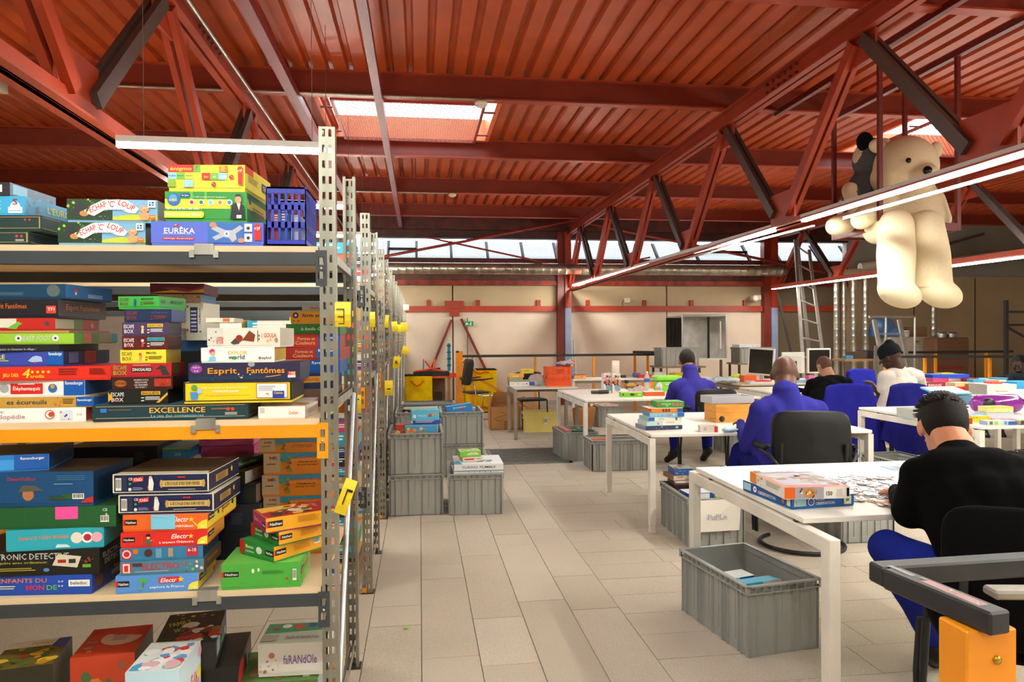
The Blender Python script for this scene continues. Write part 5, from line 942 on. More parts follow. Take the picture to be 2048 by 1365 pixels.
# ------------------------------------------------------------------ desks
LAM = ('ece6da', 'laminate'); LEG = ('e4ddd0', 'paint')
def desk(x, y, W, D, rz, label, H=.72, top=LAM, inset=0, th=.022, legw=.045, edge=None, legc=LEG, side=True):
    r = empty('desk', (x, y, 0), label, 'desk', rz=rz)
    def B(name, f):
        q = MB(); f(q); o = q.build(name); o.parent = r; return o
    zt = H; gap = .008
    B('desk_top', lambda q: q.cbox(.012, inset, zt - th, W - .012, D - inset * .35, zt, .002, top))
    zf = zt - th - gap
    for xx in (0, W - legw):
        for yy in (0, D - .055):
            B('leg', lambda q: (q.cbox(xx, yy, .05, xx + legw, yy + .055, zf, .003, legc), q.box(xx + .004, yy + .004, 0, xx + legw - .004, yy + .051, .05, legc), q.box(xx - .002, yy - .002, 0, xx + legw + .002, yy + .057, .008, legc)))
        B('side_rail', lambda q: q.cbox(xx, .053, zf - .055, xx + legw, D - .053, zf, .003, legc))
    B('long_rail', lambda q: (q.box(legw, D * .42, zf - .05, W - legw, D * .42 + .04, zf, legc), q.box(legw, D * .66, zf - .05, W - legw, D * .66 + .04, zf, legc)))
    B('spacer', lambda q: [q.box(xx + .01, yy, zf - .001, xx + .03, yy + .02, zt - th + .001, ('3a3a38', 'plastic')) for xx in (0, W - legw) for yy in (inset + .05, D * .8)])
    return r
def tray(r, x0, x1, y, z):
    q = MB(); q.box(x0, y - .06, z - .055, x1, y + .06, z - .05, LEG); q.box(x0, y - .06, z - .055, x1, y - .056, z, LEG); q.box(x0, y + .056, z - .055, x1, y + .06, z, LEG)
    n = int((x1 - x0) / .05)
    for i in range(n): q.box(x0 + i * .05, y - .063, z - .055, x0 + i * .05 + .02, y - .06, z - .01, LEG)
    o = q.build('cable_tray'); o.parent = r
dA = desk(1.43, 2.32, 1.74, 1.31, .0, 'nearest white desk with loose puzzle pieces and two puzzle boxes', H=.745, inset=.19)
dB = desk(1.66, 4.965, 1.73, 1.40, -.033, 'white desk of the bald man, stacked with puzzle boxes at its left end'); tray(dB, 1.2, 1.62, .24, .67)
dC = desk(1.83, 7.76, 2.12, 1.6, 0, 'white desk of the man in a blue jacket, with a bottle and orange drawers'); tray(dC, .9, 1.3, .3, .67)
dD = desk(4.30, 4.94, 1.75, 1.54, 0, 'white desk at the right behind the man in black, loaded with games')
dE = desk(4.37, 7.95, 1.9, 1.32, 0, 'white desk in front of the man with the shaved head')
dF = desk(6.42, 7.12, 2.3, 1.62, 0, 'far right white desk with a purple radio and white box')
dG = desk(2.5, 11.42, 2.45, .62, 0, 'long white desk behind, carrying the tall paper roll')
dH = desk(1.30, 9.72, .92, .8, 0, 'small grey legged desk carrying the orange crates', top=('dcd5c6', 'laminate'), legc=('9a9284', 'paint'))
dI = desk(4.62, 9.72, 2.3, 1.25, .02, 'wood edged desk with white monitors at the back', top=('d8c4a0', 'wood'), legc=('8a8478', 'paint'))

# ------------------------------------------------------------------ people
def remesh(mb, vox, smooth=2, amp=0., name='x', parent=None, mats=None, freq=5., colour_fn=None):
    o = mb.build('tmp'); md = o.modifiers.new('r', 'REMESH'); md.mode = 'VOXEL'; md.voxel_size = vox; md.use_smooth_shade = True
    bpy.context.view_layer.update(); dg = bpy.context.evaluated_depsgraph_get()
    me = bpy.data.meshes.new_from_object(o.evaluated_get(dg)); bm = bmesh.new(); bm.from_mesh(me)
    for _ in range(smooth): bmesh.ops.smooth_vert(bm, verts=bm.verts, factor=.5, use_axis_x=True, use_axis_y=True, use_axis_z=True)
    if amp:
        bm.normal_update()
        for v in bm.verts:
            c = v.co; n = noise.noise(Vector((c.x * freq, c.y * freq, c.z * freq * .6))) + .5 * noise.noise(Vector((c.x * freq * 2.3, c.y * freq * 2.3, c.z * freq * 1.4 + 7)))
            v.co = c + v.normal * (amp * n)
    me2 = bpy.data.meshes.new(name); off = wloc(parent) if parent else Vector((0, 0, 0))
    bmesh.ops.translate(bm, verts=bm.verts, vec=-off)
    me2.materials.clear()
    for m in (mats or mb.mats): me2.materials.append(m)
    for f in bm.faces:
        f.smooth = True; f.material_index = colour_fn(f.calc_center_median() + off) if colour_fn else 0
    bm.to_mesh(me2); bm.free(); bpy.data.objects.remove(o); bpy.data.meshes.remove(me)
    r = bpy.data.objects.new(name, me2); COL.objects.link(r)
    if parent: r.parent = parent
    return r
def hand(q, wr, d, up, side, m, curl=.6):
    """wr wrist point, d pointing direction, up back-of-hand normal, side +1 when the thumb is on the cross(d,up) side"""
    wr = Vector(wr); d = Vector(d).normalized(); up = Vector(up); up = (up - d * up.dot(d)).normalized(); s_ = d.cross(up) * side
    T = Matrix((s_, d, up)).transposed().to_4x4()
    q.ell(wr + d * .05, (.038, .052, .015), m, 12, 8, T=T)
    for i, (o, L) in enumerate(((.028, .075), (.0095, .085), (-.0095, .078), (-.028, .062))):
        p = wr + d * .088 + s_ * o; a = .15 * curl
        for j, f in enumerate((.45, .32, .25)):
            a += curl * (.35 if j else .3); dd = d * math.cos(a) - up * math.sin(a) + s_ * o * 1.2; n = p + dd * L * f; q.cap(p, n, .0082 - j * .0007, .0076 - j * .0007, m, 8); p = n
    p = wr + d * .022 + s_ * .028; n = p + (d * .7 + s_ * .6 - up * .25) * .04; q.cap(p, n, .0115, .0095, m, 8); q.cap(n, n + (d * .95 + s_ * .1 - up * .3) * .03, .0095, .008, m, 8)
def person(label, J, skin, top, trousers, hair=None, yaw=90, pitch=0, roll=0, vox=.008, short=False, shoes=('2a2622', 'leather'), beanie=None, hs=1., build=1., collar=None, extra=None, fold=.007, curl=.6, hairtop=.0, neck_r=.055):
    V = {k: Vector(v) for k, v in J.items()}; base = Vector((V['pelvis'].x, V['pelvis'].y, 0)); r = empty('person', base, label, 'person')
    H = V['head']; ya = math.radians(yaw); pi_ = math.radians(pitch); R = Matrix.Rotation(ya - math.pi / 2, 4, 'Z') @ Matrix.Rotation(-pi_, 4, 'X') @ Matrix.Rotation(math.radians(roll), 4, 'Y')
    hp = lambda x, y, z: H + (R @ Vector((x, y, z))) * hs
    S = (skin, 'skin'); q = MB()
    q.ell(hp(0, -.012, .02), (.078 * hs, .098 * hs, .1 * hs), S, 20, 14, T=R); q.ell(hp(0, .028, -.045), (.058 * hs, .062 * hs, .07 * hs), S, 16, 10, T=R); q.ell(hp(0, .05, -.085), (.03 * hs, .028 * hs, .024 * hs), S, 12, 8, T=R)
    q.cap(hp(0, .088, .012), hp(0, .108, -.022), .009, .014, S, 8); q.cap(hp(-.028, .076, .03), hp(.028, .076, .03), .014, .014, S, 8)
    for s_ in (-1, 1):
        q.ell(hp(s_ * .081, -.002, -.01), (.010 * hs, .018 * hs, .031 * hs), S, 10, 8, T=R @ Matrix.Rotation(s_ * .35, 4, 'Z')); q.ell(hp(s_ * .036, .07, -.02), (.018, .014, .014), S, 8, 6, T=R)
        q.cap(hp(-.016, .094, -.056), hp(.016, .094, -.056), .007, .007, S, 8)
    q.cap(hp(0, -.035, -.05), V['neck'], neck_r * hs, .064 * build, S, 14); C = (V['shL'] + V['shR']) / 2; P = V['pelvis']; M1 = C.lerp(P, .5)
    q.cap(V['neck'], C.lerp(P, .12), .06, .1 * build, S, 14); q.cap(C.lerp(P, .15), M1, .11 * build, .11 * build, S, 14); q.cap(M1, P, .11 * build, .09 * build, S, 14)
    for s_ in 'LR':
        sh, el, ha = V['sh' + s_], V['el' + s_], V['ha' + s_]; q.cap(C.lerp(sh, .3), sh, .06, .052, S); q.cap(sh, el, .048, .038, S); q.cap(el, ha, .037, .024, S)
        d = (V['ti' + s_] - ha) if 'ti' + s_ in V else (ha - el); hand(q, ha, d, (0, 0, 1), 1 if s_ == 'R' else -1, S, curl)
        hi, kn, an = V['hip' + s_], V['kn' + s_], V['an' + s_]; q.cap(hi, kn, .075, .052, S); q.cap(kn, an, .05, .035, S); q.cap(an, an.lerp(V['to' + s_], .6) - Vector((0, 0, .0)), .03, .022, S)
    body = remesh(q, vox, 2, 0, 'body', r)
    # eyes
    for s_ in (-1, 1):
        e = MB(); e.ell(hp(s_ * .031, .076, .004), (.010, .006, .005), ('b8aca0', 'gloss'), 10, 8, T=R); e.ell(hp(s_ * .031, .083, .003), (.0048, .003, .0046), ('1c120c', 'gloss'), 8, 6, T=R); e.build('eye', r)
    e = MB(); e.cap(hp(-.018, .099, -.057), hp(.018, .099, -.057), .004, .004, ('8a4c40', 'skin'), 6); e.build('lips', r)
    if hair:
        h = MB(); n, m_ = 40, 26; vs = []; keep = {}
        for j in range(m_ + 1):
            t = math.pi * j / m_
            for k in range(n):
                a = 2 * math.pi * k / n; x, y, z = math.sin(t) * math.cos(a), math.sin(t) * math.sin(a), math.cos(t)
                lift = hairtop * max(0, z) ** .6 + .0035; sp = (1 + .35 * noise.noise(Vector((x * 9, y * 9, z * 9)))) if hairtop else 1
                p = Vector((x * (.078 + .55 * lift * sp), y * (.098 + .6 * lift * sp) - .012, z * (.1 + lift * sp) + .02))
                vs.append(hp(*p)); lim = -.82 if y < -.2 else -.82 + (y + .2) * 1.35
                if abs(x) > .8 and -.1 < y < .45: lim = max(lim, -.1)
                keep[len(vs) - 1] = z > lim
        fs = []
        for j in range(m_):
            for k in range(n):
                f = (j * n + k, j * n + (k + 1) % n, (j + 1) * n + (k + 1) % n, (j + 1) * n + k)
                if all(keep[i] for i in f): fs.append(f[::-1] if False else (f[0], f[3], f[2], f[1]))
        h.add(vs, fs, (hair, 'hair'), True)
        if hairtop:
            rr = random.Random(3)
            for i in range(420):
                a = rr.uniform(0, 6.28); zz = rr.uniform(.35, 1); t = math.acos(zz); x, y = math.sin(t) * math.cos(a), math.sin(t) * math.sin(a)
                p0 = hp(x * .083, y * .105 - .012, zz * .112 + .02); p1 = hp(x * .1, y * .12 + .006, zz * (.112 + hairtop * .9) + .024); h.tube([p0, p1], [.0042, .0008], (hair, 'hair'), 4, cap=False)
        h.build('hair', r)
    if beanie:
        h = MB(); T = R; h.ell(hp(0, -.02, .055), (.090 * hs, .109 * hs, .090 * hs), (beanie, 'cloth'), 20, 14, T=T); h.ell(hp(0, -.055, .115), (.045 * hs, .05 * hs, .05 * hs), (beanie, 'cloth'), 14, 10, T=T)
        for i in range(24):
            a = i * math.pi / 12; h.ell(hp(.079 * math.cos(a), -.018 + .098 * math.sin(a), .026), (.016, .016, .028), (beanie, 'cloth'), 6, 6, T=T)
        remesh(h, .007, 1, .001, 'beanie', r, freq=30)
    # garments
    tm = (top, 'cloth'); g = MB(); b_ = build
    g.cap(V['neck'] + (C - V['neck']) * (.1 if collar else .35), C.lerp(P, .15), .075 * b_, .125 * b_, tm, 16); g.cap(C.lerp(V['shL'], .55), C.lerp(V['shR'], .55), .095 * b_, .095 * b_, tm, 16)
    side = (V['shR'] - V['shL']).normalized()
    for o in (-1, 0, 1): g.cap(C.lerp(P, .2) + side * .075 * o * b_, P + side * .07 * o * b_ + Vector((0, 0, .03)), .115 * b_, .125 * b_, tm, 16)
    for s_ in 'LR':
        sh, el, ha = V['sh' + s_], V['el' + s_], V['ha' + s_]; g.cap(C.lerp(sh, .55), sh, .085 * b_, .070 * b_, tm, 14)
        if short: g.cap(sh, sh.lerp(el, .55), .068 * b_, .062 * b_, tm, 14)
        else: g.cap(sh, el, .067 * b_, .055 * b_, tm, 14); g.cap(el, ha, .055 * b_, .036, tm, 14)
    if collar:
        n_ = V['neck']; up = (H - n_).normalized()
        for i in range(18):
            a = i * math.pi / 9; c = n_ + up * .012 + (R @ Vector((math.cos(a) * .072, math.sin(a) * .072, 0))); g.cap(c - up * .02, c + up * (.03 if math.sin(a) < .6 else .0), .012, .009, tm, 6)
    remesh(g, .011, 3, fold, 'jacket' if collar else ('t_shirt' if short else 'pullover'), r, freq=7)
    tr = (trousers, 'cloth'); g = MB(); g.cap(V['hipL'], V['hipR'], .125 * b_, .125 * b_, tr, 14)
    for s_ in 'LR':
        hi, kn, an = V['hip' + s_], V['kn' + s_], V['an' + s_]; g.cap(hi, kn, .1 * b_, .075, tr, 14); g.cap(kn, an.lerp(kn, .06), .072, .055, tr, 14)
    remesh(g, .012, 3, fold, 'trousers', r, freq=6)
    for s_ in 'LR':
        an, to = V['an' + s_], V['to' + s_]; g = MB(); d = (to - an); dn = d.normalized(); upv = Vector((0, 0, 1)); upv = (upv - dn * upv.dot(dn)).normalized()
        heel = an - dn * .03 - upv * .045
        g.cap(heel, heel + dn * .2, .042, .038, shoes, 12); g.cap(an + upv * .02, heel + dn * .1, .046, .036, shoes, 12); g.cap(heel + upv * .01, heel + dn * .12 + upv * .02, .045, .034, shoes, 12)
        if extra == 'boots': g.cap(an, an + Vector((0, 0, .16)), .055, .062, shoes, 14); g.cap(an, an + Vector((0, 0, .05)), .064, .062, shoes, 14)
        remesh(g, .009, 2, .002, 'boot' if extra == 'boots' else 'shoe', r, freq=14)
    return r
A = lambda u, v, y: at(u, v, y)
BLUE = '34328c'
# man in the right foreground
person('man in a black pullover bent over the puzzle pieces on the nearest desk', dict(
    head=A(1887, 856, 2.50), neck=A(1910, 898, 2.41), shL=A(1846, 955, 2.38), shR=A(2022, 950, 2.26), pelvis=(2.02, 2.08, .52), elL=A(1822, 1024, 2.40), elR=(2.38, 2.36, .80), haL=(2.0, 2.74, .775), haR=(2.2, 2.78, .775),
    tiL=(2.04, 2.84, .762), tiR=(2.16, 2.88, .762), hipL=(1.93, 2.12, .52), hipR=(2.13, 2.03, .52), knL=A(1776, 1098, 2.50), knR=(2.24, 2.62, .58), anL=A(1874, 1288, 2.70), anR=(2.34, 2.72, .12), toL=A(1868, 1300, 2.84), toR=(2.38, 2.86, .07)),
    'c8835c', '070606', '1f2a86', hair='1a120e', yaw=66, pitch=34, vox=.006, hairtop=.014, extra='boots', shoes=('15171a', 'leather'), build=1.12, fold=.007, hs=1.04, neck_r=.06)
person('bald man in a royal blue work jacket sitting with his back to the camera', dict(
    head=A(1569, 750, 4.84), neck=A(1571, 780, 4.71), shL=A(1520, 822, 4.70), shR=A(1634, 822, 4.72), pelvis=(2.50, 4.60, .50), elL=A(1496, 892, 4.76), elR=A(1652, 872, 4.9), haL=(2.45, 5.16, .765), haR=(2.72, 5.22, .765), tiL=(2.5, 5.26, .755), tiR=(2.7, 5.32, .755),
    hipL=(2.40, 4.62, .5), hipR=(2.62, 4.62, .5), knL=A(1484, 905, 4.90), knR=(2.75, 5.06, .55), anL=(2.2, 5.02, .12), anR=(2.8, 5.1, .12), toL=(2.16, 5.16, .07), toR=(2.82, 5.24, .07)),
    '5a3424', BLUE, '1d1f6c', yaw=70, pitch=16, vox=.008, collar=1, build=1.15, fold=.011, hs=1.14, neck_r=.066)
person('man in a royal blue work jacket and cropped hair at the desk with the bottle', dict(
    head=A(1374, 723, 7.46), neck=A(1380, 740, 7.38), shL=A(1350, 776, 7.34), shR=A(1418, 774, 7.36), pelvis=(2.98, 7.15, .50), elL=A(1334, 815, 7.5), elR=A(1444, 800, 7.5), haL=(2.92, 7.92, .765), haR=(3.45, 7.86, .765), tiL=(2.98, 8.02, .755), tiR=(3.4, 7.96, .755),
    hipL=(2.88, 7.18, .5), hipR=(3.1, 7.18, .5), knL=(2.84, 7.64, .54), knR=(3.22, 7.64, .54), anL=(2.84, 7.62, .16), anR=(3.22, 7.62, .16), toL=(2.78, 7.74, .07), toR=(3.22, 7.75, .07)),
    'a86c50', '3c3790', '22247c', hair='2c221e', hs=1.1, neck_r=.046, yaw=80, pitch=30, vox=.009, collar=1, build=1.05, fold=.01)
person('man with a shaved head in a black top, bent behind a draped chair', dict(
    head=A(1648, 733, 8.06), neck=A(1661, 757, 7.98), shL=A(1624, 770, 7.9), shR=A(1694, 766, 7.96), pelvis=(4.6, 7.62, .50), elL=A(1606, 806, 8.0), elR=A(1700, 812, 8.1), haL=(4.42, 8.3, .765), haR=(4.65, 8.32, .765), tiL=(4.48, 8.38, .755), tiR=(4.62, 8.4, .755),
    hipL=(4.5, 7.66, .5), hipR=(4.7, 7.66, .5), knL=(4.5, 8.08, .54), knR=(4.78, 8.08, .54), anL=(4.5, 8.1, .12), anR=(4.78, 8.1, .12), toL=(4.5, 8.24, .07), toR=(4.78, 8.24, .07)),
    'bc8468', '0c0b0c', '1c1c24', hair='6a4a3c', yaw=100, pitch=26, vox=.009, fold=.008, build=1.05)
person('man in a white t-shirt and dark beanie looking down to the left', dict(
    head=A(1779, 715, 7.66), neck=A(1796, 736, 7.60), shL=A(1770, 755, 7.52), shR=A(1836, 753, 7.70), pelvis=(5.36, 7.42, .50), elL=A(1763, 796, 7.52), elR=A(1844, 788, 7.85), haL=A(1744, 768, 7.75), haR=(5.25, 8.1, .775), tiL=A(1735, 762, 7.85), tiR=(5.15, 8.16, .765),
    hipL=(5.27, 7.40, .5), hipR=(5.45, 7.5, .5), knL=(5.05, 7.80, .54), knR=(5.3, 7.95, .54), anL=(5.05, 7.85, .12), anR=(5.3, 8.0, .12), toL=(4.98, 7.96, .07), toR=(5.22, 8.12, .07)),
    '4a2c20', 'e6ddd0', '23262e', yaw=128, pitch=26, vox=.008, short=True, beanie='23272c', hs=1.2, build=1.15, fold=.008, curl=.5)
person('man in a dark top leaning over the far right desk, at the picture edge', dict(
    head=A(2036, 728, 8.80), neck=A(2044, 755, 8.9), shL=A(2066, 764, 8.62), shR=A(2024, 758, 8.78), pelvis=(8.1, 9.22, .56), elL=A(2062, 796, 8.35), elR=A(2004, 776, 8.45), haL=A(2032, 793, 8.0), haR=A(1993, 788, 8.02), tiL=A(2022, 794, 7.9), tiR=A(1984, 789, 7.92),
    hipL=(8.0, 9.2, .56), hipR=(8.2, 9.25, .56), knL=(7.85, 8.92, .56), knR=(8.1, 8.9, .56), anL=(7.85, 8.95, .12), anR=(8.1, 8.95, .12), toL=(7.8, 8.84, .07), toR=(8.05, 8.84, .07)),
    '3a2218', '1a1e26', '20222a', hair='120c0a', yaw=222, pitch=28, vox=.007, fold=.008, curl=.7)

# ------------------------------------------------------------------ chairs
BLK = ('0d0c0c', 'leather'); BLM = ('1a1a1a', 'paint'); CHR = ('c8c8c8', 'chrome')
def rb(mb, w_, h, t, m, T, bow=.03, n=8, rr=.35):
    """rounded, slightly bowed pad in the local xz plane"""
    P = []
    for i in range(28):
        a = 2 * math.pi * i / 28; c, s_ = math.cos(a), math.sin(a); x = math.copysign(abs(c) ** rr, c) * w_ / 2; z = math.copysign(abs(s_) ** rr, s_) * h / 2; P.append((x, z))
    rings = []
    for (sc_, yy) in ((.0, t * .5), (.6, t * .5), (.93, t * .42), (1, t * .15), (1, -t * .15), (.93, -t * .42), (.6, -t * .5), (.0, -t * .5)):
        rings.append([T @ Vector((x * sc_, yy + bow * ((x * sc_ / (w_ / 2)) ** 2), z * sc_)) for x, z in P])
    vs = [p for r in rings for p in r]; fs = []
    for j in range(len(rings) - 1):
        for i in range(28): a = j * 28 + i; b = j * 28 + (i + 1) % 28; fs.append((a, b, b + 28, a + 28))
    mb.add(vs, fs, m, True)
def armchair(x, y, rz, label, cat='chair', back=(.50, .42), zb=.74, seatz=.47, arms=True, base='ring', fr=BLM, pad=BLK):
    """faces local +y"""
    r = empty('office_chair', (x, y, 0), label, cat, rz=rz)
    def B(name, f):
        q = MB(); f(q); o = q.build(name); o.parent = r; return o
    TI = Matrix.Translation((0, -.24, zb)) @ Matrix.Rotation(-.12, 4, 'X')
    B('backrest', lambda q: rb(q, back[0], back[1], .05, pad, TI, -.0 + .035))
    B('seat', lambda q: rb(q, .48, .46, .06, pad, Matrix.Translation((0, .0, seatz)) @ Matrix.Rotation(math.pi / 2, 4, 'X'), 0))
    for s_ in (-1, 1):
        if arms:
            B('armrest', lambda q: q.tube([(s_ * .27, -.22, zb - .02), (s_ * .285, -.16, .70), (s_ * .29, .0, .69), (s_ * .29, .16, .685)], [.012, .022, .024, .018], pad, 8))
            B('arm_tube', lambda q: q.tube([(s_ * .22, -.27, seatz + .12), (s_ * .27, -.24, zb - .08), (s_ * .29, -.1, .675), (s_ * .29, .17, .67), (s_ * .285, .23, .6), (s_ * .275, .25, .3), (s_ * .27, .24, .04)], .0125, fr, 8))
        B('back_tube', lambda q: q.tube([(s_ * .2, -.26, zb), (s_ * .2, -.24, .55), (s_ * .2, -.16, seatz - .04), (s_ * .2, .16, seatz - .05), (s_ * .24, .24, seatz - .08), (s_ * .25, .25, .2), (s_ * .25, .24, .03)], .0125, fr, 8))
    if base == 'ring': B('base_ring', lambda q: q.tube([(.27 * math.cos(a), .02 + .25 * math.sin(a), .0165) for a in [math.pi * (.28 - 1.56 * k / 22) for k in range(23)]], .014, fr, 8))
    else:
        for s_ in (-1, 1): B('leg', lambda q: q.tube([(s_ * .2, -.22, seatz), (s_ * .23, -.3, .012)], .012, fr, 8)); B('leg', lambda q: q.tube([(s_ * .22, .2, seatz - .02), (s_ * .24, .24, .012)], .013, fr, 8))
    return r
armchair(2.58, 4.50, .10 - .35, 'black leather cantilever armchair under the bald man in blue', zb=.74)
armchair(3.02, 7.06, -.1, 'black leather cantilever armchair of the man with cropped hair', zb=.72, back=(.44, .36))
armchair(1.925, 2.06, -.5, 'black fabric chair of the man in the black pullover', arms=False, base='legs', back=(.5, .42), zb=.71, pad=('0b0a0a', 'cloth'))
def side_chair(x, y, rz, label, fr, back, seat):
    r = empty('side_chair', (x, y, 0), label, 'chair', rz=rz)
    def B(name, f):
        q = MB(); f(q); o = q.build(name); o.parent = r; return o
    B('backrest', lambda q: rb(q, back[0], back[1], .02, BLM, Matrix.Translation((0, -.2, back[2])) @ Matrix.Rotation(-.15, 4, 'X'), .04))
    B('seat', lambda q: rb(q, .44, .42, .035, BLM, Matrix.Translation((0, 0, seat)) @ Matrix.Rotation(math.pi / 2, 4, 'X'), 0)); return r, B
r, B = side_chair(.98, 12.3, -math.pi / 2 + .35, 'black armchair on a chrome frame beside the tall yellow bag', CHR, (.42, .46, .83), .47)
for s_ in (-1, 1):
    B('armrest', lambda q: q.tube([(s_ * .25, -.2, .7), (s_ * .26, .0, .7), (s_ * .25, .2, .72)], [.014, .016, .01], BLM, 8))
    B('frame_tube', lambda q: q.tube([(s_ * .24, -.18, .69), (s_ * .24, -.12, .45), (s_ * .24, .0, .42), (s_ * .24, .22, .42), (s_ * .25, .26, .36), (s_ * .25, .2, .04), (s_ * .25, .1, .016), (s_ * .25, -.25, .016)], .011, CHR, 8))
r, B = side_chair(1.72, 10.85, .15 + math.pi, 'black four legged chair behind the small desk with orange crates', BLM, (.44, .13, .82), .46)
for s_ in (-1, 1):
    B('leg', lambda q: q.tube([(s_ * .19, -.24, .86), (s_ * .19, -.18, .46), (s_ * .21, -.24, .01)], .011, BLM, 8)); B('leg', lambda q: q.tube([(s_ * .19, -.16, .45), (s_ * .2, .17, .45), (s_ * .21, .2, .01)], .011, BLM, 8))
def drape(x, y, rz, w_, ztop, zbot, label, col, flare=.09, seed=1, dep=.12):
    r = armchair(x, y, rz, label + '', back=(w_ * .8, .4), zb=ztop - .23, base='legs', arms=False); r.name = 'draped_chair'
    n, m_ = 64, 22; vs = []; rr = random.Random(seed); ph = [rr.random() * 6.28 for _ in range(4)]
    for j in range(m_ + 1):
        t = j / m_; z = ztop - (ztop - zbot) * max(0, t - .12) / .88 if t > .12 else ztop
        tt = max(0, (t - .12) / .88); k = 1 if t > .12 else .15 + .85 * math.sin(math.pi / 2 * t / .12)
        for i in range(n):
            a = 2 * math.pi * i / n; c, s_ = math.cos(a), math.sin(a); fold = tt * (.022 * math.sin(5 * a + ph[0] + tt) + .015 * math.sin(9 * a + ph[1]) + .02 * math.sin(2 * a + ph[2]))
            wx = (w_ / 2 + flare * tt) * k; wy = (dep / 2 + (flare * .9 + .03) * tt) * k
            px = math.copysign(abs(c) ** .6, c) * (wx + fold); py = math.copysign(abs(s_) ** .75, s_) * (wy + fold) - .26
            zz = z + (.012 if t <= .12 and k < .9 else 0) + (0 if tt < .6 else (.09 * math.sin(a + ph[3]) + .03 * math.sin(3 * a + ph[2])) * (tt - .6) / .4) - .02 * (abs(c) ** 3) * (1 - tt)
            vs.append((px, py, zz))
    fs = [(j * n + i, (j + 1) * n + i, (j + 1) * n + (i + 1) % n, j * n + (i + 1) % n) for j in range(m_) for i in range(n)]
    q = MB(); q.add(vs, fs, (col, 'cloth'), True); o = q.build('draped_jacket'); o.parent = r; return r
x, y, z = at(1704, 800, 7.05); drape(x, y + .27, -.1, .5, .90, .12, 'office chair wholly covered by a royal blue jacket, before the shaved man', '2a2a94', seed=3)
x, y, z = at(1806, 800, 7.02); drape(x, y + .22, .15, .46, .90, .26, 'chair back covered by a royal blue jacket, behind the white t-shirt man', '26267f', seed=5, flare=.12)
x, y, z = at(1722, 770, 9.5); drape(x, y + .27, 0, .42, .93, .3, 'chair covered by a royal blue jacket, farthest of the three draped chairs', '2e30a4', seed=8)

# ------------------------------------------------------------------ plush bear on a hanging platform
PZ = 2.30
def pxz(u, v, y): return Vector(at(u, v, y))
nl = Vector(onz(1760, 452, PZ) + (PZ,)); fl = Vector(onz(1683, 470, PZ) + (PZ,)); nr = Vector(onz(1898, 458, PZ) + (PZ,)); x0, x1, y0, y1 = nl.x, nr.x, nl.y, nl.y + .62
r = empty('hanging_platform', ((x0 + x1) / 2, (y0 + y1) / 2, PZ), 'small platform of dark red bars hanging from the roof under the plush toys', 'platform')
RB = ('6c1a16', 'paint')
for (xx, yy) in ((x0, y0), (x1, y0), (x0, y1), (x1, y1)):
    q = MB(); q.box(xx - .016, yy - .016, PZ - .03, xx + .016, yy + .016, 3.72, RB); q.build('hanger_bar', r)
for (a, b_) in (((x0, y0), (x1, y0)), ((x0, y1), (x1, y1)), ((x0, y0), (x0, y1)), ((x1, y0), (x1, y1))):
    q = MB(); q.bar(a + (PZ,), b_ + (PZ,), .03, .06, RB); q.build('platform_rail', r)
q = MB(); q.box(x0 + .016, y0 + .016, PZ - .005, x1 - .016, y1 - .016, PZ + .014, ('ddd4c4', 'laminate')); q.build('platform_board', r)
for xx in (x0, x1): q = MB(); q.bar((xx, y0 - .9, 3.69), (xx, y1 + 1.0, 3.69), .05, .05, RB); q.build('top_rail', r)
YB = y0 + .24; CRM = ('e4d3b1', 'plush'); GRY = ('5c6266', 'plush'); DKP = ('181a20', 'plush')
rt = empty('plush_bear', (x0 + .3, YB, PZ), 'giant cream plush bear sitting on the hanging platform with dangling legs', 'plush toy')
q = MB(); Cb = pxz(1822, 418, YB); Hd = pxz(1811, 336, YB)
q.ell(Cb, (.25, .2, .27), CRM, 24, 16); q.ell(Cb + Vector((0, -.02, -.1)), (.27, .21, .17), CRM, 24, 14); q.ell(Hd, (.255, .23, .26), CRM, 28, 18); q.ell(pxz(1843, 352, YB - .17), (.125, .13, .1), CRM, 20, 12); q.ell(Hd + Vector((-.05, 0, -.08)), (.24, .2, .18), CRM, 20, 12)
q.cap(pxz(1768, 405, YB - .08), pxz(1722, 440, YB - .16), .1, .085, CRM); q.cap(pxz(1868, 400, YB - .02), pxz(1884, 440, YB - .1), .085, .075, CRM)
remesh(q, .016, 4, .006, 'body', rt, freq=3)
for (ua, va, ub, vb2, uc, vc, yy) in ((1792, 452, 1792, 570, 1812, 592, y0 - .13), (1852, 452, 1868, 570, 1893, 592, y0 - .13)):
    q = MB(); t_ = pxz(ua, va, yy + .08); k_ = pxz(ub, vb2, yy); q.cap(t_, t_.lerp(k_, .5), .13, .142, CRM, 20); q.cap(t_.lerp(k_, .5), k_, .142, .128, CRM, 20); q.cap(t_ + Vector((0, .22, -.0)), t_, .12, .13, CRM, 16)
    f_ = pxz(uc, vc, yy - .06); q.ell(f_ + Vector((-.03, .03, .02)), (.165, .15, .105), CRM, 22, 14, T=Matrix.Rotation(.45, 4, 'Y')); q.ell(k_ + Vector((0, 0, -.02)), (.135, .13, .12), CRM, 18, 12)
    remesh(q, .014, 4, .005, 'leg', rt, freq=3)
    s_ = MB(); s_.tube([k_ + Vector((.142 * math.cos(a), .14 * math.sin(a), -.02 - .0 * math.cos(a))) for a in [math.pi * (1 + k / 14) for k in range(15)]], .0035, ('cdb890', 'cloth'), 5); s_.build('seam', rt)
for (u, v, c, rx) in ((1872, 300, CRM, .055), ):
    q = MB(); q.ell(pxz(u, v, YB), (rx, .035, .07), c, 16, 10); q.build('ear', rt)
q = MB(); q.ell(pxz(1755, 292, YB + .02), (.075, .04, .06), CRM, 16, 10); q.build('ear', rt)
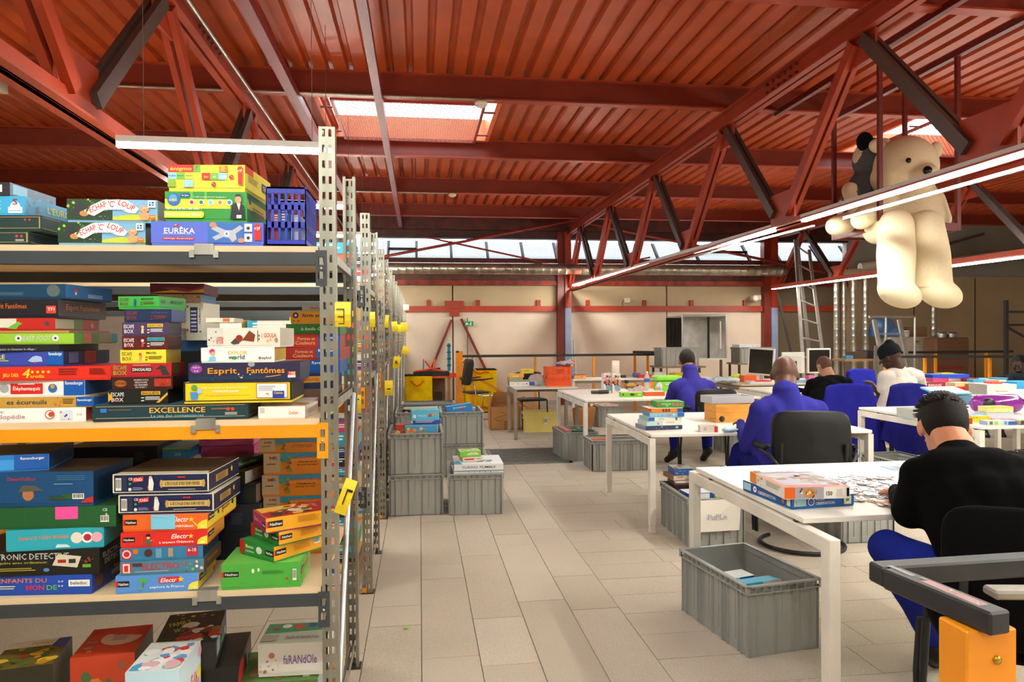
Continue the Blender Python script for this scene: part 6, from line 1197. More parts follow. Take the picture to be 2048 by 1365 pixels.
q = MB(); q.ell(pxz(1855, 341, YB - .29), (.036, .03, .036), ('0c0c0e', 'gloss'), 16, 10); q.build('nose', rt)
for u_, v_, y_ in ((1817, 321, YB - .222), (1867, 325, YB - .13)): q = MB(); q.ell(pxz(u_, v_, y_), (.022, .018, .022), ('0c0c0e', 'gloss'), 12, 8); q.build('eye', rt)
YD = y0 + .48
rd = empty('plush_dog', (x0 + .12, YD, PZ), 'cream plush dog with grey patches and one black ear, leaning behind the bear', 'plush toy')
q = MB(); q.ell(pxz(1744, 320, YD), (.16, .16, .19), CRM, 20, 12); q.cap(pxz(1735, 370, YD), pxz(1715, 415, YD), .15, .17, CRM, 16); q.cap(pxz(1712, 440, YD - .06), pxz(1672, 452, YD - .2), .085, .085, CRM, 14); q.cap(pxz(1700, 380, YD - .1), pxz(1712, 415, YD - .2), .07, .06, CRM, 12)
pa_ = [pxz(1735, 300, YD), pxz(1722, 365, YD), pxz(1700, 400, YD), pxz(1716, 446, YD - .12)]
def patch(c):
    for a, b_ in zip(pa_[:-1], pa_[1:]):
        ab = b_ - a; t = max(0, min(1, (c - a).dot(ab) / ab.dot(ab))); d_ = (a + ab * t) - c; d_.y *= .25
        if d_.length < .085: return 1
    return 0
remesh(q, .014, 3, .005, 'body', rd, mats=[M(*CRM), M(*GRY)], freq=3, colour_fn=patch)
q = MB(); q.ell(pxz(1730, 284, YD - .06), (.075, .05, .085), DKP, 16, 10); q.build('ear', rd)
q = MB(); q.ell(pxz(1770, 290, YD), (.06, .04, .06), CRM, 16, 10); q.build('ear', rd)

# ------------------------------------------------------------------ foreground barrier and railings
BAR = ('2c2c2e', 'rust'); ORP = ('f0940c', 'paint')
zB = .86; a1 = Vector(onz(1733, 1122, zB) + (zB,)); a2 = Vector(onz(2070, 1101, zB) + (zB,)); a3 = Vector(onz(1976, 1226, zB) + (zB,))
r = empty('barrier', (a1.x, a1.y, 0), 'worn black square tube barrier on orange posts in the near right corner', 'barrier')
def tubebar(p, q_, name, m=BAR, w_=.055, h=.05, lab=None):
    mb = MB(); p = Vector(p); q_ = Vector(q_); d = (q_ - p); L = d.length; an = math.atan2(d.y, d.x); T = Matrix.Translation(p) @ Matrix.Rotation(an, 4, 'Z'); mb.cbox(0, -w_ / 2, -h, L, w_ / 2, 0, .005, m, T=T); o = mb.build(name, r)
    if lab: o['label'] = lab
dirx = (a2 - a1); dirx.z = 0; dirx.normalize(); diry = (a3 - a1); diry.z = 0; diry.normalize(); off = Vector((0, 0, 0))
a1 = a1 + dirx * .02 + diry * .03
tubebar(a1 - dirx * .02, a1 + dirx * .75, 'top_tube'); e3 = a1 + (a3 - a1) * 1.0 + Vector((.03, .0, 0)); tubebar(a1 + diry * .03, e3, 'side_tube')
tubebar(a1 + dirx * .52 , a1 + dirx * .52 + (e3 - a1) * 1.02, 'cross_tube', BAR)
tubebar(e3 + Vector((.06, .1, .012)), e3 + Vector((.5, .03, .012)), 'end_tube', ('8c8274', 'rust'), .05, .02)
q = MB(); c = e3 - diry * .085; q.cbox(c.x - .045, c.y - .055, 0, c.x + .075, c.y + .03, zB - .051, .004, ORP); q.build('post', r, label='orange post')
q = MB(); c2_ = a1 + dirx * .56; q.cbox(c2_.x - .035, c2_.y - .03, 0, c2_.x + .035, c2_.y + .03, zB - .051, .004, ORP); q.build('post', r, label='orange post')
for zz in (.745, .68, .6): q = MB(); q.lathe([(.009, 0), (.009, .004), (.003, .006), (0, .006)], 0, 0, ('b89a3c', 'metal'), 12, T=Matrix.Translation((c.x + .025, c.y - .056, zz)) @ Matrix.Rotation(math.pi / 2, 4, 'X')); q.build('screw', r)
q = MB(); draw(q, e3 - diry * .33 + Vector((-.02, -.02, 0)), (diry * .28), Vector((-diry.y, diry.x, 0)) * .035, [('r', .42, .15, .98, .9, '8a4a42'), ('r', .02, .3, .3, .7, '5c564e'), ('r', .35, .5, .42, .9, '3a3436'), ('d', .5, .1, 1, .9, 8, ['b8a89c', '6a4a44'])]); q.build('worn_label', r)
def rail(pts, posts, z, label, name='safety_railing', br=()):
    r_ = empty(name, (pts[0][0], pts[0][1], 0), label, 'railing')
    for a, b_ in zip(pts[:-1], pts[1:]): q = MB(); q.bar(a + (z,), b_ + (z,), .045, .045, ('262626', 'paint')); q.build('handrail', r_)
    for (x, y) in posts: q = MB(); q.box(x - .02, y - .02, 0, x + .02, y + .02, z - .022, ORP); q.build('post', r_)
    for a, b_ in br: q = MB(); q.bar(a, b_, .035, .035, ORP); q.build('brace', r_)
    return r_
zr = 1.09; y = 12.7
X_ = lambda u, yy=12.7: at(u, 700, yy)[0]
rail([(X_(925), y), (X_(1332), y)], [(X_(949), y + .5), (X_(1070), y), (X_(1187), y), (X_(1322), y)], zr, 'long black handrail on orange posts crossing the back of the aisle', br=[((X_(925), y, zr - .08), (X_(955), y + .5, .8)), ((X_(950), y, .7), (X_(1062), y, .15)), ((X_(1050), y, .12), (X_(950), y + .1, .75)), ])
o = rail([(X_(1278), y + .35), (X_(1310), y)], [(X_(1281), y + .35), (X_(1302), y + .2)], zr + .04, 'short return of the railing beside the rear grey crates')
r = empty('steel_post', (at(912, 700, 13.3)[0], 13.3, 0), 'broad orange steel post beside the tall yellow bag', 'post'); xx = at(912, 700, 13.3)[0]
q = MB(); q.cbox(xx, 13.26, 0, xx + .13, 13.36, 1.17, .004, ORP); q.build('column', r); q = MB(); q.box(xx, 13.255, 1.14, xx + .05, 13.37, 1.175, ('1c1c1c', 'plastic')); q.build('end_cap', r); q = MB(); q.tube([(xx + .07, 13.24, .69), (xx + .16, 13.1, .68)], .015, ('b8b4ac', 'metal'), 8); q.build('stub', r)
yy = 11.2; rail([(at(1800, 708, yy)[0], yy), (10.5, yy - .6)], [(at(u, 720, yy)[0], yy - (.02 if i < 2 else .3)) for i, u in enumerate((1769, 1848, 1952))], 1.05, 'near black handrail on orange posts at the right back'); yy = 12.4
rail([(at(1800, 706, yy)[0], yy), (11.5, yy)], [(at(u, 720, yy)[0], yy) for u in (1871, 1972)], 1.09, 'farther black handrail on orange posts at the right back')

# ------------------------------------------------------------------ things on the desks
def gb(u, v, y, W, D, H, rz, cols, label, art=None, z=.7205, **k):      # box with its near-left foot at pixel (u, v) on plane y; z fixed
    p = at(u, v, y); return game_box(W, D, H, cols, label, art, loc=(p[0], y, z), rz=math.radians(rz), **k)
def gz(u, v, W, D, H, rz, cols, label, art=None, z=.7205, **k):         # near-left foot at pixel (u, v) on the height z
    x, y = onz(u, v, z); return game_box(W, D, H, cols, label, art, loc=(x, y, z), rz=math.radians(rz), **k)
zA = .7455
def gy(u, v, y, *a, **k): o = gz(u, v, *a, **k); p = at(u, v, y); o.location.x = p[0]; o.location.y = y; return o
o = game_box(.285, .36, .048, ('1c64b4', '1a5ca8', 'c8d8c0'), 'blue observation puzzle box lying on the nearest desk', {'F': [('r', .04, .15, .23, .85, 'a8ccd8'), ('d', .06, .2, .21, .8, 5, ['c8c04a', 'd8a03c']), ('o', .31, .5, .34, WH), ('o', .31, .5, .28, '1c64b4'), ('o', .31, .5, .12, 'd83c3c'), ('t', .45, .6, .2, WH, 'PUZZLE', .14), ('t', .53, .22, .26, WH, 'OBSERVATION', .3), ('r', .83, .12, .95, .88, 'e8e8d0'), ('o', .89, .55, .2, '7ab03c')],
      'L': [('r', .02, .15, .18, .85, 'a8ccd8'), ('o', .27, .5, .3, WH), ('o', .27, .5, .12, 'd83c3c'), ('t', .52, .22, .3, WH, 'OBSERVATION', .36), ('o', .85, .5, .3, 'd86c2c', .6), ('r', .92, .15, .99, .85, 'e8e8d0')]}, lid=.92)
p = onz(1583, 1020, zA); o.location = (p[0], p[1], zA); o.rotation_euler.z = math.radians(5)
o = game_box(.265, .34, .047, ('f1ece2', 'e8e2d8', 'b8b4c0'), 'orange edged tiger puzzle box on top of the blue puzzle box', {'F': [('r', 0, 0, .16, 1, 'e8641c'), ('r', .16, 0, .6, 1, 'a8a4b0'), ('o', .38, .5, .42, 'c8843c', 1.3), ('d', .24, .1, .52, .9, 16, ['2c2018', 'e8d8c0', 'd88c3c']), ('o', .33, .5, .06, '15100c'), ('o', .43, .5, .06, '15100c'), ('t', .68, .25, .36, '15130f', '150', .09), ('r', .8, .2, .88, .8, 'd8ccc0'), ('r', .945, .15, .985, .9, '15130f')],
      'L': [('r', 0, 0, .2, 1, 'f08c1c'), ('d', .22, .1, .4, .9, 8, ['c8a890', '8c6a50']), ('n', .5, .9, .8, 4, .06, 'a8a098')],
      'U': [('r', 0, 0, 1, .12, 'e0502c'), ('p', [(0, 0), (.08, .0), (.05, 1), (0, 1)], 'e8641c'), ('r', .08, .12, .92, .8, 'a09cb0'), ('d', .1, .35, .9, .72, 30, ['c89058', 'a87848', 'd8b080', '7c6450']), ('d', .45, .12, .9, .6, 24, ['8a7c68', 'a09078', '6c5c4c', '786858']), ('r', .05, .86, .95, .98, 'ece6dc'), ('t', .5, .88, .08, 'c8382c', 'Casse-tête', .4), ('r', .04, .88, .14, .98, '15130f')]}, lid=.94)
p = onz(1569, 1000, zA + .049); o.location = (p[0] , p[1] + .0, zA + .049); o.rotation_euler.z = math.radians(-4)
# loose puzzle pieces: each one a thing
def piece_mesh(seed, col):
    rr = random.Random(seed); q = MB(); P = []; s_ = .0122
    def edge(a, b_, k):
        ax, ay = a; bx, by = b_; dx, dy = bx - ax, by - ay; nx, ny = dy, -dx; out = [(ax, ay)]
        if k: out += [(ax + dx * .38 + nx * .02 * k, ay + dy * .38 + ny * .02 * k), (ax + dx * .32 + nx * .2 * k, ay + dy * .32 + ny * .2 * k), (ax + dx * .5 + nx * .32 * k, ay + dy * .5 + ny * .32 * k), (ax + dx * .68 + nx * .2 * k, ay + dy * .68 + ny * .2 * k), (ax + dx * .62 + nx * .02 * k, ay + dy * .62 + ny * .02 * k)]
        return out
    c = [(-s_, -s_ * 1.1), (s_, -s_ * 1.1), (s_, s_ * 1.1), (-s_, s_ * 1.1)]
    for i in range(4): P += edge(c[i], c[(i + 1) % 4], rr.choice((1, -1, 1, -1, 1)))
    n = len(P); q.add([(x, y, 0) for x, y in P] + [(x, y, .0026) for x, y in P], [(i, (i + 1) % n, n + (i + 1) % n, n + i) for i in range(n)], ('8a8278', 'paper')); q.add([(x, y, .0026) for x, y in P], [tuple(range(n))], (col, 'paper')); return q
PT = []
for i, c in enumerate(('e2e0ea', 'd8d6e4', 'e8e4ea', 'cfcbd6', 'b8ac9c', 'c9bda8', 'a89c8c', 'c87850', 'd8d8e0', 'bcae98')):
    o = piece_mesh(i, c).build('puzzle_piece'); PT.append(o.data); bpy.data.objects.remove(o)
rr = random.Random(5); cnt = 0
def pieces(poly, n, cols, label, group):
    got = 0; xs = [p[0] for p in poly]; ys = [p[1] for p in poly]; pts = []
    while got < n:
        u, v = rr.uniform(min(xs), max(xs)), rr.uniform(min(ys), max(ys)); ins = False; j = len(poly) - 1
        for i in range(len(poly)):
            if (poly[i][1] > v) != (poly[j][1] > v) and u < (poly[j][0] - poly[i][0]) * (v - poly[i][1]) / (poly[j][1] - poly[i][1]) + poly[i][0]: ins = not ins
            j = i
        if not ins: continue
        x, y = onz(u, v, zA)
        k = sum(1 for a in pts if (a[0] - x) ** 2 + (a[1] - y) ** 2 < .00036)
        if k and rr.random() < .85 and got < n - 30: 
            if rr.random() < .9: continue
        pts.append((x, y)); o = bpy.data.objects.new('puzzle_piece', PT[rr.choice(cols)]); COL.objects.link(o); o.location = (x, y, zA + .0027 * min(k, 3)); o.rotation_euler.z = rr.uniform(0, 6.28); tag(o, label, 'puzzle piece', group); got += 1
pieces([(1660, 958), (1700, 950), (1790, 955), (1812, 985), (1792, 1000), (1740, 998), (1690, 975)], 165, [0, 1, 2, 3, 8], 'white backed puzzle piece in the loose heap on the nearest desk', 'white backed puzzle pieces on the nearest desk')
pieces([(1640, 965), (1665, 972), (1740, 1002), (1725, 1008), (1690, 1004), (1670, 995)], 70, [4, 5, 6, 9, 3], 'brownish puzzle piece beside the two puzzle boxes on the nearest desk', 'brownish puzzle pieces beside the two puzzle boxes')
pieces([(1742, 1004), (1788, 1003), (1788, 1018), (1760, 1014)], 18, [4, 6, 9, 7], 'grey puzzle piece near the elbow of the man in black', 'grey puzzle pieces by the elbow of the man in black')
q = MB(); x, y = onz(1775, 938, zA); q.box(x, y - .05, zA, x + .3, y + .06, zA + .002, ('7c98ac', 'paper')); draw(q, (x, y - .05, zA + .002), (.3, 0, 0), (0, .11, 0), [('d', .0, .05, 1, .95, 26, ['c89c80', '6ab0d0', 'e8e0d8', '8c6c58', '4a88a8'])]); o = q.build('assembled_puzzle'); tag(o, 'strip of assembled blue and brown puzzle at the far edge of the nearest desk', 'puzzle')
x, y = onz(1682, 1003, zA); q = MB(); q.box(x, y, zA, x + .02, y + .03, zA + .003, ('5cb83c', 'paper')); o = q.build('paper_scrap'); tag(o, 'small green and blue paper scrap beside the blue puzzle box', 'scrap')
x, y = onz(812, 1260, 0); q = MB()
for i in range(5): q.ell((x + rr.uniform(-.008, .008), y + rr.uniform(-.006, .006), .006), (.007, .006, .005), ('8fd03c', 'matte'), 8, 6)
o = q.build('green_crumb'); tag(o, 'tiny bright green crumb lying on the aisle floor', 'crumb')
# stack on desk B
zz = .7205; P6 = [(.30, .21, .032, 4, ('2a2c58', '8c94a8', 'c8ccd8'), 'navy puzzle box, lowest of six on the bald man\'s desk', [('d', .2, .05, .6, .95, 14, ['c89048', 'e8d0a0', '8a9cc8', '5a3a28']), ('o', .85, .5, .3, '9aa8d0', 1.6)]),
      (.28, .2, .034, 2, ('a8d8cc', 'c8d8d0', 'd8e8e0'), 'mint and cream puzzle box, second from the bottom of six', [('r', 0, 0, .28, 1, 'a8d8cc'), ('r', .2, .05, .45, .95, 'b8d0d8'), ('o', .32, .4, .25, 'b06a48'), ('r', .45, 0, 1, 1, 'e8e4d0'), ('n', .55, .8, .7, 2, .1, 'a8a090')]),
      (.27, .2, .03, 3, ('e6e2d4', '9cc4cc', 'e0dcd0'), 'cream puzzle box with blue ends, third from the bottom of six', [('r', 0, 0, .18, 1, '2c5ca0'), ('r', .8, .1, .86, .9, '2c6c9c'), ('n', .3, .5, .7, 3, .1, 'a8a090')]),
      (.27, .2, .034, -2, ('8cc4dc', '5c90b8', 'a8d0e0'), 'light blue 100 piece puzzle box, fourth from the bottom of six', [('d', .22, .1, .48, .9, 8, ['c8a070', '3c2c20', 'e8d8b0']), ('t', .56, .25, .42, 'c8385c', '100', .12), ('o', .7, .5, .22, 'e8e8e0'), ('r', .8, 0, 1, 1, '2c68b0')]),
      (.25, .19, .032, 1, ('e8882c', 'e0802c', 'f0d8a0'), 'orange puzzle box with a blue end, second from the top of six', [('t', .28, .3, .3, 'd8601c', 'PUZZLE', .2)] + [('r', .34 + i * .09, .12, .41 + i * .09, .88, '6a4020') for i in range(3)] + [('r', .82, 0, 1, 1, '2c5ca0')])]
x, y = onz(1292, 862, zz)
for i, (W, D, H, rz, cols, lab, art) in enumerate(P6):
    game_box(W, D, H, cols, lab, {'F': art, 'S': [('d', .1, .1, .9, .9, 5, ['c8b8a0', '8ca8b8'])]}, loc=(x + i * .012, y + .01 + .006 * (i % 2), zz), rz=math.radians(rz)); zz += H + .0006
game_box(.21, .16, .045, ('3c9c3c', '4aa848', '5cb054'), 'green puzzle box, topmost of six on the bald man\'s desk', {'F': [('r', .04, .25, .12, .75, 'd8402c'), ('t', .34, .45, .26, 'e8f0d0', 'PUZZLES', .34), ('t', .36, .12, .22, YE, '48', .1)] + [('r', .55 + i * .14, .2, .66 + i * .14, .8, 'a87850') for i in range(3)], 'U': [('d', .2, .2, .8, .8, 10, ['e8c8a0', 'c8d8a0', 'd89c80'])]}, loc=(x + .1, y + .03, zz + .004), rz=math.radians(-3))
q = MB(); q.box(x + .03, y + .02, zz, x + .3, y + .2, zz + .003, ('eee8dc', 'paper')); o = q.build('paper_sheet'); tag(o, 'white paper sheets under the topmost green puzzle box', 'paper')
# wooden box with plastic tray
def open_box(x, y, z, W, D, H, rz, col, label, name='wooden_box', t=.008, cat='box', bands=True):
    r = empty(name, (x, y, z), label, cat, rz=rz); q = MB(); q.box(t, t, 0, W - t, D - t, t, col); o = q.build('base'); o.parent = r
    for nm, (x0, y0, x1, y1) in zip('abcd', ((0, 0, W, t), (0, D - t, W, D), (0, t, t, D - t), (W - t, t, W, D - t))):
        q = MB()
        if bands: q.cbox(x0, y0, 0, x1, y1, H * .55, .0015, col); q.cbox(x0, y0, H * .56, x1, y1, H, .0015, col)
        else: q.cbox(x0, y0, 0, x1, y1, H, .0012, col)
        o = q.build('side_board'); o.parent = r
    return r
PIN = ('dc9434', 'wood'); x, y = onz(1432, 846, .7205)
open_box(x, y, .7205, .34, .24, .15, -.0, PIN, 'large honey coloured wooden box left of the bald man')
open_box(x - .02, y + .03, .8715, .38, .22, .06, .05, ('d4d4d8', 'milky'), 'clear plastic tray sitting on the honey coloured wooden box', 'plastic_tray', .004, bands=False)
x, y = onz(1400, 865, .7205); o = open_box(x, y, .7205, .13, .1, .045, -.25, ('ddd2c4', 'paper'), 'small open white and red carton in front of the wooden box', 'open_carton', .003, bands=False)
q = MB(); draw(q, (.0, -.0005, 0), (.13, 0, 0), (0, 0, .045), [('r', .8, 0, 1, 1, 'c8342c'), ('n', .2, .4, .7, 3, .1, '9a9088')]); o2 = q.build('print'); o2.parent = o
for i, (u, v, W, c, l) in enumerate(((1463, 866, .13, 'a8c4dc', 'crumpled pale blue plastic bag of pieces on the bald man\'s desk'), (1445, 846, .06, '1c1b1b', 'small black roller beside the wooden box'))):
    x, y = onz(u, v, .7205); q = MB(); q.ell((x, y + .03, .7205 + (.018 if i == 0 else .03)), (W / 2, .04, .018 if i == 0 else .03), (c, 'plastic'), 14, 8)
    if i == 1: q.tube([(x - .12, y, .755), (x, y + .02, .755)], .004, ('e8e4dc', 'plastic'), 6)
    o = remesh(q, .005, 1, .006 if i == 0 else 0, 'plastic_bag' if i == 0 else 'roller', freq=30); tag(o, l, 'bag' if i == 0 else 'tool')
for i, (u, l) in enumerate(((1646, 'toy wooden wagon nearer to the bald man\'s elbow'), (1672, 'toy wooden wagon with a black clip at the right end of the desk'))):
    x, y = onz(u, 856, .7205); o = open_box(x, y, .7435, .078, .05, .045, 0, ('c87c2c', 'wood'), l, 'toy_wagon', .005, cat='toy', bands=False)
    for wx in (.012, .066):
        for wy in (-.004, .054): q = MB(); q.lathe([(.0, -.004), (.018, -.004), (.018, .004), (.0, .004)], 0, 0, ('a8401c', 'wood'), 14, T=Matrix.Translation((wx, wy, -.005)) @ Matrix.Rotation(math.pi / 2, 4, 'X')); w2 = q.build('wheel'); w2.parent = o
    if i: q = MB(); q.cbox(.03, .0, .045, .09, .02, .057, .002, ('15130f', 'plastic')); q.tube([(.06, -.01, .05), (.055, -.03, -.05), (.05, -.04, -.25), (.09, -.04, -.42)], .0025, ('15130f', 'plastic'), 6); w2 = q.build('clip_cable'); w2.parent = o
x, y = 3.28, 5.9; q = MB(); q.tube([(x, y, .79), (x + .17, y + .12, .84)], .006, ('e8e4dc', 'plastic'), 6); q.box(x - .02, y - .01, .7205, x + .01, y + .02, .79, ('e8e4dc', 'plastic')); o = q.build('lamp_arm'); tag(o, 'thin white rod standing out behind the toy wagons', 'rod')
q = MB(); q.tube([(3.33, 5.0, .66), (3.3, 4.93, .4), (3.24, 4.9, .05), (3.2, 4.8, .008)], .006, ('b8b4a8', 'plastic'), 6); o = q.build('power_cable'); tag(o, 'grey power cable hanging along the right leg of the bald man\'s desk', 'cable')
# desk C
def cyl(u, v, z, r_, H, col, label, name, cat, art=None, n=20, prof=None, y=None):
    x, y_ = onz(u, v, z) if y is None else at(u, v, y)[:2]; q = MB(); q.lathe(prof or [(0, z), (r_, z), (r_, z + H), (r_ * .96, z + H), (0, z + H)], x, y_, col, n)
    if prof: q.v = [(a, b_, c + z) for a, b_, c in q.v]
    o = q.build(name); return tag(o, label, cat), x, y_
for i, (u, c, l) in enumerate(((1208, 'e4dcd8', 'tall pictured gift box, left of the pair on the desk with the bottle'), (1225, 'e8dcd4', 'tall pictured gift box, right of the pair on the desk with the bottle'))):
    gz(u, 787, .1, .1, .25, 4 - 8 * i, (c, c, 'b8b4b0'), l, {'F': [('d', .05, .03, .95, .97, 26, ['d8889c', '6aa0c8', 'c87840', '3c3430', '8cbc6c', 'e0c8c0'])] + [('t', .55, .35, .1, 'c8486c', 'Fun', .5, 0, 1.2)]})
x, y = onz(1183, 789, .7205); q = MB(); q.tube([(x, y, .745), (x + .08, y + .01, .745), (x + .1, y + .012, .745), (x + .22, y + .03, .745), (x + .225, y + .03, .745)], [.02, .02, .025, .025, .01], ('24241f', 'plastic'), 14); o = q.build('black_bottle'); tag(o, 'black bottle lying on its side at the left of the desk', 'bottle')
gz(1242, 795, .255, .16, .055, -8, ('7ccc2c', '74c02c', 'e8c8a0'), 'lime green game box lying before the pictured gift boxes', {'F': [('r', .42, .25, .62, .75, '2c3018'), ('o', .7, .6, .2, 'd86c1c'), ('n', .78, .95, .5, 2, .1, 'd8f0b0'), ('r', .06, .3, .14, .7, '2c3018')]})
gz(1290, 793, .25, .15, .05, 2, ('e8641c', 'e0601c', 'ead8d0'), 'orange game box beside the sleeve of the man with cropped hair', {'F': [('d', .15, .3, .9, .7, 8, ['d8402c', '3c8cc8', 'e8b02c'])]})
x, y = onz(1258, 780, .7205)
open_box(x + .02, y + .14, .7205, .13, .16, .06, 0, ('e0902c', 'wood'), 'honey wood tray behind the lime green game box', 'wooden_tray')
open_box(x + .27, y + .14, .7205, .14, .16, .085, 0, ('e8841c', 'wood'), 'orange wooden box right of the water bottle', 'wooden_box')
q = MB(); q.box(x - .01, y + .05, .7205, x + .1, y + .12, .765, ('5c5850', 'plastic')); q.box(x - .01, y + .05, .765, x + .1, y + .12, .80, ('d8a03c', 'plastic')); o = q.build('tape_dispenser'); tag(o, 'grey and yellow block with a black cap left of the honey wood tray', 'block')
cyl(1253, 775, .8005, .028, .045, ('1c1c1c', 'plastic'), 'small black pot standing on the grey and yellow block', 'screw_pot', 'pot', y=y + .085)[0]
cyl(1278, 779, .7205, .03, .06, ('1c1a1a', 'plastic'), 'black tape roll left of the water bottle', 'tape_roll', 'roll')
# bottle
x, y = onz(1294, 785, .7205); r = empty('water_bottle', (x, y, .7205), 'clear plastic water bottle with a blue label on the desk', 'bottle'); q = MB()
q.lathe([(.0, .7205), (.034, .7215), (.037, .74), (.034, .76), (.037, .78), (.034, .80), (.037, .82), (.036, .86), (.037, .90), (.03, .93), (.014, .955), (.013, .975)], x, y, CLR, 20); q.build('bottle_body', r)
q = MB(); q.lathe([(.0382, .85), (.0382, .895)], x, y, ('2c60b8', 'paper'), 20); q.build('label_band', r); q = MB(); q.lathe([(.015, .97), (.015, .985), (.0, .985)], x, y, ('e8ecf0', 'plastic'), 14); q.build('cap', r)
def bag(u, v, z, rx, ry, rz_, col, label, name='plastic_bag', cat='bag', vox=.01, amp=.03, y=None, kind='milky', seed=0):
    x, y_ = onz(u, v, z) if y is None else (at(u, v, y)[0], y); q = MB(); q.ell((x, y_, z + rz_ * .9), (rx, ry, rz_), (col, kind), 18, 12); q.ell((x + rx * .3, y_, z + rz_ * 1.3), (rx * .5, ry * .6, rz_ * .7), (col, kind), 14, 10); q.box(x - rx * .8, y_ - ry * .7, z + .002, x + rx * .8, y_ + ry * .7, z + rz_ * .5, (col, kind))
    o = remesh(q, vox, 1, amp, name, freq=12); mz = min(v_.co.z for v_ in o.data.vertices); o.location.z += z - mz + .0005; return tag(o, label, cat)
bag(1275, 768, .7205, .14, .06, .04, 'd8c8c0', 'loose clear bubble wrap behind the honey wood tray', 'bubble_wrap', 'wrap', y=8.5)
bag(1318, 770, .7205, .05, .05, .06, 'e0dcd8', 'small white plastic bag by the orange wooden box', y=8.45)
x, y = at(1320, 768, 8.72)[:2]; y -= .25; r = empty('green_case', (x, y + .35, .7205), 'lime green plastic case with a raised lid behind the man with cropped hair', 'case')
q = MB(); q.cbox(x - .02, y + .25, .7205, x + .28, y + .45, .85, .012, ('7cc83c', 'plastic')); q.build('case_body', r); q = MB(); q.cbox(x - .05, y + .24, .862, x + .3, y + .46, .925, .02, ('86d040', 'plastic')); q.build('case_lid', r); q = MB(); q.cbox(x + .06, y + .235, .8, x + .14, y + .249, .82, .003, ('c8c8c8', 'plastic')); q.build('latch', r)
gy(1425, 779, 8.7, .06, .05, .004, 0, ('ec5a5a',), 'pink red sticky pad at the sleeve of the man with cropped hair')
# small desk H
zH = .7205; gz(1019, 773, .36, .26, .06, -2, ('e8ece8', '2c58a8', 'e0e0dc'), 'white and blue game box, base of the stack on the small desk', {'F': [('t', .12, .4, .3, 'e8642c', 'mini', .12), ('n', .3, .4, .6, 2, .1, '9aa8b0'), ('t', .55, .3, .4, 'e88c8c', 'Jeux', .16), ('o', .7, .5, .2, '3c60b0'), ('r', .8, 0, 1, 1, '2c58a8')]})
gy(1019, 763, 10.14, .2, .2, .065, 2, ('a8a078', 'a89870', 'c8b088'), 'patterned green and rose box in the stack on the small desk', {'F': [('d', .02, .05, .98, .95, 24, ['8cb86c', 'c88c9c', '8ca868', 'b87888'])]}, z=zH + .061)
gy(1019, 753, 10.15, .21, .2, .045, -4, ('f0a838', 'e89c30', 'f0b850'), 'amber box with a white strip in the stack on the small desk', {'F': [('r', .2, .05, .65, .45, 'f8d8a0')]}, z=zH + .127)
gy(1044, 746, 10.3, .18, .16, .06, 5, ('ecd83c', 'e0cc34', 'f0e050'), 'lemon yellow box behind the stack on the small desk', {'F': [('n', .1, .7, .7, 3, .08, 'c8a82c')]}, z=zH + .172)
bag(1075, 771, zH, .13, .1, .085, 'e4ddd8', 'big bunched white plastic bag on the small desk', kind='milky')
bag(1052, 771, zH, .06, .05, .02, 'e8c8c4', 'small clear bag of red bits on the small desk')
gz(1084, 772, .085, .07, .045, 0, ('74d0c0', '6cc4b4', '84d8c8'), 'small mint green box on the small desk')
q = MB(); 
bag(1130, 757, 1.003, .15, .1, .02, 'b8b4c4', 'heap of blue, red and white odds in the upper orange crate', 'small_parts', 'parts', y=10.05, kind='plastic', amp=.04)
x0 = at(1112, 740, 10.05)[0]
for i, c in enumerate(('2c4cb0', 'd83c4c', 'e8e4e0', '2c4cb0', 'c83c3c', '3c6cc0', 'ecd83c')): q = MB(); q.cbox(x0 + i * .035, 10.0 + .03 * (i % 3), 1.002, x0 + i * .035 + .03, 10.04 + .03 * (i % 3), 1.04 + .01 * (i % 2), .004, (c, 'plastic')); o = q.build('toy_block'); tag(o, 'toy block in the heap of odds in the upper orange crate', 'toy', 'toy blocks in the upper orange crate')
# desk G long
o, x, y = cyl(1138, 741, .7205, .075, .17, ('3c8cc8', 'paper'), 'blue and yellow tub holding brushes and scissors', 'brush_tub', 'tub', y=11.6)
for i, (dx, c) in enumerate(((-.05, '2c2c24'), (.0, '48b8a0'), (.04, 'e87c3c'), (-.03, 'e86c9c'), (.06, 'e88c50'))):
    q = MB(); q.tube([(x + dx * .5, y, .80), (x + dx * 1.6, y, 1.02 + (.12 if i == 0 else 0))], .006, ('8a6a4a' if i == 0 else c, 'plastic'), 6); q.ell((x + dx * 1.6, y, 1.01 + (.12 if i == 0 else .0)), (.02, .012, .035), (c, 'plastic'), 10, 8); q.build('brush', o)
gy(1148, 745, 11.62, .2, .12, .07, 0, ('e8b060', 'd8a050', 'c8302c'), 'cream and red tin at the left end of the long desk', {'F': [('r', 0, .8, 1, 1, 'c8302c'), ('o', .65, .4, .25, 'e87c3c', 1.6)]})
cyl(1231, 745, .7205, .068, .30, ('ece0cc', 'paper'), 'tall upright roll of cream paper on the long desk', 'paper_roll', 'roll', y=11.6)
gy(1239, 741, 11.7, .12, .07, .045, 8, ('2c2c2c', '2a2a2a', '8c8c88'), 'small black stapler shaped block beside the paper roll')
gy(1279, 741, 11.6, .27, .16, .055, 0, ('d82c2c', 'c82828', 'd83c34'), 'red plastic box on the long desk'); 
gy(1270, 738, 11.82, .1, .12, .07, 4, ('4a78c8', '4470b8', '6a90d0'), 'blue box at the left of the red plastic box')
gy(1308, 738, 11.82, .2, .16, .08, -4, ('c8d8e0', 'a8c0d0', 'e8e0c0'), 'pale blue illustrated box right of the red plastic box', {'F': [('d', .1, .1, .9, .9, 8, ['e8a03c', '5c9cc8'])]})
